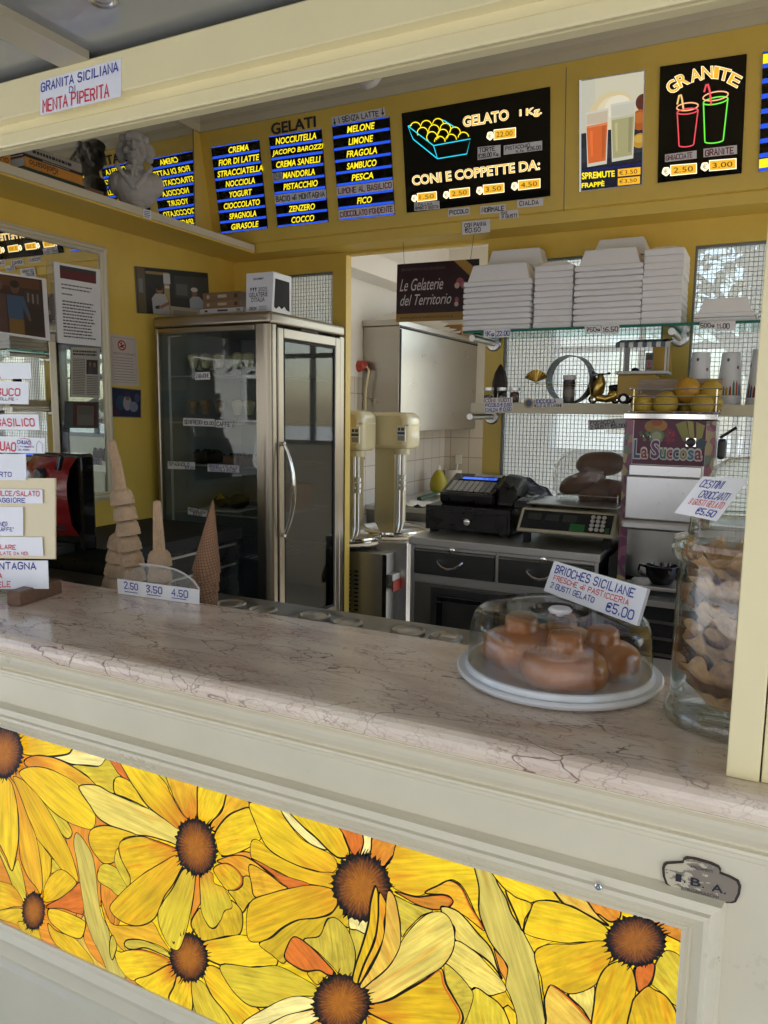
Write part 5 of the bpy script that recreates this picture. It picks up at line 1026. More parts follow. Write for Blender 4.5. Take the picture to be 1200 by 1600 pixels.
# price board
r3 = lambda a, b: (600 + a / 4, 80 + b / 4)
PB = thing('price_board', 'large black lit price board with a neon tub of gelato scoops', 'price board')
q = fquad(r3(110, 388), r3(1038, 221), r3(1038, 905), r3(142, 1010), .006); bk = [p - q.n * .0055 for p in q.c]; b = MB(); b.hexa([q.c[3], q.c[2], q.c[1], q.c[0]], [bk[3], bk[2], bk[1], bk[0]]); b.f = [tuple(reversed(f)) for f in b.f]; b.build('board', 'blackgloss', PB)
OFF = .0065
def f3(a, b, o=OFF): return fpt(*r3(a, b), o)
def neon(parent, name, polys, m, w, conv, closed=False, off=OFF):
    mb = MB()
    for p in polys: line(mb, [fpt(*conv(*k), off) for k in p], w, FN, 0, closed=closed)
    return mb.build(name, m, parent)
neon(PB, 'neon_tub', [[(310, 590), (540, 548), (518, 642), (335, 672), (310, 590)], [(310, 590), (150, 468), (183, 550), (335, 672)], [(150, 468), (175, 462)], [(365, 430), (380, 436), (440, 474)]], 'cyan_e', .0042, r3)
cs = MB()
for (cx, cy, a0, a1) in ((197, 478, 190, 360), (265, 467, 185, 360), (338, 455, 180, 365), (241, 510, 150, 390), (313, 494, 150, 400), (385, 484, 170, 390), (300, 537, 130, 390), (369, 522, 140, 400), (444, 508, 170, 385), (349, 566, 180, 360), (420, 553, 180, 360), (497, 540, 180, 350)):
    line(cs, [f3(cx + 33 * math.cos(math.radians(a0 + (a1 - a0) * k / 16)), cy + 34 * math.sin(math.radians(a0 + (a1 - a0) * k / 16))) for k in range(17)], .004, FN)
cs.build('neon_scoops', 'yellow_e', PB)
def outlined(parent, txt, quad4, conv, fill='amber_e', edge='white_e', bold=.012, grow=.03):
    q = fquad(*[conv(*p) for p in quad4], OFF); a = MB(); printed(a, q, txt, 0, bold=bold + grow, off=.0002); b = MB(); printed(b, q, txt, 0, (.006, .03, .994, .97), bold=bold - .008, off=.0006); a.build('letter_outline', edge, parent); b.build('lettering', fill, parent)
outlined(PB, 'GELATO', [(490, 408), (780, 360), (782, 432), (494, 478)], r3); outlined(PB, 'I Kg.', [(845, 365), (988, 343), (988, 408), (845, 420)], r3)
outlined(PB, 'CONI E COPPETTE DA:', [(172, 778), (975, 674), (976, 742), (178, 842)], r3)
def pricelamp(parent, txt, q4, conv, euro=True):
    q = fquad(*[conv(*p) for p in q4], OFF); w, hh = q.size(); e = .003; u, v = e / w, e / hh
    a = MB(); a.add([q.at(x, y, .0001) for x, y in ((-u, -v), (1 + u, -v), (1 + u, 1 + v), (-u, 1 + v))], [(3, 2, 1, 0)]); wt = a.build('price_tab', 'white_e', parent)
    a = MB(); a.add([q.at(x, y, .0004) for x, y in ((0, 0), (1, 0), (1, 1), (0, 1))], [(3, 2, 1, 0)]); a.build('face', 'amber_e', wt)
    a = MB(); printed(a, q, txt, 0, (.10, .22, .88, .80), off=.0008); a.build('price', 'ink_dark', wt)
    if euro:
        a = MB(); k = w * .0; c = (-.13 * hh * 1.9 / w * 2.2 - .0, .55); ru = .42 * hh / w; 
        pts = [(c[0] + ru * 1.1 * (1 + .07 * math.sin(5 * t_)) * math.cos(t_), c[1] + .48 * (1 + .07 * math.sin(5 * t_)) * math.sin(t_)) for t_ in (i * math.pi / 12 for i in range(24))]
        a.add([q.at(x, y, .0003) for x, y in pts], [tuple(range(24))[::-1]]); es = a.build('euro_disc', 'white_e', parent); a = MB(); printed(a, q, '€', 0, (c[0] - ru * .6, c[1] - .28, c[0] + ru * .6, c[1] + .28), off=.0007); a.build('euro_sign', 'ink_grey', es)
pricelamp(PB, '22.00', [(690, 495), (820, 481), (820, 535), (690, 551)], r3)
for txt, q4 in (('1.50', [(210, 892), (325, 880), (327, 925), (212, 938)]), ('2.50', [(412, 868), (532, 855), (533, 902), (413, 917)]), ('3.50', [(622, 840), (747, 828), (748, 878), (624, 892)]), ('4.50', [(842, 812), (973, 800), (973, 850), (843, 865)])): pricelamp(PB, txt, q4, r3)
tg = lambda lab, q4, rows, off=.0075: ftagc('handwritten_tag', lab, [r3(*p) for p in q4], rows, off)
tg('grey tag reading TORTE with a price per kilo on the black price board', [(585, 600), (728, 585), (728, 660), (585, 680)], [('TORTE', 'ink_dark', .08, .1, .75, .42), ('€28.00 Kg.', 'ink_dark', .05, .55, .95, .88)])
tg('grey tag reading PISTACCHIO on the black price board', [(748, 590), (988, 559), (988, 618), (748, 648)], [('PISTACCHIO', 'ink_dark', .05, .15, .68, .5), ('€26.00', 'ink_dark', .62, .5, .97, .88), ('al Kg', 'ink_dark', .32, .65, .52, .9)])
tg('small grey tag reading 1 PALLINA BIMBO under the first price', [(190, 945), (345, 935), (348, 985), (190, 998)], [('1 PALLINA', 'ink_dark', .05, .12, .72, .45), ('BIMBO (1 GUSTO)', 'ink_dark', .05, .55, .96, .88)])
tg('grey tag reading PICCOLO under the price board', [(400, 985), (535, 972), (538, 1020), (400, 1035)], [('PICCOLO', 'ink_dark', .08, .25, .92, .75)], .003)
tg('grey tag reading NORMALE under the price board', [(602, 970), (760, 955), (762, 1005), (602, 1020)], [('NORMALE', 'ink_dark', .07, .22, .93, .76)], .003)
tg('grey tag reading MAX 3 GUSTI overlapping the NORMALE tag', [(720, 1000), (838, 990), (842, 1040), (722, 1050)], [('MAX', 'ink_dark', .1, .08, .42, .42), ('3 GUSTI', 'ink_dark', .12, .5, .92, .9)], .006)
tg('grey tag reading CIALDA at the right under the price board', [(832, 930), (995, 918), (995, 965), (832, 980)], [('CIALDA', 'ink_dark', .1, .25, .82, .75)], .003)
tg('grey tag reading CON PANNA hanging from the fascia edge', [(488, 1065), (663, 1049), (663, 1130), (488, 1148)], [('CON PANNA', 'ink_dark', .1, .18, .86, .46), ('€0.50', 'ink_dark', .12, .56, .66, .86)], .006)

# juice photo board
r4 = lambda a, b: (880 + a / 3.75, b / 3.75)
JB = thing('juice_board', 'lit photo board of two juice glasses reading SPREMUTE and FRAPPE', 'light board')
q = fquad(r4(95, 470), r4(480, 408), r4(465, 1085), r4(95, 1125), .006); bk = [p - q.n * .0055 for p in q.c]; b = MB(); b.hexa([q.c[3], q.c[2], q.c[1], q.c[0]], [bk[3], bk[2], bk[1], bk[0]]); b.f = [tuple(reversed(f)) for f in b.f]; b.build('board', 'lightgrey', JB)
_em = {}
def em(c, s=.42):
    if (c, s) not in _em: _em[(c, s)] = emit_only('lit print', h(c), s)
    return _em[(c, s)]
def paint_e(q, parent, items, name, s=.42):
    mb = MB(); ms = []
    for i, (c, pts) in enumerate(items):
        if c not in ms: ms.append(c)
        if len(pts) == 4 and not isinstance(pts[0], (tuple, list)): u0, v0, u1, v1 = pts; pts = [(u0, v0), (u1, v0), (u1, v1), (u0, v1)]
        elif pts[0] == 'o': _, u, v, ru, rv = pts; pts = [(u + ru * math.cos(a * .1963), v + rv * math.sin(a * .1963)) for a in range(32)]
        mb.add([q.at(min(.985, u), v, .0006 + i * .00006) for u, v in pts], [tuple(range(len(pts)))[::-1]], ms.index(c))
    return mb.build(name, [em(c, s) for c in ms], parent)
def glassimg(u0, u1, v0, v1, body, top, foam):
    w = u1 - u0; return [((214, 212, 196), [(u0 - .01, v0 - .11), (u1 + .01, v0 - .12), (u1 - .01, v1 + .02), (u0 + .02, v1 + .03)]), (top, [(u0 + .004, v0 - .09), (u1 - .004, v0 - .10), (u1 - .01, v0), (u0 + .01, v0)]), (body, [(u0 + .005, v0 + .012), (u1 - .005, v0), (u1 - .03, v1 - .01), (u0 + .035, v1)]),
        (foam, [(u0 + .005, v0 + .012), (u1 - .005, v0), (u1 - .006, v0 + .022), (u0 + .006, v0 + .03)]), (tuple(min(255, int(c * 1.13)) for c in body), [(u0 + .06, v0 + .06), (u0 + .10, v0 + .055), (u0 + .11, v1 - .06), (u0 + .08, v1 - .06)]), (tuple(int(c * .88) for c in body), [(u1 - .09, v0 + .03), (u1 - .03, v0 + .025), (u1 - .05, v1 - .04), (u1 - .09, v1 - .04)])]
it = [((206, 204, 184), (.03, .012, .985, .50)), ((216, 210, 184), (.25, .012, .985, .3)), ((224, 206, 160), ('o', .52, .36, .38, .22)), ((236, 222, 184), ('o', .54, .34, .28, .16)), ((242, 234, 206), ('o', .6, .28, .2, .10)), ((38, 40, 48), (.03, .47, .985, .78)), ((52, 54, 62), [(.03, .60), (.985, .55), (.985, .70), (.03, .74)]), ((26, 28, 36), (.03, .78, .985, .80)),
      ((96, 50, 40), ('o', .97, .27, .10, .07)), ((178, 92, 38), ('o', .95, .42, .15, .09)), ((196, 112, 48), ('o', .93, .40, .08, .05)), ((84, 60, 46), ('o', .72, .37, .04, .03)), ((196, 150, 52), ('o', .95, .60, .13, .065)), ((214, 172, 76), ('o', .93, .585, .07, .035)), ((206, 206, 204), (.985, .0, 1.0, 1.0)), ((206, 206, 204), (0, 0, .03, 1))]
it += glassimg(.11, .45, .40, .75, (222, 108, 52), (206, 190, 164), (232, 140, 88)) + glassimg(.50, .86, .36, .73, (176, 170, 124), (206, 204, 184), (200, 196, 160))
it += [((26, 32, 92), (.03, .795, .985, .82)), ((22, 28, 44), (.03, .82, .985, .99))]
pe = paint_e(q, JB, it, 'lit_picture'); 
for a_, p_ in (('SPREMUTE', [(108, 1012), (302, 998), (302, 1035), (110, 1052)]), ('FRAPPÈ', [(108, 1066), (242, 1055), (242, 1090), (108, 1102)])):
    l = MB(); printed(l, fquad(*[r4(*k) for k in p_], OFF + .0022), a_, 0, bold=.03); l.build('lettering', 'yellow_e', JB)
def tabs(parent, q4, txt, off=.0085):
    q = fquad(*[r4(*k) for k in q4], off); a = MB(); a.add(q.c, [(3, 2, 1, 0)]); f_ = a.build('price_tab', 'amber_e', parent); a = MB(); printed(a, q, txt, 0, (.06, .2, .86, .82), off=.0005); a.build('price', 'ink_dark', f_)
tabs(JB, [(320, 992), (453, 978), (453, 1022), (320, 1035)], '€3.50'); tabs(JB, [(320, 1045), (450, 1032), (450, 1075), (320, 1088)], '€3,50')

# granita board
GB = thing('granita_board', 'black lit board with neon outlines of two granita cups and straws', 'light board')
q = fquad(r4(568, 390), r4(1077, 315), r4(1045, 1015), r4(553, 1072), .006); bk = [p - q.n * .0055 for p in q.c]; b = MB(); b.hexa([q.c[3], q.c[2], q.c[1], q.c[0]], [bk[3], bk[2], bk[1], bk[0]]); b.f = [tuple(reversed(f)) for f in b.f]; b.build('board', 'blackgloss', GB)
ltr = [('G', (640, 508), -38), ('R', (700, 468), -26), ('A', (775, 440), -14), ('N', (845, 425), -2), ('I', (898, 425), 6), ('T', (945, 436), 14), ('E', (1005, 468), 28)]
ea, eb = MB(), MB()
for ch, (cx, cy), ang in ltr:
    w = 14 if ch == 'I' else 32; hh = 35; a = math.radians(ang); 
    pts = [(cx + (x * math.cos(a) - y * math.sin(a)), cy + (x * math.sin(a) + y * math.cos(a))) for x, y in ((-w, -hh), (w, -hh), (w, hh), (-w, hh))]
    q = fquad(*[r4(*p) for p in pts], OFF); printed(ea, q, ch, 0, (-.06, -.05, 1.06, 1.05), bold=.04, off=.0002); printed(eb, q, ch, 0, bold=.012, off=.0006)
ea.build('letter_outline', 'white_e', GB); eb.build('lettering', 'amber_e', GB)
el = lambda cx, cy, rx, ry, sl, a0=0, a1=360: [(cx + rx * math.cos(math.radians(a)), cy + ry * math.sin(math.radians(a)) + sl * rx * math.cos(math.radians(a))) for a in [a0 + (a1 - a0) * k / 22 for k in range(23)]]
neon(GB, 'neon_cup', [el(729, 652, 60, 16, -.12, 0, 360)[:23], [(668, 655), (679, 852)], [(791, 640), (765, 845)], el(722, 848, 43, 12, -.1, 0, 180)], 'pink_e', .0042, r4)
neon(GB, 'neon_cup_rim', [el(728, 625, 63, 22, -.12)], 'peach_e', .0042, r4)
neon(GB, 'neon_straw', [[(706, 650), (696, 580), (690, 556), (680, 558), (668, 612)]], emit_only('lit straw', h((236, 196, 120)), .55), .0062, r4)
neon(GB, 'neon_cup', [el(893, 590, 72, 20, -.18, 0, 360), [(822, 600), (830, 828)], [(965, 575), (938, 820)], el(884, 824, 54, 14, -.1, 0, 180)], 'green_e', .0045, r4)
neon(GB, 'neon_cup_rim', [el(893, 563, 74, 25, -.16)], 'peach_e', .0042, r4)
neon(GB, 'neon_straw', [[(868, 615), (858, 530), (848, 494), (838, 496), (826, 540)]], 'pink_e', .0062, r4)
ftagc('handwritten_tag', 'grey tag reading GHIACCIATE on the granita board', [r4(596, 905), r4(782, 881), r4(782, 928), r4(596, 950)], [('GHIACCIATE', 'ink_dred', .04, .2, .86, .8)], .0075)
ftagc('handwritten_tag', 'grey tag reading GRANITE on the granita board', [r4(822, 872), r4(1018, 850), r4(1018, 902), r4(822, 922)], [('GRANITE', 'ink_dred', .06, .18, .9, .84)], .0075)
def lamp4(txt, q4): pricelamp(GB, txt, q4, r4)
lamp4('2.50', [(632, 972), (778, 960), (778, 1012), (632, 1026)]); lamp4('3.00', [(860, 944), (1010, 932), (1010, 985), (860, 998)])
menu('menu_board', 'blue and yellow lit board cut by the right edge behind the pillar', [r4(1172, 303), r4(1480, 258), r4(1450, 960), r4(1146, 1005)], [('GUSTI', .3, .8), ('PANNA', .3, .8), ('CREMA', .3, .8), ('FRUTTA', .3, .8), ('CAFFE', .3, .8), ('MENTA', .3, .8), ('LATTE', .3, .8), ('ANICE', .3, .8)], {k: ('', 'ink_dark') for k in range(8)}) if 0 else None
QB = thing('menu_board', 'blue and yellow lit board partly hidden at the right edge of the fascia', 'menu board', 'lit flavour boards')
q = fquad(r4(1172, 303), r4(1480, 258), r4(1450, 960), r4(1146, 1005), .006); bk = [p - q.n * .0055 for p in q.c]; b = MB(); b.hexa([q.c[3], q.c[2], q.c[1], q.c[0]], [bk[3], bk[2], bk[1], bk[0]]); b.f = [tuple(reversed(f)) for f in b.f]; b.build('board', 'blackgloss', QB)
bl = MB(); yl = MB()
for k in range(9): v = k / 8; bl.add([q.at(u, w, .0004) for u, w in ((0, max(0, v - .03)), (1, max(0, v - .03)), (1, min(1, v + .01)), (0, min(1, v + .01)))], [(3, 2, 1, 0)])
for k in (0, 7): yl = MB(); yl.add([q.at(u, w, .0006) for u, w in ((0, (k + .16) / 8), (1, (k + .16) / 8), (1, (k + .78) / 8), (0, (k + .78) / 8))], [(3, 2, 1, 0)]); yl.build('yellow_bar', 'yellow_e', QB)
bl.build('blue_bars', 'blue_e', QB)
# paper sign on the beam
q = pquad([(62.6, 126.5), (188.5, 91), (188.7, 150.5), (62.7, 180.5)], (0, .9805, 0), (0, -1, 0))
card('paper_sign', 'white card on the cream beam reading GRANITA SICILIANA DI MENTA PIPERITA', q, [('GRANITA SICILIANA', 'ink_blue', .02, .08, .97, .32), ('DI', 'ink_blue', .38, .40, .46, .56), ('MENTA PIPERITA', 'ink_red', .04, .60, .86, .92)], m='plastic_white', w=.6, jit=.25)
# ceiling camera
c = px(580, 125, 1, 2.80); t = thing('security_camera', 'white ring shaped security camera above the fascia cornice', 'camera'); T = Matrix.Translation(c) @ Matrix.Rotation(math.radians(62), 4, 'X')
b = MB(); b.lathe([(.03, .03), (.046, .022), (.047, 0), (.040, -.006), (.036, -.004)], 28, 0, T); b.build('ring', 'white', t); b = MB(); b.lathe([(.0355, -.003), (.03, -.006), (.001, -.006)], 24, 0, T); b.build('lens_plate', 'blackgloss', t)
b = MB()
for k in range(18): a = 2 * math.pi * k / 18; b.ball((.029 * math.cos(a), .029 * math.sin(a), -.0065), .0022, 8, 0, 1, 1, 1, T)
b.build('led_ring', 'lightgrey', t); b = MB(); b.bx(c.x - .015, c.x + .015, c.y + .01, c.y + .04, c.z + .02, CZ - .001); b.build('mount', 'white', t)

# ============================================================ BACK WALL: OPENING AND BACK ROOM
def R4(xl, xr, yt, yb, Y):
    ym, xm = (yt + yb) / 2, (xl + xr) / 2
    return px(xl, ym, 1, Y).x, px(xr, ym, 1, Y).x, px(xm, yb, 1, Y).z, px(xm, yt, 1, Y).z
r1 = lambda a, b: (520 + a / 4.615, 360 + b / 4.615)
HS = thing('hanging_sign', 'dark maroon sign with a gold band hanging on strings in the back opening', 'sign')
SY = 3.13; hq = pquad([r1(465, 245), r1(1055, 204), r1(1050, 640), r1(455, 662)], (0, SY, 0), (0, -1, 0)); bk = [p + V((0, .004, 0)) for p in hq.c]
b = MB(); b.hexa([hq.c[3], hq.c[2], hq.c[1], hq.c[0]], [bk[3], bk[2], bk[1], bk[0]]); b.f = [tuple(reversed(f)) for f in b.f]; b.build('board', cm((44, 18, 30), .3), HS)
paint(hq, HS, [((150, 116, 48), [(0, .86), (1, .86), (1, 1), (0, 1)]), ((14, 12, 14), [(.83, 0), (1, 0), (1, .24)]), ((168, 130, 56), [(.70, 0), (.84, 0), (1, .20), (1, .42)]), ((150, 80, 96), ('o', .78, .36, .045, .07)), ((196, 168, 150), ('o', .745, .42, .03, .05)), ((170, 110, 118), ('o', .83, .42, .04, .06)), ((150, 84, 98), ('o', .745, .66, .025, .05)), ((200, 168, 152), ('o', .74, .73, .025, .04))], 'printed_bands')
lt = MB(); printed(lt, hq, 'PROGETTO DI ECCELLENZA', 0, (.06, .085, .60, .125)); lt.build('small_lettering', cm((110, 92, 92)), HS)
lt = MB(); printed(lt, hq, 'Le Gelaterie', 0, (.04, .26, .58, .47), shear=.38); printed(lt, hq, 'del Territorio', 0, (.05, .53, .68, .72), shear=.38); lt.build('script_lettering', cm((214, 206, 204)), HS)
lt = MB(); printed(lt, hq, 'www.gelateriedelterritorio.it', 0, (.05, .90, .70, .965)); lt.build('web_address', cm((60, 40, 20)), HS)
dq = Quad(hq.at(.735, .02), hq.at(.985, .33), hq.at(.94, .40), hq.at(.70, .09)); lt = MB(); printed(lt, dq, 'GELATERIE', 0, (.08, -.05, .8, .38)); printed(lt, dq, 'SELEZIONATE', 0, (.06, .55, .95, .95)); lt.build('ribbon_lettering', cm((50, 34, 16)), HS)
s = MB(); s.tube([hq.at(.09, .02), V((hq.at(.07, 0).x, SY, 2.286))], .0012, 5); s.tube([hq.at(.9, .01), V((hq.at(.93, 0).x, SY, 2.286))], .0012, 5); s.build('string', 'ink_grey', HS)

CB = thing('steel_cupboard', 'wall hung brushed steel cupboard above the tiles in the back room', 'cupboard')
sm = steel('cupboard steel', (.46, .44, .41), .3, (.6, .6, 1.2)); M['cup'] = sm
b = MB(); b.bx(BX + .001, -2.0, 4.15, 5.49, 1.42, 2.05); b.build('body', 'cup', CB, bevel=.004)
b = MB(); b.bx(BX + .001, -1.997, 4.135, 5.49, 2.051, 2.085); b.build('top', 'cup', CB, bevel=.003); b = MB(); b.bx(-2.0, -1.996, 4.15, 5.485, 2.035, 2.045); b.bx(-2.0, -1.994, 4.15, 4.165, 1.43, 2.03); b.build('seam', 'matteblack', CB)
t = thing('paper_bundle', 'white crumpled paper lying on top of the steel cupboard', 'paper'); b = MB()
for i in range(9): b.add([(x, y, z) for x, y, z in ((-2.24 + random.random() * .1, 4.2 + i * .12, 2.088), (-2.02, 4.22 + i * .12, 2.089 + random.random() * .02), (-2.06 + random.random() * .05, 4.36 + i * .12, 2.12 + random.random() * .05), (-2.2, 4.34 + i * .12, 2.14 + random.random() * .04))], [(0, 1, 2, 3)])
b.build('paper', 'white', t)
t = thing('cardboard_box', 'brown cardboard box on the far end of the steel cupboard', 'box'); q0 = px(712, 518, 0, -2.1); MB().bx(-2.22, -2.03, q0.y - .06, q0.y + .3, 2.0855, 2.17).build('box', cm((150, 110, 64), .7), t, bevel=.003)
t = thing('red_plug', 'red industrial plug with a pale cable on the steel cupboard front', 'plug'); c = px(562, 572, 1, 4.10); b = MB(); TT = Matrix.Translation(c) @ Matrix.Rotation(math.radians(80), 4, 'Y'); b.lathe([(.028, -.05), (.034, -.045), (.034, .0), (.030, .005), (.030, .03), (.022, .035), (.012, .05)], 18, 0, TT); b.bx(c.x - .055, c.x - .01, c.y - .02, c.y + .049, c.z + .0, c.z + .06); b.build('body', 'redplug', t, bevel=.003)
e = px(571, 640, 1, 4.10); b = MB(); P = [c + V((.048, 0, -.004)), c + V((.062, 0, -.03)), px(573, 600, 1, 4.1), px(571, 620, 1, 4.1), e, e + V((0, 0, -.3))]; b.tube(spline(P, 5, False), .007, 8); b.build('cable', 'creamenamel', t)
MB  # gelato machines
def machine(label, xr, Yf, w, top, bot, lid_y):
    t = thing('gelato_machine', label, 'gelato machine', 'cream headed gelato machines in the back room'); x1 = xr; x0 = xr - w
    b = MB(); n = 10; dep = .17; hh = top - bot; prof = []
    hz = lambda u: (x0 + w * u)
    # rounded enamel head: cross section swept in depth
    sec = [(x1, bot + .03), (x1 - .004, top - .05)]; sec = []
    rr = .045
    for cx_, cz_, a0 in ((x1 - .02, bot + .02, -90), (x1 - rr, top - rr, 0), (x0 + rr, top - rr, 90), (x0 + .02, bot + .02, 180)):
        r_ = .02 if a0 in (-90, 180) else rr
        for k in range(6): a = math.radians(a0 + 90 * k / 5); sec.append((cx_ + r_ * math.cos(a), cz_ + r_ * math.sin(a)))
    m = len(sec); cx_, cz_ = (x0 + x1) / 2, (top + bot) / 2; vs = []
    for s_, yy in ((.80, 0), (.93, .012), (.985, .03), (1, .06), (1, dep - .03), (.95, dep)): vs += [(cx_ + (x - cx_) * s_, Yf + yy, cz_ + (z - cz_) * s_) for x, z in sec]
    b.add(vs, [(k * m + i, k * m + (i + 1) % m, (k + 1) * m + (i + 1) % m, (k + 1) * m + i) for k in range(5) for i in range(m)], 0, True); b.add(vs[:m], [tuple(range(m - 1, -1, -1))]); b.add(vs[-m:], [tuple(range(m))])
    hd = b.build('head', 'creamenamel', t, auto=50)
    zl = top - .072; s = MB(); 
    for (a0, a1, b0, b1) in ((x0 - .003, x1 + .003, Yf + .003, Yf + .0095), (x1 + .0005, x1 + .004, Yf + .01, Yf + dep - .02)): s.bx(a0, a1, b0, b1, zl, zl + .008)
    s.build('trim', 'cornice', hd)
    l = MB(); l.bx(x1 - .062, x1 - .014, Yf - .0005, Yf + .012, bot + .04, bot + .125); pl = l.build('label_plate', 'paper', hd); lt = MB(); q = Quad((x1 - .061, Yf - .001, bot + .122), (x1 - .015, Yf - .001, bot + .122), (x1 - .015, Yf - .001, bot + .042), (x1 - .061, Yf - .001, bot + .042)); paint(q, pl, [((46, 84, 140), (.05, .38, .95, .55)), ((70, 70, 74), (.1, .1, .4, .3)), ((90, 90, 94), (.5, .1, .9, .3)), ((150, 150, 150), (.08, .62, .92, .95))])
    c = MB(); xs = x1 - .07; ys = Yf + .085; c.lathe([(.045, bot - .0), (.045, bot - .03), (.028, bot - .032)], 20, 0, Matrix.Translation((xs, ys, 0))); c.build('collar', 'creamenamel', t)
    c = MB(); c.tube([(xs - .022, ys, lid_y), (xs - .022, ys, bot - .03)], .015, 14); c.tube([(xs + .014, ys - .02, lid_y), (xs + .014, ys - .02, bot - .03)], .010, 12)
    for zz in (bot - .15, bot - .18, bot - .21): c.lathe([(.011, zz - .012), (.021, zz - .011), (.021, zz + .011), (.011, zz + .012)], 16, 0, Matrix.Translation((xs + .014, ys - .02, 0)))
    c.build('shaft', 'steel', t); c = MB(); c.bx(x0 + .02, xs - .06, ys + .07, ys + .2, lid_y - .05, bot + .01); c.build('column', 'creamenamel', t, bevel=.02)
    lx, ly = xs - .04, ys - .04; T = Matrix.Translation((lx, ly, lid_y))
    c = MB(); c.lathe([(.215, -.035), (.218, -.03), (.205, -.02), (.206, -.012), (.185, -.004), (.19, .0), (.165, .008), (.15, .012), (.06, .026), (.03, .028)], 40, 0, T); c.build('lid', 'chrome', t)
    return t, lx, ly
mzs = .96
t1, lx1, ly1 = machine('cream headed gelato machine with steel lid, right one of the pair', px(637, 672, 1, 3.62).x, 3.62, .30, px(620, 644, 1, 3.62).z, px(620, 702, 1, 3.62).z, .92)
b = MB(); b.bx(lx1 - .26, lx1 + .2, ly1 - .22, ly1 + .5, .03, .884); b.build('body', 'steelh', t1, bevel=.006)
t2, lx2, ly2 = machine('cream headed gelato machine with steel lid, left one half hidden by the fridge', px(565, 675, 1, 3.42).x, 3.42, .30, px(570, 641, 1, 3.42).z, px(570, 706, 1, 3.42).z, .90)
# steel plinth body in front of the machines, with louvres and booklets
t = t2; a0 = px(540, 880, 1, 3.30).x - .25; a1 = px(597, 880, 1, 3.30).x; zt_ = px(560, 862, 1, 3.34).z
b = MB(); b.bx(a0, a1, 3.345, 3.90, .03, zt_); b.build('body', 'steelh', t, bevel=.004); b = MB()
for col_ in (0, 1):
    for k in range(10): x = px(542 + col_ * 12, 900, 1, 3.345).x; z_ = px(550, 892 + k * 6.6, 1, 3.345).z; b.bx(x, x + .022, 3.3425, 3.3449, z_ - .004, z_ + .004)
b.build('louvre', 'matteblack', t)
b = MB(); b.bx(a1 - .02, a1 + .003, 3.342, 3.3449, .05, zt_ - .004); b.build('seam', 'matteblack', t)
t = thing('booklet', 'booklets with a red cover held on the steel side of the gelato machine', 'booklet'); c = px(622, 915, 1, 3.40); b = MB(); b.bx(a1 + .002, a1 + .03, 3.36, 3.60, c.z + .0, c.z + .06); b.build('pages', 'lightgrey', t); b = MB(); b.bx(a1 + .031, a1 + .036, 3.355, 3.605, c.z - .025, c.z + .03); b.build('cover', cm((150, 40, 34)), t)
t = thing('sticker', 'small blue and white triangular sticker on the steel gelato machine side', 'sticker'); b = MB(); b.add([(a1 + .0015, 3.50, .70), (a1 + .0015, 3.62, .70), (a1 + .0015, 3.57, .76)], [(0, 1, 2)]); b.build('sticker', cm((60, 100, 160)), t)
# worktop, bottle, utensils beyond
t = thing('back_worktop', 'steel worktop along the tiled back room wall', 'worktop'); b = MB(); b.bx(BX + .001, -1.78, 4.2, 5.49, .93, .96); b.build('top', 'steelh', t, bevel=.003); MB().bx(BX + .001, -1.80, 4.22, 5.48, .03, .929).build('cabinet', 'steeldark', t)
def onw(x, y, X): p = px(x, y, 0, X); return p
t = thing('water_bottle', 'clear plastic bottle with a green label on the back room worktop', 'bottle'); p = px(643, 768, 2, .96); T = Matrix.Translation((p.x, p.y, .9605)); b = MB(); b.lathe([(.04, 0), (.042, .01), (.042, .20), (.036, .23), (.016, .27), (.014, .30)], 20, 0, T); b.build('bottle', 'plexi', t); b = MB(); b.shell([(.0425, .04), (.0425, .13)], 20, 0, T); b.build('label', cm((30, 110, 84)), t); b = MB(); b.lathe([(.016, .30), (.016, .32), (.001, .321)], 14, 0, T); b.build('cap', cm((40, 120, 90)), t)
p = px(708, 762, 2, .96)
t = thing('utensil_pot', 'white pot of kitchen utensils by the tiled corner', 'utensil pot'); T = Matrix.Translation((p.x, p.y, .9605)); b = MB(); b.lathe([(.06, 0), (.07, .14), (.066, .14), (.056, .004), (.001, .004)], 20, 0, T); b.build('pot', 'white', t)
t = thing('whisk', 'wire whisk standing in the utensil pot', 'whisk'); b = MB()
for k in range(6): a = math.pi * k / 6; b.tube([(p.x - .03 + .035 * math.cos(a) * math.sin(u), p.y + .035 * math.sin(a) * math.sin(u), 1.10 + .10 - .10 * math.cos(u)) for u in (i * math.pi / 8 for i in range(9))] , .0016, 5)
b.build('wires', 'chrome', t); b = MB(); b.tube([(p.x - .03, p.y, .97), (p.x - .03, p.y, 1.10)], .008, 8); b.build('handle', 'steel', t)
t = thing('spatula', 'flat pale spatula standing in the utensil pot', 'spatula'); b = MB(); b.tube([(p.x + .02, p.y - .02, .98), (p.x + .04, p.y - .02, 1.15)], .006, 8); b.build('handle', 'white', t); b = MB(); b.bx(p.x + .02, p.x + .075, p.y - .024, p.y - .018, 1.15, 1.22); b.build('blade', 'white', t, bevel=.003)
p = px(689, 770, 2, .96); t = thing('squeeze_bottle', 'yellow pear shaped squeeze bottle beside the utensil pot', 'bottle'); T = Matrix.Translation((p.x, p.y - .05, .9605)); b = MB(); b.lathe([(.03, 0), (.058, .02), (.066, .06), (.056, .11), (.034, .15), (.016, .17), (.001, .175)], 22, 0, T); b.build('body', cm((170, 160, 40), .35), t); b = MB(); b.lathe([(.014, .17), (.011, .20), (.001, .205)], 12, 0, T); b.build('nozzle', 'white', t)
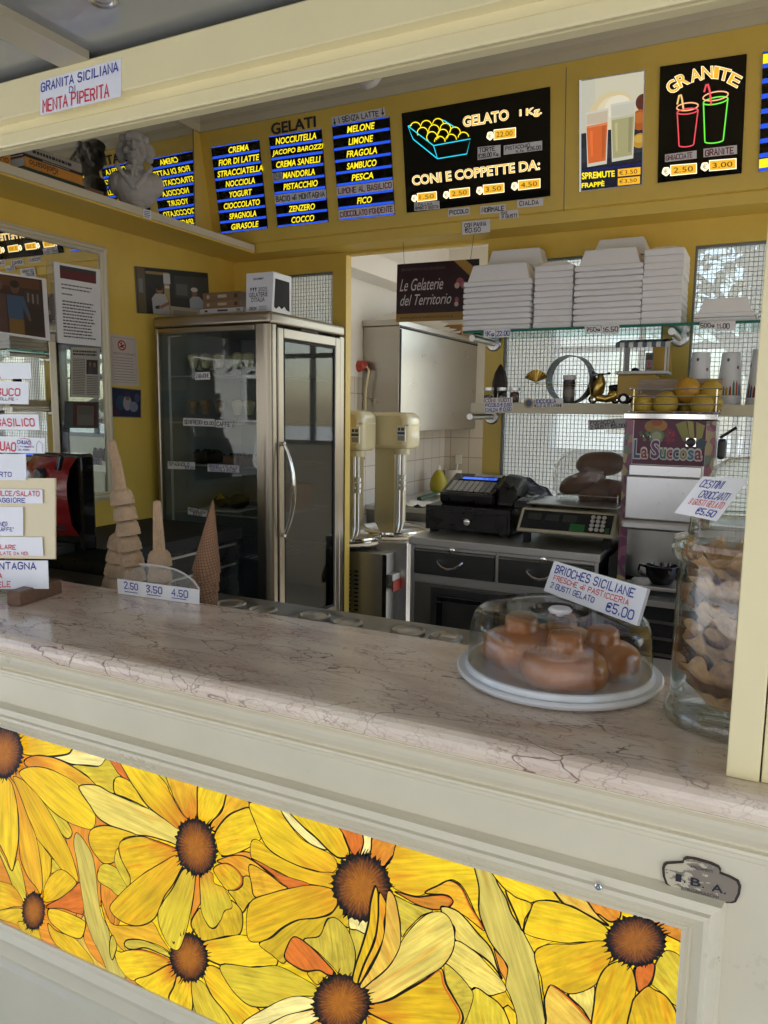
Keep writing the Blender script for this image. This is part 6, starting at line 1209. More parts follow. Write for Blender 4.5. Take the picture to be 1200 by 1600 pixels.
a = px(655, 776, 2, 1.0); c = px(688, 766, 2, 1.0); t = thing('scraper', 'green handled scraper lying at the edge of the back worktop', 'scraper'); dv = (c - a); b = MB(); b.tube([(a.x, a.y, .985), (a.x + dv.x * .8, a.y + dv.y * .8, .985)], .016, 10); b.build('handle', cm((20, 70, 50), .35), t); b = MB(); e = a + dv * .8; b.bx(e.x, e.x + .06, e.y - .05, e.y + .05, .982, .986); b.build('blade', 'white', t)
t = thing('cloth', 'crumpled white cloth on the back room worktop', 'cloth'); p = px(650, 790, 2, .96); b = MB()
n = 8; b.add([(p.x - .08 + .2 * i / n, p.y - .08 + .2 * j / n, .962 + .02 * random.random()) for j in range(n + 1) for i in range(n + 1)], [(j * (n + 1) + i, j * (n + 1) + i + 1, (j + 1) * (n + 1) + i + 1, (j + 1) * (n + 1) + i) for j in range(n) for i in range(n)], 0, True); b.build('cloth', 'white', t)

# ============================================================ RIGHT SIDE SHELVES
GY0, GZ = 2.93, 1.870                       # glass shelf front edge, top
t = thing('glass_shelf', 'green edged glass shelf carrying white foam trays', 'shelf'); xg0 = px(724, 517, 1, GY0).x
b = MB(); b.bx(xg0, .45, GY0, BY - .002, GZ - .010, GZ); b.build('pane', 'green_glass', t)
b = MB(); b.bx(xg0, .45, GY0 - .0025, GY0 - .0005, GZ - .010, GZ); b.build('front_edge', mat('green glass edge', (.02, .16, .13), .1), t)
def bracket(x, z, r=.013, y0=2.955):
    b = MB(); b.tube([(x, y0, z), (x, BY - .012, z)], r, 16); b.lathe([(.034, 0), (.034, .004), (.028, .010), (.014, .0105)], 24, 0, Matrix.Translation((x, BY - .001, z)) @ Matrix.Rotation(math.pi / 2, 4, 'X')); return b
for xx in (px(772, 535, 1, BY).x, px(1062, 533, 1, BY).x): bracket(xx, GZ - .026).build('bracket', 'steel', t)
S2Z = 1.585; S2Y = 2.95
t = thing('wall_shelf', 'white lower shelf with ornaments below the glass shelf', 'shelf'); xs0 = px(735, 637, 1, S2Y).x
b = MB(); b.bx(xs0, .45, S2Y, BY - .002, S2Z - .040, S2Z); b.build('board', 'cornice', t, bevel=.002)
for xx in (px(768, 658, 1, BY).x, px(1062, 660, 1, BY).x): bracket(xx, S2Z - .056).build('bracket', 'steel', t)
# foam trays
def traymesh(w, d, hgt, rim):
    b = MB(); e = .012; i = .03
    def ring(x, y, z): return [(-x, -y, z), (x, -y, z), (x, y, z), (-x, y, z)]
    rg = [ring(w / 2 - .002, d / 2 - .002, 0), ring(w / 2, d / 2, .003), ring(w / 2, d / 2, rim - .003), ring(w / 2 - .003, d / 2 - .003, rim), ring(w / 2 - e, d / 2 - e, rim + .001), ring(w / 2 - i, d / 2 - i * .8, hgt - .003), ring(w / 2 - i - .004, d / 2 - i * .8 - .004, hgt)]
    vs = [p for r in rg for p in r]; b.add(vs, [(k * 4 + j, k * 4 + (j + 1) % 4, (k + 1) * 4 + (j + 1) % 4, (k + 1) * 4 + j) for k in range(6) for j in range(4)] + [(24, 25, 26, 27), (3, 2, 1, 0)]); return b
def stack(where, xa, xb, Y, d, n, ytop, capy, grp, gap=.86):
    x0 = px(xa, 500, 1, Y).x; x1 = px(xb, 500, 1, Y).x; w = x1 - x0; ztop = px((xa + xb) / 2, ytop, 1, Y).z; pitch = (ztop - GZ) / n; capz = px((xa + xb) / 2, capy, 1, Y + .03).z - ztop + pitch
    mb = traymesh(w, d, max(pitch + .004, capz), pitch * gap); me = None
    for k in range(n):
        i = n - 1 - k; lab = ('%s foam tray from the top, %s' % (ORD[i], where)) if i else 'topmost white foam tray, %s' % where
        if k == n - 1 or me is None:
            o = mb.build('foam_tray', 'foam', None, bevel=.0018); me0 = o
        else: o = me0.copy(); COL.objects.link(o)
        if me is None: me = o.data
        else: o.data = me
        o.location = ((x0 + x1) / 2 + random.uniform(-.0015, .0015), Y + d / 2 + random.uniform(-.001, .001), GZ + .0005 + k * pitch); tag(o, lab, 'foam tray', grp)
stack('wide front stack at the left end', 723, 828, 2.94, .135, 9, 437, 413, 'foam trays stacked on the glass shelf')
stack('taller back stack at the left end', 752, 848, 3.085, .13, 11, 414, 390, 'foam trays stacked on the glass shelf')
stack('narrow stack second from left', 833, 893, 2.95, .16, 10, 414, 410, 'foam trays stacked on the glass shelf', .97)
stack('wide stack in the middle', 895, 1000, 2.94, .135, 10, 412, 389, 'foam trays stacked on the glass shelf')
stack('back stack behind the middle one', 917, 1010, 3.085, .13, 12, 390, 373, 'foam trays stacked on the glass shelf')
stack('tall square stack right of the middle', 1001, 1063, 2.95, .20, 11, 388, 386, 'foam trays stacked on the glass shelf', .97)
stack('low pile at the right end', 1083, 1180, 2.96, .15, 2, 487, 466, 'foam trays stacked on the glass shelf')
stack('last pile partly behind the pillar', 1184, 1260, 2.97, .15, 3, 478, 455, 'foam trays stacked on the glass shelf')
def shelftag(lab, pts, rows, Y=GY0 - .004, ink='ink_dark'): return card('price_tag', lab, pquad(pts, (0, Y, 0), (0, -1, 0)), rows, cat='price tag', group='price tags on the shelves', m='strip' if 'grey' in lab else 'paper', w=.7, jit=.25)
ra = lambda a, b: (700 + a / 2.4, 360 + b / 2.4)
shelftag('small white shelf tag reading 1 KG', [ra(134, 374), ra(178, 372), ra(177, 402), ra(134, 403)], [('1Kg', 'ink_blue', .12, .22, .88, .78)])
shelftag('small white shelf tag reading 22.00', [ra(180, 371), ra(233, 369), ra(233, 400), ra(180, 402)], [('22.00', 'ink_blue', .06, .25, .94, .78)])
shelftag('small grey shelf tag reading 750 grams', [ra(512, 360), ra(572, 357), ra(576, 384), ra(514, 388)], [('750g', 'ink_dark', .1, .22, .92, .74)])
shelftag('small grey shelf tag reading 16.50', [ra(576, 355), ra(642, 353), ra(642, 386), ra(576, 389)], [('16.50', 'ink_dark', .08, .25, .92, .75)])
shelftag('small grey shelf tag reading 500 grams', [ra(944, 345), ra(1000, 341), ra(1002, 369), ra(945, 371)], [('500g', 'ink_dark', .06, .2, .94, .75)])
shelftag('small grey shelf tag reading 11.00', [ra(1001, 341), ra(1078, 339), ra(1078, 375), ra(1001, 377)], [('11.00', 'ink_dark', .1, .25, .7, .75)])
sh = S2Y - .0015
shelftag('grey tag on the wired window reading FOCACCIA 2 GUSTI with price', [(919, 657), (979, 653), (979, 669), (919, 672)], [('FOCACCIA', 'ink_dark', .06, .12, .7, .45), ('2 GUSTI €5.00', 'ink_dark', .06, .55, .95, .9)], BY - .004)
shelftag('white shelf tag reading CONI VUOTI with two prices', [(757, 622), (801, 621), (800.5, 643), (757, 644)], [('CONI VUOTI', 'ink_dred', .04, .06, .95, .3), ('PICCOLO € 0.50', 'ink_blue', .04, .40, .96, .62), ('CIALDA € 0.50', 'ink_blue', .04, .72, .96, .95)], sh)
shelftag('grey shelf tag reading NOCCIOLA ALTE LANGHE beside a round label', [(833, 623.5), (880, 622), (880, 637), (833, 637)], [('NOCCIOLA', 'ink_blue', .04, .08, .76, .5), ('delle ALTE LANGHE', 'ink_dark', .02, .6, .96, .92)], sh)
t = thing('round_label', 'round cream and blue label at the left of the NOCCIOLA shelf tag', 'label'); c = px(826, 630, 1, sh); T = Matrix.Translation(c) @ Matrix.Rotation(math.pi / 2, 4, 'X'); b = MB(); b.lathe([(.020, -.0003), (.020, .001), (.001, .001)], 24, 0, T); b.build('disc', cm((170, 150, 100)), t); b = MB(); b.lathe([(.013, .0012), (.013, .0016), (.001, .0016)], 24, 0, T); b.build('centre', cm((70, 90, 130)), t)
# ornaments on the lower shelf
Z = S2Z + .0005
for i, (x, c) in enumerate(((763, (44, 26, 16)), (785, (34, 22, 16)), (804, (80, 40, 24)))):
    p = px(x, 622, 1, S2Y + .05); t = thing('spice_jar', 'small glass jar with a metal lid, %s of three by the shelf end' % ('leftmost', 'middle', 'rightmost')[i], 'jar', 'small lidded jars on the lower shelf'); T = Matrix.Translation((p.x, p.y, Z)); b = MB(); b.lathe([(.020, 0), (.021, .002), (.021, .05), (.018, .054)], 18, 0, T); b.build('glass', 'glass', t); b = MB(); b.lathe([(.022, .0505), (.022, .062), (.001, .062)], 18, 0, T); b.build('lid', 'steel', t); b = MB(); b.lathe([(.001, .003), (.018, .003), (.018, .03 + .006 * i), (.001, .034 + .006 * i)], 14, 0, T); b.build('contents', cm(c, .7), t)
p = px(781, 610, 1, S2Y + .12); t = thing('cocoa_pod', 'dark dried cocoa pod standing behind the small jars', 'cocoa pod'); T = Matrix.Translation((p.x, p.y, Z)); b = MB(); b.lathe([(.014, 0), (.022, .01), (.030, .06), (.031, .085), (.022, .125), (.008, .152), (.002, .16)], 24, 0, T, wob=lambda a, i, z: 1 + .05 * math.sin(8 * a)); b.build('pod', mat('dried cocoa pod', (.025, .015, .012), .6, bump=.4, bscale=90), t)
c = px(889, 585, 1, S2Y + .08); r = (px(926, 585, 1, S2Y + .08).x - px(852, 585, 1, S2Y + .08).x) / 2; T = Matrix.Translation((c.x, S2Y + .055, Z + r + .001)) @ Matrix.Rotation(math.radians(-12), 4, 'Z') @ Matrix.Rotation(-math.pi / 2, 4, 'X')
t = thing('cake_ring', 'dark metal cake ring standing upright on the lower shelf', 'cake ring'); b = MB(); b.lathe([(r, 0), (r, .055), (r - .003, .055), (r - .003, 0), (r, 0)], 48, 0, T); b.build('band', mat('dark ring steel', (.10, .11, .12), .3, metal=.8), t)
p = px(887, 622, 1, S2Y + .06); t = thing('canister', 'grey lidded canister standing inside the cake ring', 'canister'); T = Matrix.Translation((p.x, S2Y + .075, Z + .004)); b = MB(); b.lathe([(.022, 0), (.023, .004), (.023, .085), (.021, .088)], 22, 0, T); b.build('can', cm((96, 96, 100), .35), t); b = MB(); b.lathe([(.0245, .088), (.0245, .106), (.001, .107)], 22, 0, T); b.build('lid', 'lightgrey', t); b = MB(); b.shell([(.0234, .022), (.0234, .05)], 22, 0, T); b.build('label', cm((130, 122, 110)), t); b = MB(); b.shell([(.0234, .062), (.0234, .082)], 22, 0, T); b.build('label', cm((40, 40, 48)), t)
t = thing('golden_leaf', 'golden ginkgo leaf ornament on a thin stem in front of the cake ring', 'ornament'); p = px(836, 587, 1, S2Y + .04); b = MB(); n = 18; ve = [(p.x + .004, p.y, p.z - .026)] 
for k in range(n + 1): a = math.radians(20 + 140 * k / n); rr = .047 + .004 * (k % 2); ve.append((p.x + .004 + rr * math.cos(a), p.y + .004 * (k % 2), p.z - .026 + rr * math.sin(a)))
b.add(ve, [(0, k + 1, k + 2) for k in range(n)]); gold = mat('gold metal', (.52, .36, .10), .3, metal=1); M['gold'] = gold; b.build('leaf', 'gold', t); b = MB(); e = px(921, 601, 1, S2Y + .04); b.tube([(p.x + .004, p.y, p.z - .026), px(842, 600, 1, S2Y + .04), px(880, 601.5, 1, S2Y + .04), e, (e.x + .01, S2Y + .05, Z + .002)], .0014, 6); b.build('stem', 'gold', t); q0 = px(828, 600.5, 1, S2Y + .04); b = MB(); b.tube([q0, px(842, 600, 1, S2Y + .04)], .0014, 5); b.build('stem', 'gold', t)
# toy scooter
def scooter():
    t = thing('toy_scooter', 'small golden toy scooter on the lower shelf beside the toy cart', 'toy'); y = S2Y + .09; A = lambda a, b_: px(780 + a / 7.27, 480 + b_ / 7.27, 1, y)
    x0 = A(1020, 1000).x; zz = Z
    def wheel(cx, r):
        b = MB(); T = Matrix.Translation((cx, y, zz + r)) @ Matrix.Rotation(math.pi / 2, 4, 'X'); b.lathe([(r * .55, -.006), (r * .9, -.008), (r, -.004), (r, .004), (r * .9, .008), (r * .55, .006), (r * .55, -.006)], 24, 0, T); w = b.build('wheel', 'rubber', t); b = MB(); b.lathe([(.001, -.005), (r * .54, -.004), (r * .54, .004), (.001, .005)], 18, 0, T); b.build('rim', 'chrome', w)
    xw = A(1068, 980).x; wheel(xw, .017); wheel(xw + .085, .017)
    b = MB(); b.tube([(xw, y, zz + .02), (xw - .004, y, zz + .03)], [.016, .012], 12); b.build('mudguard', 'gold', t)
    b = MB(); b.tube([(xw + .004, y, zz + .025), (xw + .014, y, zz + .05), (xw + .022, y, zz + .085), (xw + .026, y, zz + .112)], [.013, .028, .026, .010], 16); b.tube([(xw + .016, y, zz + .026), (xw + .05, y, zz + .018), (xw + .085, y, zz + .03)], [.016, .014, .020], 14); b.ball((xw + .082, y, zz + .036), .028, 14, 0, 1, .62, .75); b.build('body', 'gold', t)
    b = MB(); b.tube([(xw + .060, y, zz + .060), (xw + .10, y, zz + .062)], [.012, .014], 12); b.build('seat', 'matteblack', t)
    b = MB(); b.tube([(xw + .002, y - .02, zz + .118), (xw + .02, y, zz + .112), (xw + .05, y + .018, zz + .116)], .003, 8); b.ball((xw - .002, y - .02, zz + .119), .006, 8); b.ball((xw + .053, y + .018, zz + .117), .006, 8); b.build('handlebar', 'matteblack', t)
    b = MB(); b.ball((xw + .012, y - .01, zz + .103), .008, 10); b.build('headlight', 'chrome', t)
scooter()
def cart():
    t = thing('toy_ice_cream_cart', 'yellow toy ice cream van with striped awning on the lower shelf', 'toy'); y0, y1 = S2Y + .05, S2Y + .15
    A = lambda a, b_: px(700 + a / 2.4, 360 + b_ / 2.4, 1, y0); xl, xr = A(628, 600).x, A(845, 560).x; zr = A(700, 420).z; zc = A(730, 535).z; yel = mat('yellow toy paint', (.45, .28, .03), .4); M['toyyel'] = yel
    b = MB(); b.bx(xl + .004, xr - .06, y0 + .006, y1, Z + .022, zc - .004); b.build('body', 'toyyel', t, bevel=.006); b = MB(); b.bx(xr - .075, xr - .005, y0, y1, Z + .02, Z + .052); b.build('bonnet', 'toyyel', t, bevel=.008)
    b = MB(); b.bx(xl - .004, xr - .02, y0 - .012, y1 + .01, zc - .004, zc + .008); b.build('counter_board', 'lightgrey', t, bevel=.003)
    for x in (xl + .008, xr - .035): b = MB(); b.bx(x, x + .006, y0 + .004, y0 + .010, zc + .0085, zr - .006); b.bx(x, x + .006, y1 - .01, y1 - .004, zc + .0085, zr - .006); b.build('post', 'lightgrey', t)
    MB().bx(xl + .01, xl + .03, y1 - .004, y1 - .001, zc + .0085, zr - .006).build('back_panel', 'grey', t); MB().bx(xr - .09, xr - .02, y1 - .008, y1 - .002, zc + .0085, zr - .006).build('back_panel', 'toyyel', t)
    n = 12; b = MB(); 
    for k in range(n): a0 = xl - .004 + (xr - xl - .012) * k / n; a1 = xl - .004 + (xr - xl - .012) * (k + 1) / n; b.hexa([(a0, y0 - .02, zr - .006), (a1, y0 - .02, zr - .006), (a1, y1, zr + .014), (a0, y1, zr + .014)], [(a0, y0 - .02, zr - .001), (a1, y0 - .02, zr - .001), (a1, y1, zr + .019), (a0, y1, zr + .019)], k % 2); b.hexa([(a0, y0 - .0235, zr - .02), (a1, y0 - .0235, zr - .02), (a1, y0 - .0205, zr - .02), (a0, y0 - .0205, zr - .02)], [(a0, y0 - .0235, zr - .002), (a1, y0 - .0235, zr - .002), (a1, y0 - .0205, zr - .002), (a0, y0 - .0205, zr - .002)], k % 2)
    b.build('awning', [cm((70, 84, 104)), 'lightgrey'], t)
    b = MB(); mx = (xl + xr) / 2; b.bx(mx - .002, mx + .028, y0 + .01, y0 + .013, zc + .0085, zc + .075); s = b.build('menu_panel', cm((120, 110, 104)), t); q = Quad((mx, y0 + .0095, zc + .072), (mx + .026, y0 + .0095, zc + .072), (mx + .026, y0 + .0095, zc + .012), (mx, y0 + .0095, zc + .012)); paint(q, s, [((46, 40, 46), (.08, .05, .92, .4)), ((150, 60, 80), (.3, .5, .7, .8)), ((70, 60, 56), (.15, .85, .85, .95))])
    for x in (xl + .03, xr - .028):
        for y in (y0 - .001, y1 - .010):
            b = MB(); T = Matrix.Translation((x, y + .005, Z + .020)) @ Matrix.Rotation(math.pi / 2, 4, 'X'); b.lathe([(.010, -.007), (.017, -.008), (.020, -.004), (.020, .004), (.017, .008), (.010, .007), (.010, -.007)], 22, 0, T); w = b.build('wheel', 'rubber', t); b = MB(); b.lathe([(.001, -.006), (.0098, -.006), (.0098, .006), (.001, .006)], 14, 0, T); b.build('rim', 'steel', w)
    for k in range(2): b = MB(); b.ball((xl + .06 + .05 * k, y0 + .05, zc + .014), .014, 12, 0, 1, 1, .7); b.build('tub', 'matteblack', t)
cart()
# paper cups
def cups(lab, x, yt, yb, Y, n, cols, rim=True):
    c = px(x, yb, 1, Y); ht = px(x, yt, 1, Y).z; w = .043
    for k in range(n):
        t = thing('paper_cup', lab % (ORD[n - 1 - k] if n > 1 else 'single'), 'paper cup', 'upturned printed paper cups'); cz_ = Z + .0005 + k * .009; top = ht - Z - .009 * (n - 1); T = Matrix.Translation((c.x, Y, cz_)); b = MB(); b.lathe([(w + .003, 0), (w + .003, .004), (w, .005), (w * .72, top), (w * .68, top), (.001, top - .002)], 26, 0, T); cup = b.build('cup', 'paper', t)
        if k == n - 1:
            pb = MB(); ms = []
            for j in range(22):
                a = 2 * math.pi * j / 22; cc = cols[j % len(cols)]; hgt = top * random.uniform(.22, .42)
                if cc not in ms: ms.append(cc)
                rr = lambda z_: w + (w * .72 - w) * (z_ - .005) / (top - .005) + .0004
                z0, z1 = .007, hgt; d = .11
                pb.add([(T @ V((rr(z) * math.cos(a + e), rr(z) * math.sin(a + e), z))) for e, z in ((-d, z0), (d, z0), (d * .8, z1 * .8), (0, z1), (-d * .8, z1 * .75))], [(0, 1, 2, 3, 4)], ms.index(cc))
            for j in range(6):
                a = j * 1.05 + .3; z = top * random.uniform(.6, .85); cc = [(150, 40, 50), (60, 110, 60), (150, 90, 110)][j % 3]
                if cc not in ms: ms.append(cc)
                pb.add([T @ V((rr(z + dz) * math.cos(a + e), rr(z + dz) * math.sin(a + e), z + dz)) for e, dz in ((.16 * math.cos(i * 1.05), .007 * math.sin(i * 1.05)) for i in range(6))], [tuple(range(6))], ms.index(cc))
            pb.build('printed_pattern', [cm(c_) for c_ in ms], cup)
CC = [(40, 110, 170), (190, 160, 40), (150, 50, 40), (50, 120, 80), (200, 90, 60)]
cups('%s upturned patterned paper cup in the left cup stack behind the lemons', 1091, 551, 621, 3.12, 3, CC); cups('%s upturned patterned paper cup in the cup stack right of the lemons', 1138, 552, 621, 3.12, 4, CC)
cups('%s upturned red and blue paper cup nearest the pillar', 1186, 546, 621, 3.08, 3, [(60, 110, 160), (150, 40, 40)])

# ============================================================ STEEL DRAWER CABINET, TILL, SCALE, JUICER
CBY, CBZ = 2.737, 1.05
DC = thing('drawer_cabinet', 'steel cabinet with two locked drawers under the cash register', 'cabinet')
cx0, cx1 = px(640, 838, 1, CBY).x, px(939, 868, 1, CBY).x
MB().bx(cx0, cx1, CBY - .012, BY - .002, CBZ - .030, CBZ).build('worktop', 'steelh', DC, bevel=.003)
zd0 = px(770, 905, 1, CBY).z - .01; zd1 = CBZ - .045; xm = px(777, 880, 1, CBY).x
b = MB(); b.bx(cx0 + .01, cx1 - .008, CBY + .004, BY - .004, .06, CBZ - .0305); b.build('carcass', 'steeldark', DC)
b = MB(); 
for a in ((cx0 + .008, cx0 + .024, .06, CBZ - .031), (cx1 - .020, cx1 - .006, .06, CBZ - .031), (xm - .006, xm + .006, zd0, CBZ - .031), (cx0 + .025, cx1 - .021, zd0 - .035, zd0 - .001), (cx0 + .025, xm - .007, zd1 + .002, CBZ - .031), (xm + .007, cx1 - .021, zd1 + .002, CBZ - .031)): b.bx(a[0], a[1], CBY - .004, CBY + .003, a[2], a[3])
b.build('frame', 'steelh', DC, bevel=.0015)
dsteel = steel('dark drawer steel', (.13, .135, .14), .3, (1, 30, 30)); M['dsteel'] = dsteel
for (a, e) in ((cx0 + .026, xm - .008), (xm + .008, cx1 - .022)):
    d = MB().bx(a, e, CBY - .012, CBY - .0045, zd0 + .002, zd1).build('drawer', 'dsteel', DC, bevel=.002)
    MB().bx(a, e, CBY - .0145, CBY - .0125, zd1 - .006, zd1).build('top_edge', 'chrome', d)
    mx, mz = a + (e - a) * .46, (zd0 + zd1) / 2; h_ = MB(); h_.tube([(mx - .052, CBY - .012, mz + .012), (mx - .045, CBY - .028, mz + .004), (mx - .025, CBY - .032, mz - .010), (mx, CBY - .033, mz - .015), (mx + .025, CBY - .032, mz - .010), (mx + .045, CBY - .028, mz + .004), (mx + .052, CBY - .012, mz + .012)], .005, 8); h_.build('handle', 'chrome', d)
    k = MB(); k.lathe([(.013, 0), (.013, .003), (.009, .005), (.001, .005)], 18, 0, Matrix.Translation((mx + .01, CBY - .0125, mz + .055)) @ Matrix.Rotation(math.pi / 2, 4, 'X')); k.build('lock', 'chrome', d)
for (a, e) in ((cx0 + .10, xm + .05), (xm + .10, cx1 - .03)):
    d = MB().bx(a, e, CBY - .010, CBY + .002, .10, zd0 - .045).build('door', 'dsteel', DC, bevel=.003)
    f = MB(); z0, z1 = .14, zd0 - .075; A, E_ = a + .03, e - .03
    for q_ in ((A, E_, z1 - .022, z1), (A, E_, z0, z0 + .022), (A, A + .022, z0 + .023, z1 - .023), (E_ - .022, E_, z0 + .023, z1 - .023)): f.bx(q_[0], q_[1], CBY - .020, CBY - .0105, q_[2], q_[3])
    f.build('panel_frame', 'blackgloss', d, bevel=.004)
rg = lambda a, b: (640 + a / 3.3333, 680 + b / 3.3333)
# cash drawer
TY = 2.885; x0, x1 = px(*rg(82, 420), 1, TY).x, px(*rg(525, 450), 1, TY).x; z0 = CBZ + .014; z1 = px(*rg(300, 376), 1, TY).z
t = thing('till_base', 'black metal cash drawer with a round key lock', 'cash box'); b = MB(); b.bx(x0, x1, TY, 3.20, z0, z1); b.build('body', 'black', t, bevel=.004); b = MB(); b.bx(x0 + .008, x1 - .012, TY - .006, TY - .0005, z0 + .008, z1 - .022); f = b.build('drawer_front', 'black', t, bevel=.002)
c = px(*rg(297, 453), 1, TY - .007); b = MB(); b.lathe([(.014, 0), (.014, .003), (.010, .006), (.004, .0065), (.004, .004), (.001, .004)], 20, 0, Matrix.Translation(c) @ Matrix.Rotation(math.pi / 2, 4, 'X')); b.build('lock', 'chrome', f)
for xx in (x0 + .03, x1 - .03):
    for yy in (TY + .03, 3.17): MB().bx(xx - .015, xx + .015, yy - .015, yy + .015, CBZ + .0005, z0).build('foot', 'rubber', t)
# register
CR = thing('cash_register', 'black cash register with blue display and grey keys on the cash drawer', 'cash register'); zt = z1 + .0005; Yf, Yb = 2.935, 3.14
xa, xb = px(687, 778, 1, Yf).x, px(769, 787, 1, Yf).x; zb_ = px(748, 741, 1, Yb).z; zf = px(728, 772, 1, Yf).z
prof = [(Yf, zt + .012), (Yf + .02, zt), (Yb, zt), (Yb + .02, zb_ - .02), (Yb, zb_), (Yb - .03, zb_ + .003), (Yf - .004, zf)]
b = MB(); n = len(prof); b.add([(xa, y, z) for y, z in prof] + [(xb, y, z) for y, z in prof], [tuple(range(n - 1, -1, -1)), tuple(range(n, 2 * n))] + [(i, (i + 1) % n, n + (i + 1) % n, n + i) for i in range(n)]); b.f = [tuple(reversed(f)) for f in b.f]; b.build('body', 'black', CR, bevel=.006)
b = MB(); prof = [(Yf + .02, zt), (Yb + .02, zt), (Yb + .02, zb_ - .01), (Yb - .02, zb_ + .012), (Yb - .06, zb_ + .008), (Yf + .05, zf + .035)]; n = len(prof); xe = xb + .085
b.add([(xb + .001, y, z) for y, z in prof] + [(xe, y, z - .01 if z > zt + .01 else z) for y, z in prof], [tuple(range(n - 1, -1, -1)), tuple(range(n, 2 * n))] + [(i, (i + 1) % n, n + (i + 1) % n, n + i) for i in range(n)]); b.f = [tuple(reversed(f)) for f in b.f]; b.build('printer_hump', 'black', CR, bevel=.018, seg=4)
KQ = Quad((xa, Yb - .03, zb_ + .0035), (xb, Yb - .03, zb_ + .0035), (xb, Yf - .004, zf + .0005), (xa, Yf - .004, zf + .0005))
def slab(mb, q, u0, v0, u1, v1, th, m=0, e=.0008):
    a = [q.at(u, v, e) for u, v in ((u0, v0), (u1, v0), (u1, v1), (u0, v1))]; c = [q.at(u, v, e + th) for u, v in ((u0, v0), (u1, v0), (u1, v1), (u0, v1))]; mb.hexa(c, a, m)
for r in range(5):
    for k in range(8):
        b = MB(); u = .10 + k * .106; v = .42 + r * .098; slab(b, KQ, u, v, u + .085, v + .072, .005); b.build('key', 'lightgrey' if k < 6 else 'grey', CR, bevel=.001)
b = MB(); slab(b, KQ, .18, .20, .93, .34, .003); b.build('display_bezel', 'blackgloss', CR); b = MB(); b.add([KQ.at(u, v, .0045) for u, v in ((.24, .22), (.90, .22), (.90, .325), (.24, .325))], [(3, 2, 1, 0)]); b.build('display', emit_only('blue display', h((70, 120, 255)), .5), CR)
lt = MB(); printed(lt, Quad(*[KQ.at(u, v, .0046) for u, v in ((.24, .22), (.90, .22), (.90, .325), (.24, .325))]), '0.00', 0, (.6, .2, .92, .8)); lt.build('digits', 'ink_blue', CR)
b = MB(); slab(b, KQ, .42, .04, .95, .14, .003); b.build('name_strip', 'lightgrey', CR)
# card terminal
t = thing('card_terminal', 'small black card payment terminal beside the cash register', 'card terminal'); c = px(*rg(510, 340), 1, 2.95); b = MB(); x = px(*rg(436, 350), 1, 2.93).x; e = x1 - .004
prof = [(2.93, zt), (3.10, zt), (3.10, zt + .045), (2.93, zt + .03)]; T = Matrix.Translation((0, 0, 0)); b.add([(xe + .004 if xe + .004 > x else x, y, z) for y, z in prof] + [(xe + .085, y, z) for y, z in prof], [(3, 2, 1, 0), (4, 5, 6, 7)] + [(i, (i + 1) % 4, 4 + (i + 1) % 4, 4 + i) for i in range(4)]); b.f = [tuple(reversed(f)) for f in b.f]; b.build('body', 'black', t, bevel=.007, seg=3)
q = Quad((xe + .012, 3.09, zt + .0455), (xe + .078, 3.09, zt + .0455), (xe + .078, 2.94, zt + .0325), (xe + .012, 2.94, zt + .0325)); b = MB(); slab(b, q, .08, .05, .92, .42, .001); b.build('screen', 'blackgloss', t); b = MB()
for i in range(4):
    for j in range(3): slab(b, q, .1 + j * .28, .5 + i * .115, .32 + j * .28, .58 + i * .115, .002)
b.build('keypad', 'grey', t)
t = thing('plastic_bag', 'crumpled translucent blue grey bag behind the register', 'bag'); b = MB(); n = 10; o = px(830, 762, 1, 3.17)
b.add([(o.x - .16 + .30 * i / n, 3.10 + .07 * random.random() + .01 * j, CBZ + .115 + (.10 * (1 - abs(2 * i / n - .8) ** 1.5 if abs(2 * i / n - .8) < 1 else 0)) * j / n + .012 * random.random()) for j in range(n + 1) for i in range(n + 1)], [(j * (n + 1) + i, j * (n + 1) + i + 1, (j + 1) * (n + 1) + i + 1, (j + 1) * (n + 1) + i) for j in range(n) for i in range(n)]); b.build('bag', mat('blue grey film', (.20, .22, .28), .25), t)
# scale
SC = thing('price_scale', 'beige price computing scale with dark keypad panel beside the till', 'scale'); Y0, Y1 = 2.80, 2.875
P4 = [px(*rg(598, 374), 1, Y1), px(*rg(1085, 413), 1, Y1), px(*rg(1062, 536), 1, Y0), px(*rg(541, 494), 1, Y0)]
za = (P4[0].z + P4[1].z) / 2; zb2 = max(CBZ + .012, (P4[2].z + P4[3].z) / 2); xl, xr = (P4[0].x + P4[3].x) / 2, (P4[1].x + P4[2].x) / 2
prof = [(Y0, zb2), (Y0 + .01, zb2 - .006), (3.19, zb2 - .006), (3.19, za - .004), (Y1, za)]; n = 5; b = MB(); b.add([(xl, y, z) for y, z in prof] + [(xr, y, z) for y, z in prof], [tuple(range(n - 1, -1, -1)), tuple(range(n, 2 * n))] + [(i, (i + 1) % n, n + (i + 1) % n, n + i) for i in range(n)]); b.f = [tuple(reversed(f)) for f in b.f]; b.build('housing', mat('beige plastic', (.52, .48, .36), .4), SC, bevel=.006)
q = Quad((xl, Y1, za), (xr, Y1, za), (xr, Y0, zb2), (xl, Y0, zb2)); b = MB(); b.add([q.at(u, v, .0012) for u, v in ((.035, .09), (.965, .09), (.965, .88), (.035, .88))], [(3, 2, 1, 0)]); b.build('panel', cm((26, 30, 38), .25), SC)
for k in range(3): b = MB(); b.add([q.at(u, v, .0018) for u, v in ((.09 + k * .185, .22), (.235 + k * .185, .22), (.235 + k * .185, .50), (.09 + k * .185, .50))], [(3, 2, 1, 0)]); d = b.build('display', cm((52, 60, 58), .2), SC); textlines(q.sub(.10 + k * .185, .12, .22 + k * .185, .19), SC, 1, 0, 0, 1, 1, (150, 152, 158), .9)
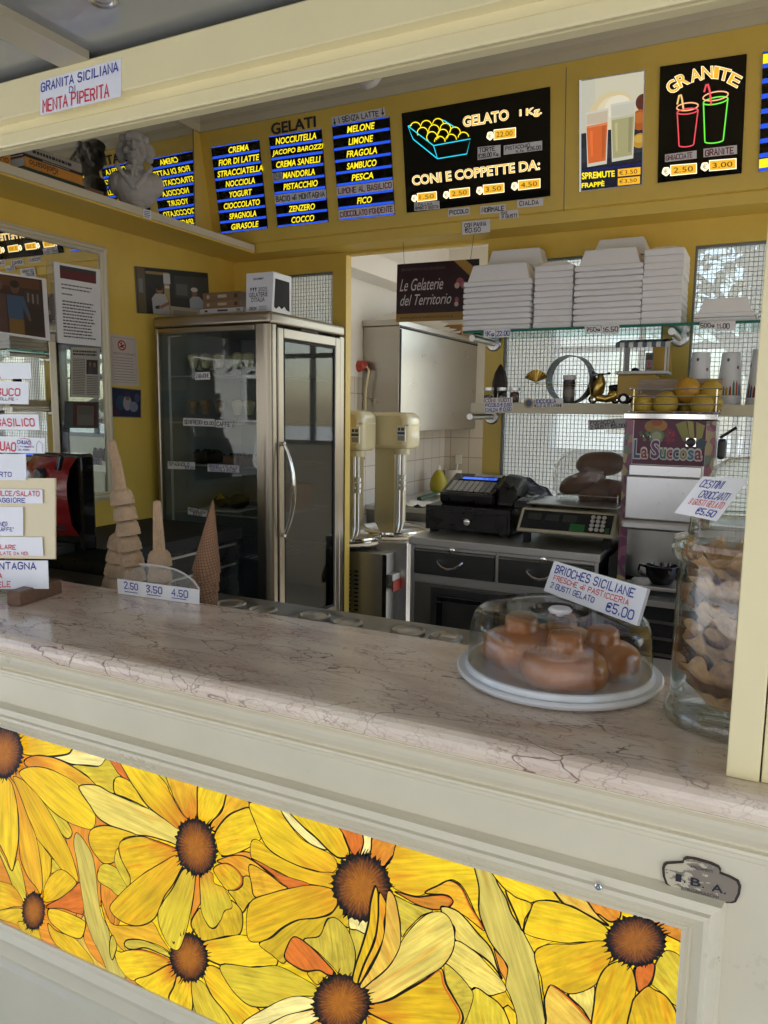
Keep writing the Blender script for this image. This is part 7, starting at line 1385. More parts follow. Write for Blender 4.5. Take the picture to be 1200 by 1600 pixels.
b = MB(); b.add([q.at(u, v, .0018) for u, v in ((.55, .56), (.70, .56), (.70, .86), (.55, .86))], [(3, 2, 1, 0)]); b.build('green_label', cm((40, 110, 60)), SC); b = MB(); b.add([q.at(u, v, .0018) for u, v in ((.905, .62), (.95, .62), (.95, .86), (.905, .86))], [(3, 2, 1, 0)]); b.build('green_key', cm((36, 96, 56)), SC)
for r in range(4):
    for k in range(3): b = MB(); cc = q.at(.765 + k * .055, .22 + r * .17, .002); T = Matrix.Translation(cc) @ q.n.to_track_quat('Z', 'Y').to_matrix().to_4x4(); b.lathe([(.0085, 0), (.008, .002), (.001, .002)], 16, 0, T); b.build('key', 'lightgrey', SC)
b = MB(); b.bx(xl + .01, xr - .01, Y1 + .02, 3.18, za + .012, za + .018); b.build('plate', 'steel', SC, bevel=.003); b = MB(); b.tube([((xl + xr) / 2, 3.03, za), ((xl + xr) / 2, 3.03, za + .012)], .02, 12); b.build('post', 'steel', SC)
for xx in (xl + .03, xr - .03): MB().bx(xx - .012, xx + .012, Y0 + .04, Y0 + .07, CBZ + .0005, zb2 - .0065).build('foot', 'rubber', SC)
# bread
rb = lambda a, b_: rg(a, b_)
bread = mat('brown crust', (.15, .055, .022), .38, noise=.35, nscale=14, bump=.15, bscale=30)
t = thing('wire_rack', 'small wire rack under the bagged loaves on the scale', 'rack'); zr = za + .0185; o0, o1 = px(874, 776, 1, 3.10).x, px(968, 780, 1, 3.10).x; b = MB()
for k in range(12): x = o0 + (o1 - o0) * k / 11; b.tube([(x, 3.06, zr + .02), (x, 3.20, zr + .02)], .0016, 5)
for y in (3.06, 3.13, 3.20): b.tube([(o0, y, zr + .022), (o1, y, zr + .022)], .002, 5)
for x in (o0, o1):
    for y in (3.06, 3.20): b.tube([(x, y, zr), (x, y, zr + .03)], .002, 5)
b.build('wires', 'steel', t)
for lab, (x, y), (lx_, ly_, lz), ang, rz_ in (('dark brown glossy loaf on top of the bagged bread pile', (938, 725), (.098, .06, .05), 4, 0), ('long brown loaf lying slanted in the middle of the bread pile', (910, 753), (.10, .05, .042), 22, .1), ('round brown loaf at the front of the bread pile', (936, 768), (.085, .055, .05), 12, 0), ('brown loaf at the right end of the bread pile', (962, 768), (.05, .05, .045), -10, 0)):
    c = px(x, y, 1, 3.12 if y > 730 else 3.14); t = thing('loaf', lab, 'bread', 'bagged loaves beside the juicer'); T = Matrix.Translation(c) @ Matrix.Rotation(math.radians(-ang), 4, 'Y'); b = MB(); b.lathe([(max(.001, math.sin(math.pi * i / 12)) ** .75, -math.cos(math.pi * i / 12)) for i in range(13)], 28, 0, T @ Matrix.Diagonal((lx_, ly_, lz, 1)), wob=lambda a, i, z: 1 + .03 * math.sin(3 * a + i)); b.build('crust', bread, t)
t = thing('clear_bag', 'crinkled clear plastic bag round the brown loaves', 'bag'); c = px(928, 748, 1, 3.13); b = MB(); b.lathe([(max(.001, math.sin(math.pi * i / 14)) ** .6, -math.cos(math.pi * i / 14)) for i in range(15)], 40, 0, Matrix.Translation(c) @ Matrix.Diagonal((.165, .085, .12, 1)), wob=lambda a, i, z: 1 + .05 * math.sin(7 * a + 2 * i) + .04 * math.sin(13 * a - 3 * i) + random.uniform(-.03, .03)); b.build('film', 'plexi', t)

# juicer
JY = 2.76; rj = lambda a, b_: (940 + a / 4.615, 560 + b_ / 4.615)
JX0, JX1 = px(975, 700, 1, JY).x, px(1117, 700, 1, JY).x; JZ1 = px(1048, 656, 1, JY).z
def jz(b_, x=480): return px(*rj(x, b_), 1, JY).z
def jx(a, b_=600): return px(*rj(a, b_), 1, JY).x
JU = thing('juice_machine', 'tall steel juice machine with a fruit picture front reading La Succosa', 'juice machine')
pur = mat('printed fruit film', (.20, .06, .12), .3); nt = pur.node_tree; tc = nt.nodes.new('ShaderNodeTexCoord'); vo = nt.nodes.new('ShaderNodeTexVoronoi'); vo.inputs['Scale'].default_value = 34; cr = nt.nodes.new('ShaderNodeValToRGB'); cr.color_ramp.interpolation = 'CONSTANT'
for p_, c_ in ((0, (.16, .05, .11, 1)), (.3, (.26, .10, .16, 1)), (.48, (.38, .30, .15, 1)), (.62, (.12, .18, .13, 1)), (.74, (.30, .10, .14, 1)), (.86, (.34, .22, .18, 1))):
    e = cr.color_ramp.elements.new(p_) if p_ else cr.color_ramp.elements[0]; e.color = c_
nt.links.new(tc.outputs['Object'], vo.inputs[0]); sp_ = nt.nodes.new('ShaderNodeSeparateColor'); nt.links.new(vo.outputs['Color'], sp_.inputs[0]); nt.links.new(sp_.outputs[0], cr.inputs[0]); nt.links.new(cr.outputs[0], nt.nodes['Principled BSDF'].inputs['Base Color'])
cw = jx(228) - JX0; cw2 = JX1 - jx(750)
b = MB(); b.bx(JX0, JX1, JY + .002, 2.945, jz(1215), JZ1); b.build('housing', 'steel', JU, bevel=.003)
b = MB(); b.bx(JX0 - .006, JX1 + .004, JY - .012, 2.945, JZ1 + .0005, JZ1 + .022); b.build('top_lid', 'chrome', JU, bevel=.003)
zlow = .62
for a, e in ((JX0, JX0 + cw - .002), (jx(752), JX1)): b = MB(); b.bx(a, e, JY - .006, JY + .0015, jz(1215) if a > JX0 else zlow + .3, JZ1 - .001); b.build('printed_column', pur, JU)
gq = Quad((jx(230), JY - .0045, JZ1 - .002), (jx(749), JY - .0045, JZ1 - .002), (jx(749), JY - .0045, jz(768)), (jx(230), JY - .0045, jz(768)))
b = MB(); b.hexa([gq.c[3], gq.c[2], gq.c[1], gq.c[0]], [p + V((0, .005, 0)) for p in (gq.c[3], gq.c[2], gq.c[1], gq.c[0])]); b.f = [tuple(reversed(f)) for f in b.f]; gp = b.build('picture_panel', pur, JU)
its = [((92, 44, 70), (0, 0, 1, 1)), ((150, 116, 60), ('o', .25, .14, .10, .13)), ((168, 120, 62), ('o', .38, .12, .09, .12)), ((150, 84, 56), ('o', .32, .05, .08, .08)), ((140, 140, 78), [(.58, .08), (.72, .0), (.80, .5), (.70, .45)]), ((160, 156, 92), [(.74, .0), (.82, .02), (.86, .5), (.80, .52)]), ((150, 146, 84), [(.86, .02), (.98, .1), (.94, .5), (.88, .45)])]
for k in range(16): its.append(((72 + k % 3 * 14, 104 + k % 4 * 8, 78), ('o', .10 + .028 * (k % 8) * 1.1 + .2 * (k // 8), .30 + .07 * (k % 3), .026, .045)))
for k in range(22): its.append(((112 + k % 3 * 16, 46, 60 + k % 4 * 6), ('o', .46 + .02 * (k % 6), .22 + .055 * (k // 4), .024, .04)))
its += [((110, 130, 100), ('o', .33, .36, .10, .16)), ((150, 160, 130), ('o', .33, .36, .07, .11)), ((88, 38, 62), (0, .90, 1, 1)), ((60, 80, 96), ('o', .95, .5, .06, .12))]
paint(gq, gp, its, 'fruit_picture')
lt = MB(); lw = MB(); cols = []
word = [('L', .02, .11, (60, 84, 130)), ('a', .125, .215, (150, 62, 74)), ('S', .26, .38, (110, 62, 120)), ('u', .39, .475, (70, 120, 96)), ('c', .485, .565, (160, 84, 96)), ('c', .575, .655, (64, 100, 130)), ('o', .665, .765, (150, 146, 96)), ('s', .775, .86, (70, 120, 150)), ('a', .87, .965, (130, 64, 84))]
for i, (ch, u0, u1, c) in enumerate(word):
    v0 = .45 if ch in 'LS' else .55; y1 = .865
    if c not in cols: cols.append(c)
    printed(lw, gq, ch, 0, (u0 - .012, v0 - .03, u1 + .012, y1 + .03), bold=.07, off=.0045); printed(lt, gq, ch, cols.index(c), (u0, v0, u1, y1), bold=.02, off=.0050)
lw.build('letter_outline', 'lightgrey', gp); lt.build('lettering', [cm(c) for c in cols], gp)
RXm = Matrix.Rotation(math.pi / 2, 4, 'X')
for a, c in ((292, (120, 40, 30)), (340, (40, 70, 54))): b = MB(); b.lathe([(.006, 0), (.006, .004), (.0045, .005), (.0045, .004), (.001, .005)], 16, 0, Matrix.Translation((jx(a), JY - .005, jz(567))) @ RXm); bb = b.build('button_ring', 'chrome', JU); b = MB(); b.lathe([(.0042, .004), (.004, .007), (.001, .0075)], 14, 0, Matrix.Translation((jx(a), JY - .005, jz(567))) @ RXm); b.build('button', cm(c), bb)
b = MB(); b.bx(jx(610), jx(684), JY - .009, JY - .005, jz(632), jz(568)); kb = b.build('switch_plate', 'chrome', JU, bevel=.001); b = MB(); b.lathe([(.0155, 0), (.015, .010), (.010, .012), (.001, .012)], 20, 0, Matrix.Translation((jx(646), JY - .009, jz(600))) @ RXm); b.build('knob', 'black', kb)
scr = steel('scuffed steel', (.66, .67, .70), .3, (6, 6, 6)); M['scuffed'] = scr
b = MB(); b.bx(jx(215), jx(735), JY - .020, JY - .007, jz(852), jz(772)); b.bx(jx(205), jx(738), JY - .030, JY - .0075, jz(1165), jz(856)); b.build('peel_drawer', 'scuffed', JU, bevel=.003)
b = MB(); b.bx(jx(190), jx(745), JY - .055, JY - .008, jz(1238), jz(1172)); b.build('drawer_lip', 'scuffed', JU, bevel=.008)
b = MB(); b.bx(JX1 + .0045, JX1 + .03, JY + .05, JY + .11, jz(720), jz(575)); b.build('side_box', 'black', JU, bevel=.008); b = MB(); b.tube([px(1125, 684, 1, JY + .08), px(1151, 668, 1, JY + .08)], .005, 8); b.build('lever', 'black', JU)
# lower stand of the juicer
zb_ = px(1010, 908, 1, JY).z
JS = thing('juicer_stand', 'dark steel stand with ledges under the juice machine', 'stand'); b = MB(); b.bx(JX0, JX1 + .3, JY + .12, 3.20, .06, jz(1215) - .0005); b.build('back', 'steel', JS)
b = MB(); b.bx(JX0, JX0 + .05, JY - .004, JY + .059, zb_, zlow + .299); b.bx(JX0 - .03, JX0 - .001, JY - .01, 3.20, .06, 1.04); b.build('side', 'matteblack', JS)  # outer black panel is added for the shade in the gap beside the cabinet
b = MB(); b.bx(JX0 - .03, JX1 + .3, JY - .08, JY + .0595, zb_ - .014, zb_); b.build('ledge', 'steelh', JS, bevel=.003)
z_ = zb_ - .016
for k, (hh, m_, yy) in enumerate(((.03, 'dsteel', .05), (.022, 'steelh', .085), (.05, 'matteblack', .05), (.012, 'chrome', .07), (.045, 'matteblack', .055), (.012, 'chrome', .07), (.045, 'matteblack', .055), (.012, 'chrome', .07), (.06, 'matteblack', .055), (.02, 'steelh', .09), (.2, 'dsteel', .05))): MB().bx(JX0 - .03, JX1 + .3, JY - yy, JY + .0595, z_ - hh, z_ - .0006).build('drawer_strip', m_, JS); z_ -= hh
t = thing('two_handled_cup', 'dark two handled cup on the ledge under the juice machine', 'cup'); c = px(1033, 908, 1, JY - .02); T = Matrix.Translation((c.x, JY - .015, zb_ + .0005)); b = MB(); b.lathe([(.030, 0), (.036, .004), (.052, .03), (.056, .065), (.053, .065), (.047, .03), (.001, .008)], 28, 0, T); b.build('bowl', 'blackgloss', t)
for sx in (-1, 1): b = MB(); b.tube([T @ V((sx * .052, 0, .055)), T @ V((sx * .075, 0, .058)), T @ V((sx * .078, 0, .04)), T @ V((sx * .066, 0, .025)), T @ V((sx * .047, 0, .022))], .005, 8); b.build('handle', 'blackgloss', t)
# lemon basket
bz = JZ1 + .0225; bx0, bx1, by0, by1 = px(984, 630, 1, JY - .01).x, px(1127, 630, 1, JY - .01).x, JY - .01, JY + .16
t = thing('wire_basket', 'low chrome wire basket of lemons on top of the juice machine', 'basket'); b = MB()
for k in range(4): z_ = bz + .004 + k * .026; b.tube([(bx0, by0, z_), (bx1, by0, z_), (bx1, by1, z_), (bx0, by1, z_), (bx0, by0, z_)], .0022, 6)
for x in (bx0 + .012, bx1 - .015): b.tube([(x, by0 + .003, bz + .001), (x, by0 + .003, bz + .084)], .002, 6); b.tube([(x, by1 - .003, bz + .001), (x, by1 - .003, bz + .084)], .002, 6)
for k in range(7): x = bx0 + (bx1 - bx0) * (k + .5) / 7; b.tube([(x, by0, bz + .002), (x, by1, bz + .002)], .0016, 5)
b.build('wires', 'chrome', t)
lem = mat('lemon peel', (.50, .34, .035), .42, bump=.25, bscale=260, noise=.12, nscale=9, sub=.1); org = mat('ripe lemon peel', (.52, .27, .02), .42, bump=.25, bscale=260, noise=.1, nscale=9)
for lab, (a, b_), r, dy, m_ in (('lemon at the left front of the wire basket', (290, 335), 80, .04, lem), ('lemon second from left in the front of the basket', (460, 330), 92, .045, lem), ('small lemon low in the middle of the basket behind', (600, 358), 52, .10, lem), ('lemon third from left in the front of the basket', (722, 338), 84, .045, lem), ('lemon at the right end behind the wires', (815, 325), 60, .10, lem), ('large orange yellow lemon heaped on top of the basket', (618, 232), 96, .07, org), ('lemon with its stem end up, topmost at the right', (787, 235), 82, .08, lem)):
    c = px(*rj(a, b_), 1, JY + dy); r_ = r / 4.615 / FPX * (c - CAM).dot(RZ); t = thing('lemon', lab, 'lemon', 'lemons in the wire basket'); b = MB(); T = Matrix.Translation(c) @ Matrix.Rotation(random.uniform(-.4, .4), 4, 'Y') @ Matrix.Rotation(random.uniform(.2, 1.2), 4, 'X')
    b.lathe([(.001, -1.16 * r_), (.10 * r_, -1.13 * r_), (.25 * r_, -1.03 * r_)] + [(r_ * math.sin(a_) * .97, -r_ * math.cos(a_)) for a_ in (math.pi * k / 14 for k in range(2, 13))] + [(.2 * r_, 1.02 * r_), (.12 * r_, 1.06 * r_), (.001, 1.04 * r_)], 24, 0, T); b.build('peel', m_, t)
t = thing('wooden_board', 'grey weathered wooden board standing behind the lemons', 'board'); a = px(998, 600, 1, by1 + .012).x; e = px(1130, 600, 1, by1 + .012).x; MB().bx(a, e, by1 + .006, by1 + .018, bz, px(1065, 592, 1, by1 + .012).z).build('board', 'greywood', t, bevel=.002)

# ============================================================ ON THE COUNTER
MT = 1.1005
# steel wells
for i, ((x, y), (x2, y2)) in enumerate((((360.5, 949.7), (410, 956)), ((491.6, 968), (542, 976)), ((637, 992), (696, 998)))):
    lab = ('at the left', 'in the middle', 'at the right')[i]
    p = px(x, y, 2, .957); t = thing('gelato_well', 'round steel gelato well with lid %s of the steel worktop' % lab, 'gelato well', 'round gelato wells in the steel worktop'); T = Matrix.Translation((p.x, p.y, .9572)); b = MB(); b.lathe([(.090, 0), (.092, .004), (.086, .006), (.074, .002), (.060, .0012), (.001, .001)], 40, 0, T); b.build('dish', 'steeldark', t); b = MB(); b.lathe([(.046, .002), (.047, .012), (.042, .016), (.034, .012), (.032, .013), (.001, .0135)], 36, 0, T); b.build('lid', 'steel', t)
    p = px(x2, y2, 2, .957); t = thing('well_lid', 'small round steel lid %s beside a gelato well' % lab, 'lid', 'small lids on the steel worktop'); T = Matrix.Translation((p.x, p.y, .9572)); b = MB(); b.lathe([(.044, 0), (.045, .006), (.038, .010), (.03, .005), (.001, .0055)], 32, 0, T); b.build('rim', 'steel', t)
# brioche dome
def fitcircle(L, R_, F, z):
    a, b_, f = px(*L, 2, z), px(*R_, 2, z), px(*F, 2, z); best = None
    for i in range(60):
        for j in range(40):
            c = V((-.34 + i * .0015, 1.22 + j * .002, z)); 
            r = .14 + .0
            vl = V((a.x - CAM.x, a.y - CAM.y)).normalized(); 
            dl = abs(vl.x * (c.y - CAM.y) - vl.y * (c.x - CAM.x)); vr = V((b_.x, b_.y)).normalized(); dr = abs(vr.x * c.y - vr.y * c.x); vf = V((f.x, f.y)); df = V((c.x, c.y)).length - vf.length
            e = (dl - dr) ** 2 + (dl - df) ** 2
            if best is None or e < best[0]: best = (e, c, (dl + dr + df) / 3)
    return best[1], best[2]
bc, br_ = fitcircle((714, 1040), (1038, 1070), (882, 1107), 1.110)
bc.z = MT; T = Matrix.Translation(bc)
BD = thing('brioche_tray', 'round white cake tray under a clear plastic dome on the marble counter', 'cake tray'); b = MB(); b.lathe([(br_ * .80, 0), (br_ * .97, .004), (br_, .010), (br_, .014), (br_ * .985, .016), (br_ * .92, .014), (br_ * .905, .022), (br_ * .885, .024), (br_ * .87, .010), (.001, .009)], 72, 0, T); b.build('tray', mat('white tray plastic', (.74, .77, .82), .22, coat=.3), BD)
r1_ = br_ * .895; zt_ = px(880, 928, 1, bc.y + r1_ * .8).z - MT
b = MB(); b.shell([(r1_, .0245), (r1_ * .985, .07), (r1_ * .965, zt_ - .022), (r1_ * .93, zt_ - .008), (r1_ * .86, zt_ - .001), (r1_ * .6, zt_ + .001), (r1_ * .335, zt_ + .002), (r1_ * .325, zt_ - .006), (r1_ * .28, zt_ - .009), (.001, zt_ - .009)], 72, 0, T)
dome = thin_glass('clear dome plastic', (.95, .955, .95), .10, .9, .004, 1.5, edge=.75); b.build('dome', dome, BD); b = MB(); b.lathe([(r1_ + .001, .0242), (r1_ + .002, .028), (r1_ - .001, .029)], 72, 0, T); b.build('dome_rim', 'plexi', BD)
kn = MB(); kn.lathe([(.007, zt_ - .0085), (.007, zt_ - .004), (.019, zt_ - .002), (.0205, zt_ + .002), (.017, zt_ + .0055), (.001, zt_ + .006)], 32, 0, T); kn.build('knob', 'plastic_white', BD)
bri = mat('baked brioche crust', (.37, .13, .032), .33, noise=.34, nscale=13, bump=.12, bscale=60, coat=.25)
for lab, (x, y), s_, kx in (('brioche bun at the left front under the dome', (812, 1050), 1.0, -.3), ('brioche bun at the right front under the dome', (925, 1064), 1.0, -.1), ('brioche bun at the back left under the dome', (868, 1012), .92, .1), ('brioche bun at the back right under the dome', (985, 1040), .9, .2)):
    d = V({1.0: (-.068, .004) if kx == -.3 else (.026, -.064), .92: (-.012, .066), .9: (.070, .022)}[s_])
    t = thing('brioche', lab, 'brioche', 'brioche buns under the dome'); Tb = Matrix.Translation((bc.x + d.x, bc.y + d.y, MT + .0095)) @ Matrix.Rotation(kx * 3, 4, 'Z') @ Matrix.Diagonal((s_ * .92, s_ * .92, s_ * .98, 1))
    b = MB(); b.lathe([(.001, 0), (.058, .0), (.072, .012), (.0755, .026), (.073, .040), (.067, .051), (.054, .0585), (.036, .0615), (.032, .066), (.0315, .078), (.0285, .088), (.022, .0925), (.010, .094), (.001, .0945)], 40, 0, Tb, wob=lambda a, i, z: 1 + .03 * math.sin(2 * a + i * .4) + .015 * math.sin(5 * a + i)); b.build('crust', bri, t, auto=80)
zc = MT + zt_ + .0025; A, B_ = px(849, 923, 2, zc), px(985, 977, 2, zc); nrm = V((-(B_ - A).y, (B_ - A).x, 0)).normalized(); nrm = -nrm if nrm.y > 0 else nrm; nrm = (nrm + V((0, 0, .18))).normalized()
rc = lambda a, b_: (700 + a / 3.3333, 860 + b_ / 3.3333)
q = pquad([rc(553, 55), rc(1040, 200), rc(982, 392), rc(498, 210)], A, nrm)
card('price_card', 'thick white card leaning on the dome reading BRIOCHES SICILIANE with price', q, [('BRIOCHES SICILIANE', 'ink_blue', .055, .10, .90, .33), ('FRESCHE di PASTICCERIA', 'ink_red', .065, .42, .88, .57), ('2 GUSTI GELATO', 'ink_blue', .06, .66, .56, .82), ('€5.00', 'ink_blue', .70, .66, .95, .90)], m='plastic_white', th=.006, w=.62, jit=.2, cat='price card')
# waffle basket jar
JC = V((-.024, 1.197, MT)); T = Matrix.Translation(JC)
JR = thing('glass_jar', 'tall clear glass jar of waffle baskets beside the pillar', 'jar'); prof = [(.001, .004), (.080, .004), (.091, .0), (.094, .010), (.089, .022), (.083, .030), (.0855, .036), (.0855, .20), (.083, .225), (.086, .238), (.094, .246), (.095, .256), (.090, .260), (.084, .258)]
jg = thin_glass('thick jar glass', (.94, .96, .95), .02, 1.5, .005, 1.5, edge=.75); b = MB(); b.shell(prof, 64, 0, T); b.build('body', jg, JR); b = MB(); b.shell([(.080, .010), (.0795, .03), (.082, .04), (.082, .20), (.080, .24)], 64, 0, T); b.build('inner_wall', jg, JR)
b = MB(); b.shell([(.093, .262), (.093, .270), (.082, .274), (.074, .278), (.072, .300), (.060, .306), (.035, .309), (.030, .318), (.045, .335), (.052, .355), (.045, .375), (.025, .388), (.001, .391)], 56, 0, T); b.build('lid', jg, JR)
waf = mat('waffle biscuit', (.66, .41, .22), .55, noise=.35, nscale=40, bump=.5, bscale=80); cho = mat('chocolate lining', (.035, .014, .009), .35, noise=.2)
for k, (z_, ch, tx, tz) in enumerate(((.022, 0, .4, 0), (.046, 1, -.35, 1), (.070, 0, .3, 2), (.094, 0, -.3, .5), (.118, 1, .25, 1.5), (.142, 0, -.2, 2.5), (.166, 0, .2, 3.3), (.188, 0, -.15, 4.2), (.206, 0, .1, 5))):
    t = thing('waffle_basket', '%s fluted waffle basket from the bottom of the glass jar' % ('lowest', 'second', 'third', 'fourth', 'fifth', 'sixth', 'seventh', 'eighth', 'topmost')[k], 'waffle basket', 'waffle baskets in the glass jar')
    Tw = T @ Matrix.Translation((0.004 * math.cos(k * 2), .004 * math.sin(k * 2.), z_)) @ Matrix.Rotation(tz, 4, 'Z') @ Matrix.Rotation(tx * .55, 4, 'X')
    b = MB(); NS, NR = 96, 12; ph = [random.random() * 6 for _ in range(4)]
    for sid, sc_ in ((0, 1), (1, .955)):
        vs = []
        for r_ in range(NR + 1):
            u = r_ / NR; rr = (.004 + .030 * min(1, u * 2.2) + .036 * u ** 1.6) * sc_; w = u * u
            for j in range(NS):
                a = 2 * math.pi * j / NS; q_ = rr * (1 + w * (.10 * math.sin(9 * a + ph[0]) + .06 * math.sin(17 * a + ph[1]))); vs.append((q_ * math.cos(a), q_ * math.sin(a), .050 * u ** 1.5 + .004 * (1 - sc_) * 20 * (1 - u) + w * (.006 * math.sin(9 * a + ph[2]) + .005 * math.sin(15 * a + ph[3]))))
        b.add(vs, [(r_ * NS + j, r_ * NS + (j + 1) % NS, (r_ + 1) * NS + (j + 1) % NS, (r_ + 1) * NS + j) for r_ in range(NR) for j in range(NS)], sid if ch else 0, True, Tw)
    b.build('biscuit', [waf, cho], t, auto=85)
q = pquad([rj(728, 850), rj(1062, 868), rj(830, 1175), rj(525, 1112)], (-.06, 1.088, 1.44), V((-.12, -1, .10)).normalized())
card('price_card', 'slanted white card on the jar reading CESTINI CROCCANTI with price', q, [('CESTINI', 'ink_blue', .10, .10, .58, .28), ('CROCCANTI', 'ink_blue', .24, .36, .88, .53), ('3 GUSTI GELATO', 'ink_red', .14, .58, .90, .72), ('€5.50', 'ink_blue', .44, .78, .86, .93)], m='plastic_white', w=.7, jit=.3, cat='price card')
t = thing('clip', 'small clear clip holding the slanted card to the jar rim', 'clip'); p = px(1090, 812, 1, 1.106); b = MB(); b.tube([p, p + V((.0, .01, -.03)), V((JC.x - .06, JC.y - .062, MT + .262))], .004, 8); b.build('arm', 'plexi', t)

# cones
cone_m = mat('wafer cone', (.60, .42, .27), .62, noise=.2, nscale=45, bump=.3, bscale=90)
waffle = mat('waffle cone', (.36, .19, .10), .6, noise=.15, nscale=20); nt = waffle.node_tree; br = nt.nodes.new('ShaderNodeTexBrick'); br.offset = 0; br.inputs['Scale'].default_value = 1; br.inputs['Brick Width'].default_value = .0075; br.inputs['Row Height'].default_value = .0075; br.inputs['Mortar Size'].default_value = .0012; br.inputs['Mortar Smooth'].default_value = .6
at = nt.nodes.new('ShaderNodeAttribute'); at.attribute_name = 'uvw'; nt.links.new(at.outputs['Vector'], br.inputs[0]); bp = nt.nodes.new('ShaderNodeBump'); bp.inputs['Strength'].default_value = .8; bp.inputs['Distance'].default_value = .003; bp.invert = False
nt.links.new(br.outputs['Fac'], bp.inputs['Height']); nt.links.new(bp.outputs[0], nt.nodes['Principled BSDF'].inputs['Normal'])
mxn = [n for n in nt.nodes if n.type == 'MIX'][0]; m2 = nt.nodes.new('ShaderNodeMix'); m2.data_type = 'RGBA'; m2.blend_type = 'MULTIPLY'; ml = nt.nodes.new('ShaderNodeMath'); ml.operation = 'MULTIPLY'; ml.inputs[1].default_value = .7; nt.links.new(br.outputs['Fac'], ml.inputs[0]); nt.links.new(ml.outputs[0], m2.inputs[0]); nt.links.new(mxn.outputs[2], m2.inputs[6]); m2.inputs[7].default_value = (.30, .18, .10, 1); nt.links.new(m2.outputs[2], nt.nodes['Principled BSDF'].inputs['Base Color'])
def wafer_mesh():
    b = MB(); rb_ = lambda a, i, z: 1 + (.11 * math.cos(14 * a) if .04 < z < .175 else 0)
    b.shell([(.0315, 0), (.0325, .003), (.0315, .005), (.030, .022), (.0285, .030), (.023, .038), (.0155, .041), (.0145, .046), (.0095, .165), (.008, .172), (.001, .175)], 72, 0, None, wob=rb_)
    b.shell([(.030, .001), (.028, .024), (.020, .036), (.001, .037)], 36)
    for k in range(9): a = 2 * math.pi * k / 9; b.tube([(.0288 * math.cos(a), .0288 * math.sin(a), .029), (.021 * math.cos(a), .021 * math.sin(a), .0405)], .0012, 5)
    for k in range(24):
        if k % 8 in (6, 7): continue
        a = 2 * math.pi * k / 24; r = .0312; b.bx(-.0012, .0012, -.0006, .0006, -.004, .004, 0, Matrix.Translation((r * math.cos(a), r * math.sin(a), .0135)) @ Matrix.Rotation(a + math.pi / 2, 4, 'Z') @ Matrix.Rotation(random.uniform(-.7, .7), 4, 'Y'))
    return b
wm = wafer_mesh(); wmesh = None
def cup_label(i, what): return '%s wafer cone from the top, %s' % (ORD[i], what) if i else 'topmost wafer cone, %s' % what
def wafer_stack(top_rim, axis_px, n, Y, what, pitch=.042):
    global wmesh
    a = px(*top_rim, 1, Y); c = px(*axis_px, 1, Y); d = (a - c).normalized(); T0 = d.to_track_quat('Z', 'Y').to_matrix().to_4x4()
    for i in range(n):
        p = a - d * (pitch * i)
        if p.z < .985 - .0: break
        if wmesh is None: o = wm.build('wafer_cone', cone_m, None, auto=50); wmesh = o.data
        else: o = bpy.data.objects.new('wafer_cone', wmesh); COL.objects.link(o)
        o.matrix_world = Matrix.Translation(p + V((random.uniform(-.0015, .0015), random.uniform(-.0015, .0015), 0))) @ T0 @ Matrix.Rotation(random.random() * 6, 4, 'Z') @ Matrix.Rotation(random.uniform(-.05, .05), 4, 'X')
        tag(o, cup_label(i, what), 'wafer cone', 'wafer cones stacked behind the counter')
YC = 1.50
wafer_stack((193, 788), (214, 935), 6, YC, 'tall leaning stack'); wafer_stack((249, 884), (252, 960), 4, YC, 'short middle stack')
wafer_stack((185, 856), (172, 960), 5, YC + .12, 'back stack behind the leaning one')
def wcone():
    b = MB(); n = 48; hgt = .185; r0 = .036; vs = []; uv = []; K_ = 22
    for k in range(K_ + 1):
        u = k / K_; r = r0 * (1 - u) + .002 * u
        for j in range(n): a = 2 * math.pi * j / n; rr = r * (1 + (.05 if j < 4 else 0)); vs.append((rr * math.cos(a), rr * math.sin(a), hgt * u)); uv.append(((j / n) * 6.28 * .028 + u * .06, hgt * u - (j / n) * .05, 0))
    b.add(vs, [(k * n + j, k * n + (j + 1) % n, (k + 1) * n + (j + 1) % n, (k + 1) * n + j) for k in range(K_) for j in range(n)], 0, True); return b, uv
wb, uv_ = wcone(); a = px(323, 892, 1, YC); c = px(318, 950, 1, YC); tip = px(334, 768, 1, YC); d = (tip - a).normalized(); T0 = d.to_track_quat('Z', 'Y').to_matrix().to_4x4(); wme = None
for i in range(6):
    p = a - d * (.024 * i)
    if p.z < .96: break
    if wme is None: o = wb.build('waffle_cone', waffle, None, attrs={'uvw': uv_}); wme = o.data
    else: o = bpy.data.objects.new('waffle_cone', wme); COL.objects.link(o)
    o.matrix_world = Matrix.Translation(p) @ T0 @ Matrix.Rotation(i * 1.3 + 2, 4, 'Z'); tag(o, ('%s waffle cone from the top of the nested waffle cone stack' % ORD[i]) if i else 'topmost pointed waffle cone of the nested waffle stack', 'waffle cone', 'waffle cones nested behind the counter')
t = thing('cone_holder', 'steel holder under the stacked cones behind the marble', 'holder'); b = MB(); b.bx(px(165, 930, 1, YC).x, px(340, 930, 1, YC).x, YC - .05, YC + .18, .9575, .985); b.build('block', 'steelh', t, bevel=.004)
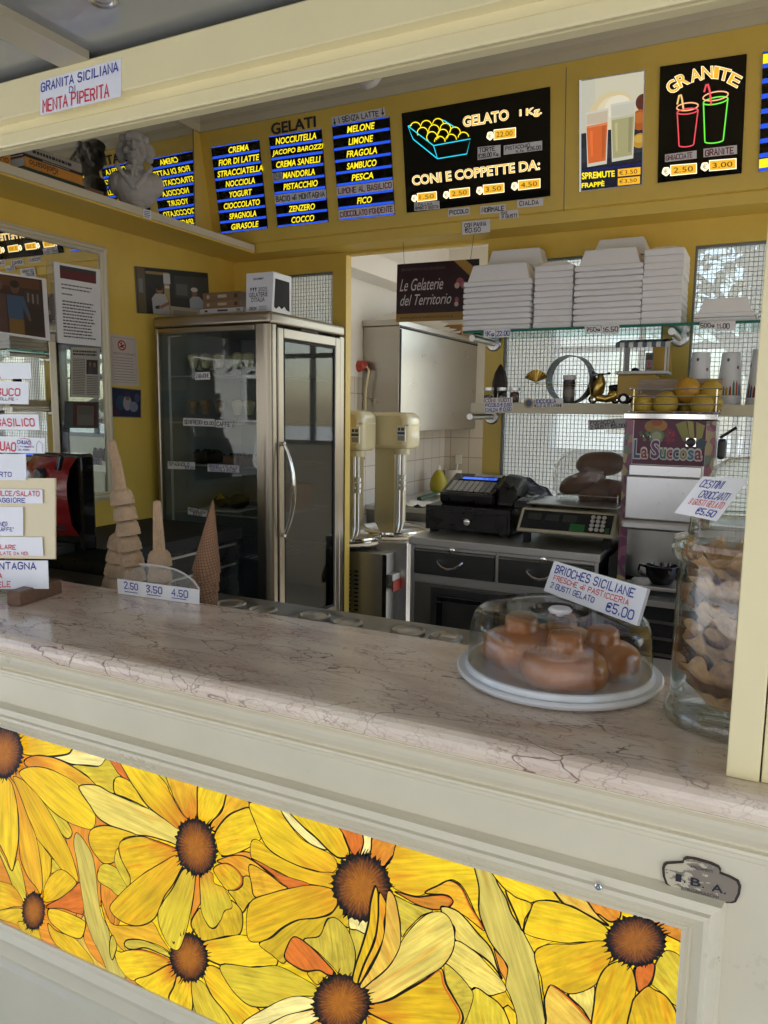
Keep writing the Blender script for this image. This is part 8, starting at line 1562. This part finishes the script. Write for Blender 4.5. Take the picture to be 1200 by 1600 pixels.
# price card with clear shield
A, B_ = px(184, 928, 2, MT), px(310.6, 945, 2, MT); nrm = V((-(B_ - A).y, (B_ - A).x, 0)).normalized(); nrm = -nrm if nrm.y > 0 else nrm
q = pquad([r8(97, 715), r8(470, 765), r8(470, 833), r8(100, 783)], A, nrm)
card('price_card', 'low white plastic card reading 2.50 3.50 4.50 at the marble edge', q, [('2.50', 'ink_blue', .09, .16, .26, .58), ('3.50', 'ink_blue', .37, .18, .56, .62), ('4.50', 'ink_blue', .68, .20, .87, .64)], m='plastic_white', th=.003, w=.62, jit=.15, cat='price card',
     extra=lambda qq, t: ([(lambda m_: (m_.add([qq.at(u, v, .0006) for u, v in ((u0, .76), (u0 + .17, .76 - .0), (u0 + .17, .81), (u0, .81))], [(3, 2, 1, 0)]), m_.build('underline', 'ink_blue', t)))(MB()) for u0 in (.09, .375, .68)]))
t = thing('clear_shield', 'clear curved plastic shield behind the 2.50 price card', 'shield'); pts = [pp(*r8(a, b_), A - nrm * .006, nrm) for a, b_ in ((200, 648), (260, 652), (320, 662), (370, 676), (415, 700), (450, 730), (472, 762), (470, 833), (100, 783), (100, 716), (150, 690))]
b = MB(); b.prism(pts, -nrm * .0025); b.build('sheet', 'plexi', t); b = MB(); b.tube(spline(pts[:7], 5, False), .0022, 6); b.build('edge', thin_glass('bright plastic edge', (.9, .9, .9), .15, 1.5, .5), t)
# ---- hand lettered rack at the left
SGY = 1.17; RK = thing('sign_rack', 'brown wooden stand at the counter edge holding handwritten flavour signs', 'sign stand'); N0 = V((0, -1, 0))
def rq(pts, y=SGY): return pquad([r6(*p) for p in pts], (0, y, 0), N0)
a, e = px(*r6(78, 1500), 2, MT + .02), px(*r6(333, 1420), 2, MT + .02); b = MB(); wv = (e - a); sd = V((wv.y, -wv.x, 0)).normalized() * .018; a.z = e.z = MT
b.hexa([a - sd, a + sd, e + sd, e - sd], [p + V((0, 0, .034)) for p in (a - sd, a + sd, e + sd, e - sd)]); b.f = [tuple(reversed(f)) for f in b.f]; b.build('foot', 'wood', RK, bevel=.003)
b = MB(); xl = px(*r6(-260, 1480), 1, SGY).x; xr_ = px(*r6(90, 1480), 1, SGY).x; b.bx(xl, xr_ + .02, SGY + .010, SGY + .030, MT + .0345, MT + .055); b.build('rail', 'wood', RK, bevel=.002)
b = MB(); xp = px(*r6(-60, 1000), 1, SGY).x; b.bx(xp - .012, xp + .012, SGY + .012, SGY + .024, MT + .056, px(*r6(-60, 120), 1, SGY).z); b.build('post', 'wood', RK, bevel=.002)
q = rq([(-260, 788), (326, 790), (326, 1271), (-260, 1262)], SGY + .004); card('backing_board', 'glossy cream board on the wooden stand behind three handwritten signs', q, [], m='papercream', th=.004, cat='board')
def hsign(lab, pts, rows, y=SGY, **k): return card('handwritten_sign', lab, rq(pts, y), rows, m='plastic_white', th=.0015, group='handwritten signs on the left stand', w=.8, jit=.25, **k)
hsign('white sign with red letters OMA, topmost on the left stand', [(-260, 103), (178, 103), (187, 198), (-260, 198)], [('AROMA', 'ink_red', .28, .62, .79, .96)])
hsign('white sign with red letters MBUCO, second from top on the left stand', [(-260, 206), (170, 216), (168, 350), (-260, 340)], [('SAMBUCO', 'ink_red', .32, .33, .975, .62), ('DELLE COLLINE -', 'ink_grey', .40, .72, .92, .84)])
hsign('white sign reading BASILICO in red on the left stand', [(-260, 408), (225, 410), (236, 503), (-260, 497)], [('BASILICO', 'ink_red', .51, .30, .95, .74)])
hsign('white sign reading CHUAO with a small drawing on the left stand', [(-260, 528), (265, 552), (264, 642), (-260, 632)], [('CHUAO', 'ink_red', .40, .38, .69, .86), ('CHUAO', 'ink_blue', .71, .20, .85, .42), ('IL PIU PREGIATO', 'ink_blue', .71, .55, .89, .64), ('DEL MONDO', 'ink_blue', .72, .74, .84, .84)],
      extra=lambda qq, t: (lambda m_, m2_: (line(m_, [qq.at(.79 + .075 * math.cos(a_), .36 + .30 * math.sin(a_), .0008) for a_ in (k * .28 - 2.2 for k in range(14))], .0012, qq.n), m_.build('red_arc', 'ink_red', t), line(m2_, [qq.at(u, v, .0008) for u, v in ((.92, .92), (.92, .40), (.95, .18), (.985, .40), (.985, .92))], .0012, qq.n), m2_.build('drawing', 'ink_grey', t)))(MB(), MB()))
hsign('white sign with blue letters ORTO low in its corner on the left stand', [(-260, 645), (152, 645), (155, 802), (-260, 797)], [('ORTO', 'ink_blue', .58, .70, .81, .87)], SGY - .001)
hsign('small white sign reading DOLCE SALATO on the cream board', [(-260, 850), (250, 857), (254, 940), (-260, 938)], [('DOLCE/SALATO', 'ink_red', .46, .14, .97, .46), ('MAGGIORE', 'ink_blue', .46, .64, .83, .93)])
hsign('small white sign with a CAFFE line on the cream board', [(-260, 960), (136, 960), (137, 1132), (-260, 1132)], [("GUSTI", 'ink_blue', .4, .1, .70, .24), ('PANNA', 'ink_blue', .4, .36, .70, .48), ('(NO)', 'ink_blue', .64, .52, .78, .66), ("CAFFE'", 'ink_blue', .64, .72, .87, .84)])
hsign('small white sign in red ending DA NOI on the cream board', [(-260, 1137), (250, 1140), (258, 1252), (-260, 1245)], [('SCOLARE', 'ink_red', .40, .44, .74, .66), ('CARAMELLATE DA NOI', 'ink_red', .30, .80, .985, .96)])
hsign('large white sign ending NTAGNA in blue, lowest on the left stand', [(-260, 1278), (283, 1280), (289, 1448), (-260, 1448)], [('MONTAGNA', 'ink_blue', .36, .08, .88, .30), ('A', 'ink_red', .485, .46, .53, .62), ('MIELE', 'ink_red', .40, .75, .61, .93)], SGY - .002)

# ---- coffee machine on the dark side worktop
MX1 = -2.08; ya, yb = px(122, 790, 0, MX1).y, px(151, 790, 0, MX1).y; zt_, zb_ = px(135, 709, 0, MX1).z, px(140, 862, 0, MX1).z
xa = px(48, 800, 1, ya).x
t = thing('side_worktop', 'dark worktop along the side wall under the mirror', 'worktop'); MB().bx(LX + .001, -1.98, 1.92, 2.59, zb_ - .05, zb_ - .0005).build('top', 'matteblack', t, bevel=.003); MB().bx(LX + .001, -2.0, 1.925, 2.585, .05, zb_ - .0505).build('cabinet', 'black', t)
b = MB(); b.bx(-1.999, -1.993, 1.95, 2.56, zb_ - .075, zb_ - .066); b.bx(-1.999, -1.993, 1.95, 2.56, zb_ - .16, zb_ - .152); b.build('edge_line', 'steel', t)
CM = thing('coffee_machine', 'red fronted black capsule coffee machine on the dark side worktop', 'coffee machine'); b = MB(); b.bx(xa, MX1, ya + .012, yb, zb_, zt_); b.build('body', 'blackgloss', CM, bevel=.012, seg=3)
b = MB(); n = 12; vs = []; x0, x1 = xa + .012, MX1 - .012; zz = [(zb_ + .06, 0), (zb_ + .10, .03), (zb_ + .2, .045), (zt_ - .10, .045), (zt_ - .05, .03), (zt_ - .012, -.002)]
for z_, o in zz:
    for k in range(n + 1): u = k / n; vs.append((x0 + (x1 - x0) * u, ya + .011 - o - .02 * math.sin(math.pi * u), z_))
m_ = n + 1; b.add(vs, [(r * m_ + k, r * m_ + k + 1, (r + 1) * m_ + k + 1, (r + 1) * m_ + k) for r in range(len(zz) - 1) for k in range(n)], 0, True); b.build('front_cover', 'red', CM, auto=60)
c = px(*r6(355, 697), 1, ya - .05); b = MB(); b.bx(-.010, .010, -.008, .008, -.028, .028, 0, Matrix.Translation(c) @ Matrix.Rotation(.35, 4, 'Y')); b.build('switch', 'blackgloss', CM, bevel=.006, seg=3)
c = px(*r6(240, 770), 1, ya - .05); b = MB(); b.lathe([(.024, 0), (.024, .02), (.018, .026), (.001, .026)], 22, 0, Matrix.Translation(c + V((0, .012, 0))) @ RXm); b.build('knob', 'black', CM); b = MB(); b.bx(xa + .03, MX1 - .03, ya - .10, ya + .010, zb_ + .0005, zb_ + .03); b.build('drip_tray', 'black', CM, bevel=.006); b = MB(); b.bx(xa + .04, MX1 - .04, ya - .045, ya - .012, zb_ + .085, zb_ + .095); b.build('seam', 'matteblack', CM)

# ============================================================ STREET AROUND (seen in glass and mirrors, and bouncing light back)
def facade(name, label, x0, x1, y0, y1, hgt, wallm, face):
    t = thing(name, label, 'building'); MB().bx(x0, x1, y0, y1, 0, hgt).build('wall', wallm, t); MB().bx(x0 - .3, x1 + .3, y0 - .3, y1 + .3, hgt + .005, hgt + .5).build('roof', 'ink_grey', t)
    n = int((x1 - x0) / 3)
    for f_ in range(int(hgt // 3.4)):
        for k in range(n):
            xx = x0 + (k + .5) * (x1 - x0) / n; z = 1.0 + f_ * 3.4; yy = y1 if face > 0 else y0; b = MB(); b.bx(xx - .62, xx + .62, yy - .06 if face < 0 else yy + .002, yy - .002 if face < 0 else yy + .06, z, z + 1.9); w = b.build('window', 'white', t); b = MB(); b.bx(xx - .5, xx + .5, yy - .075 if face < 0 else yy + .061, yy - .061 if face < 0 else yy + .075, z + .1, z + 1.8); b.build('pane', 'blackgloss', w)
st = mat('warm stucco', (.52, .49, .44), .8, noise=.15, nscale=2); st2 = mat('pale stucco', (.58, .56, .52), .8, noise=.15, nscale=2)
facade('town_house', 'warm stucco house across the road with white framed windows', -26, -4, -28, -20, 10.5, st, 1); facade('town_house', 'pale stucco house across the road to the right', -3, 22, -29, -21, 13.8, st2, 1)
facade('town_house', 'pale house behind the kiosk beyond the trees', -26, -6, 24, 32, 7.5, st2, -1)
bark = mat('bark', (.12, .09, .07), .9, noise=.4, nscale=8, bump=.4, bscale=20)
leafm = [mat('leaf green', c, .5, noise=.35, nscale=1.2) for c in ((.055, .10, .022), (.075, .12, .03), (.04, .075, .02))]
def tree(label, x, y, hgt, r, n=2600, src=None, seed=1):
    rd = random.Random(seed); t = thing('street_tree', label, 'tree', 'trees along the street'); b = MB(); b.tube([(x, y, 0), (x + .05, y, hgt * .25), (x - .05, y + .05, hgt * .5), (x, y, hgt * .78)], [.18, .14, .11, .04], 10)
    tips = []
    for k in range(9): a = rd.random() * 6.28; z0 = hgt * rd.uniform(.35, .6); e = (x + r * .7 * math.cos(a), y + r * .7 * math.sin(a), z0 + hgt * rd.uniform(.1, .32)); b.tube([(x, y, z0), ((x + e[0]) / 2, (y + e[1]) / 2, (z0 + e[2]) / 2 + .15), e], [.07, .045, .02], 6); tips.append(e)
    b.build('trunk', bark, t); b = MB(); cl = [V((x + rd.gauss(0, r * .42), y + rd.gauss(0, r * .42), hgt * .72 + rd.gauss(0, hgt * .13))) for _ in range(26)] + [V(e) for e in tips]
    for k in range(n):
        c = rd.choice(cl) + V((rd.gauss(0, r * .17), rd.gauss(0, r * .17), rd.gauss(0, r * .15))); u = V((rd.gauss(0, 1), rd.gauss(0, 1), rd.gauss(0, .6))).normalized(); w = u.cross(V((rd.gauss(0, 1), rd.gauss(0, 1), 1))).normalized(); s = rd.uniform(.07, .15)
        b.add([c - u * s, c + w * s * .55, c + u * s, c - w * s * .55], [(0, 1, 2, 3)], k % 3)
    b.build('crown', leafm, t); return t
tr = tree('leafy street tree in front of the kiosk to the left', -5.2, -4.6, 5.6, 1.9, seed=3)
for i, (x, y, lab) in enumerate(((-13, -5.2, 'leafy street tree far left along the kerb'), (2.5, -6.0, 'leafy street tree across from the counter'), (10, -5.4, 'leafy street tree to the far right along the kerb'), (6.5, 1.5, 'leafy tree beyond the right side window'))): dup(tr, (x + 5.2, y + 4.6, 0), lab, rot=i * 1.3)
t2_ = tree('leafy tree behind the back room window', -.2, 10.5, 5.6, 1.5, 1500, seed=5); dup(t2_, (-3.6, 2.8, 0), 'leafy tree behind the back room to the left', 2.1)
def car(x, y, rz, m, label):
    t = thing('parked_car', label, 'car', 'cars parked along the road'); T = Matrix.Translation((x, y, .012)) @ Matrix.Rotation(rz, 4, 'Z'); b = MB(); low = [(-2.1, .32), (-2.12, .62), (-2.02, .82), (-1.25, .92), (1.55, .95), (2.05, .85), (2.1, .5), (2.05, .32)]
    def extr(mb, prof, w0, w1, mi=0): n = len(prof); mb.add([T @ V((a, -w0 * (1 if z < 1 else w1), z)) for a, z in prof] + [T @ V((a, w0 * (1 if z < 1 else w1), z)) for a, z in prof], [tuple(range(n)), tuple(range(2 * n - 1, n - 1, -1))] + [(i, n + i, n + (i + 1) % n, (i + 1) % n) for i in range(n)], mi)
    extr(b, low, .86, .86); extr(b, [(-1.2, .92), (-.55, 1.42), (.9, 1.45), (1.62, .95)], .80, .84); b.build('body', m, t, bevel=.06, seg=3); b = MB()
    for s in (-1, 1):
        for (a0, a1, a2, a3) in ((-.98, -.52, .12, .12), (.18, .18, .84, 1.32)): b.add([T @ V((a, s * (.80 - .1 * (z - .95) * .3) * 1.005, z)) for a, z in ((a0, 1.0), (a1, 1.36), (a2, 1.38), (a3, 1.0))], [(0, 1, 2, 3)])
    b.build('side_window', 'blackgloss', t)
    for a in (-1.3, 1.3):
        for s in (-1, 1):
            b = MB(); Tw = T @ Matrix.Translation((a, s * .80, .31)) @ Matrix.Rotation(math.pi / 2, 4, 'X'); b.lathe([(.19, -.09), (.29, -.10), (.315, -.06), (.315, .06), (.29, .10), (.19, .09), (.19, -.09)], 28, 0, Tw); w = b.build('wheel', 'rubber', t); b = MB(); b.lathe([(.001, -.08), (.188, -.085), (.188, .085), (.001, .08)], 20, 0, Tw); b.build('rim', 'steel', w)
wp = mat('white car paint', (.78, .78, .78), .12, coat=1); gp_ = mat('grey car paint', (.16, .17, .19), .15, coat=1)
car(-9.2, -8.1, 0, wp, 'white parked car across the pavement to the left'); car(-3.6, -8.1, math.pi, gp_, 'dark grey parked car across from the counter'); car(2.2, -8.1, 0, wp, 'white parked car across the pavement to the right'); car(8.6, -8.2, 0, gp_, 'dark grey parked car further right along the road'); car(7.8, 4.5, 1.5, wp, 'white parked car beyond the right side window')

finish_all()
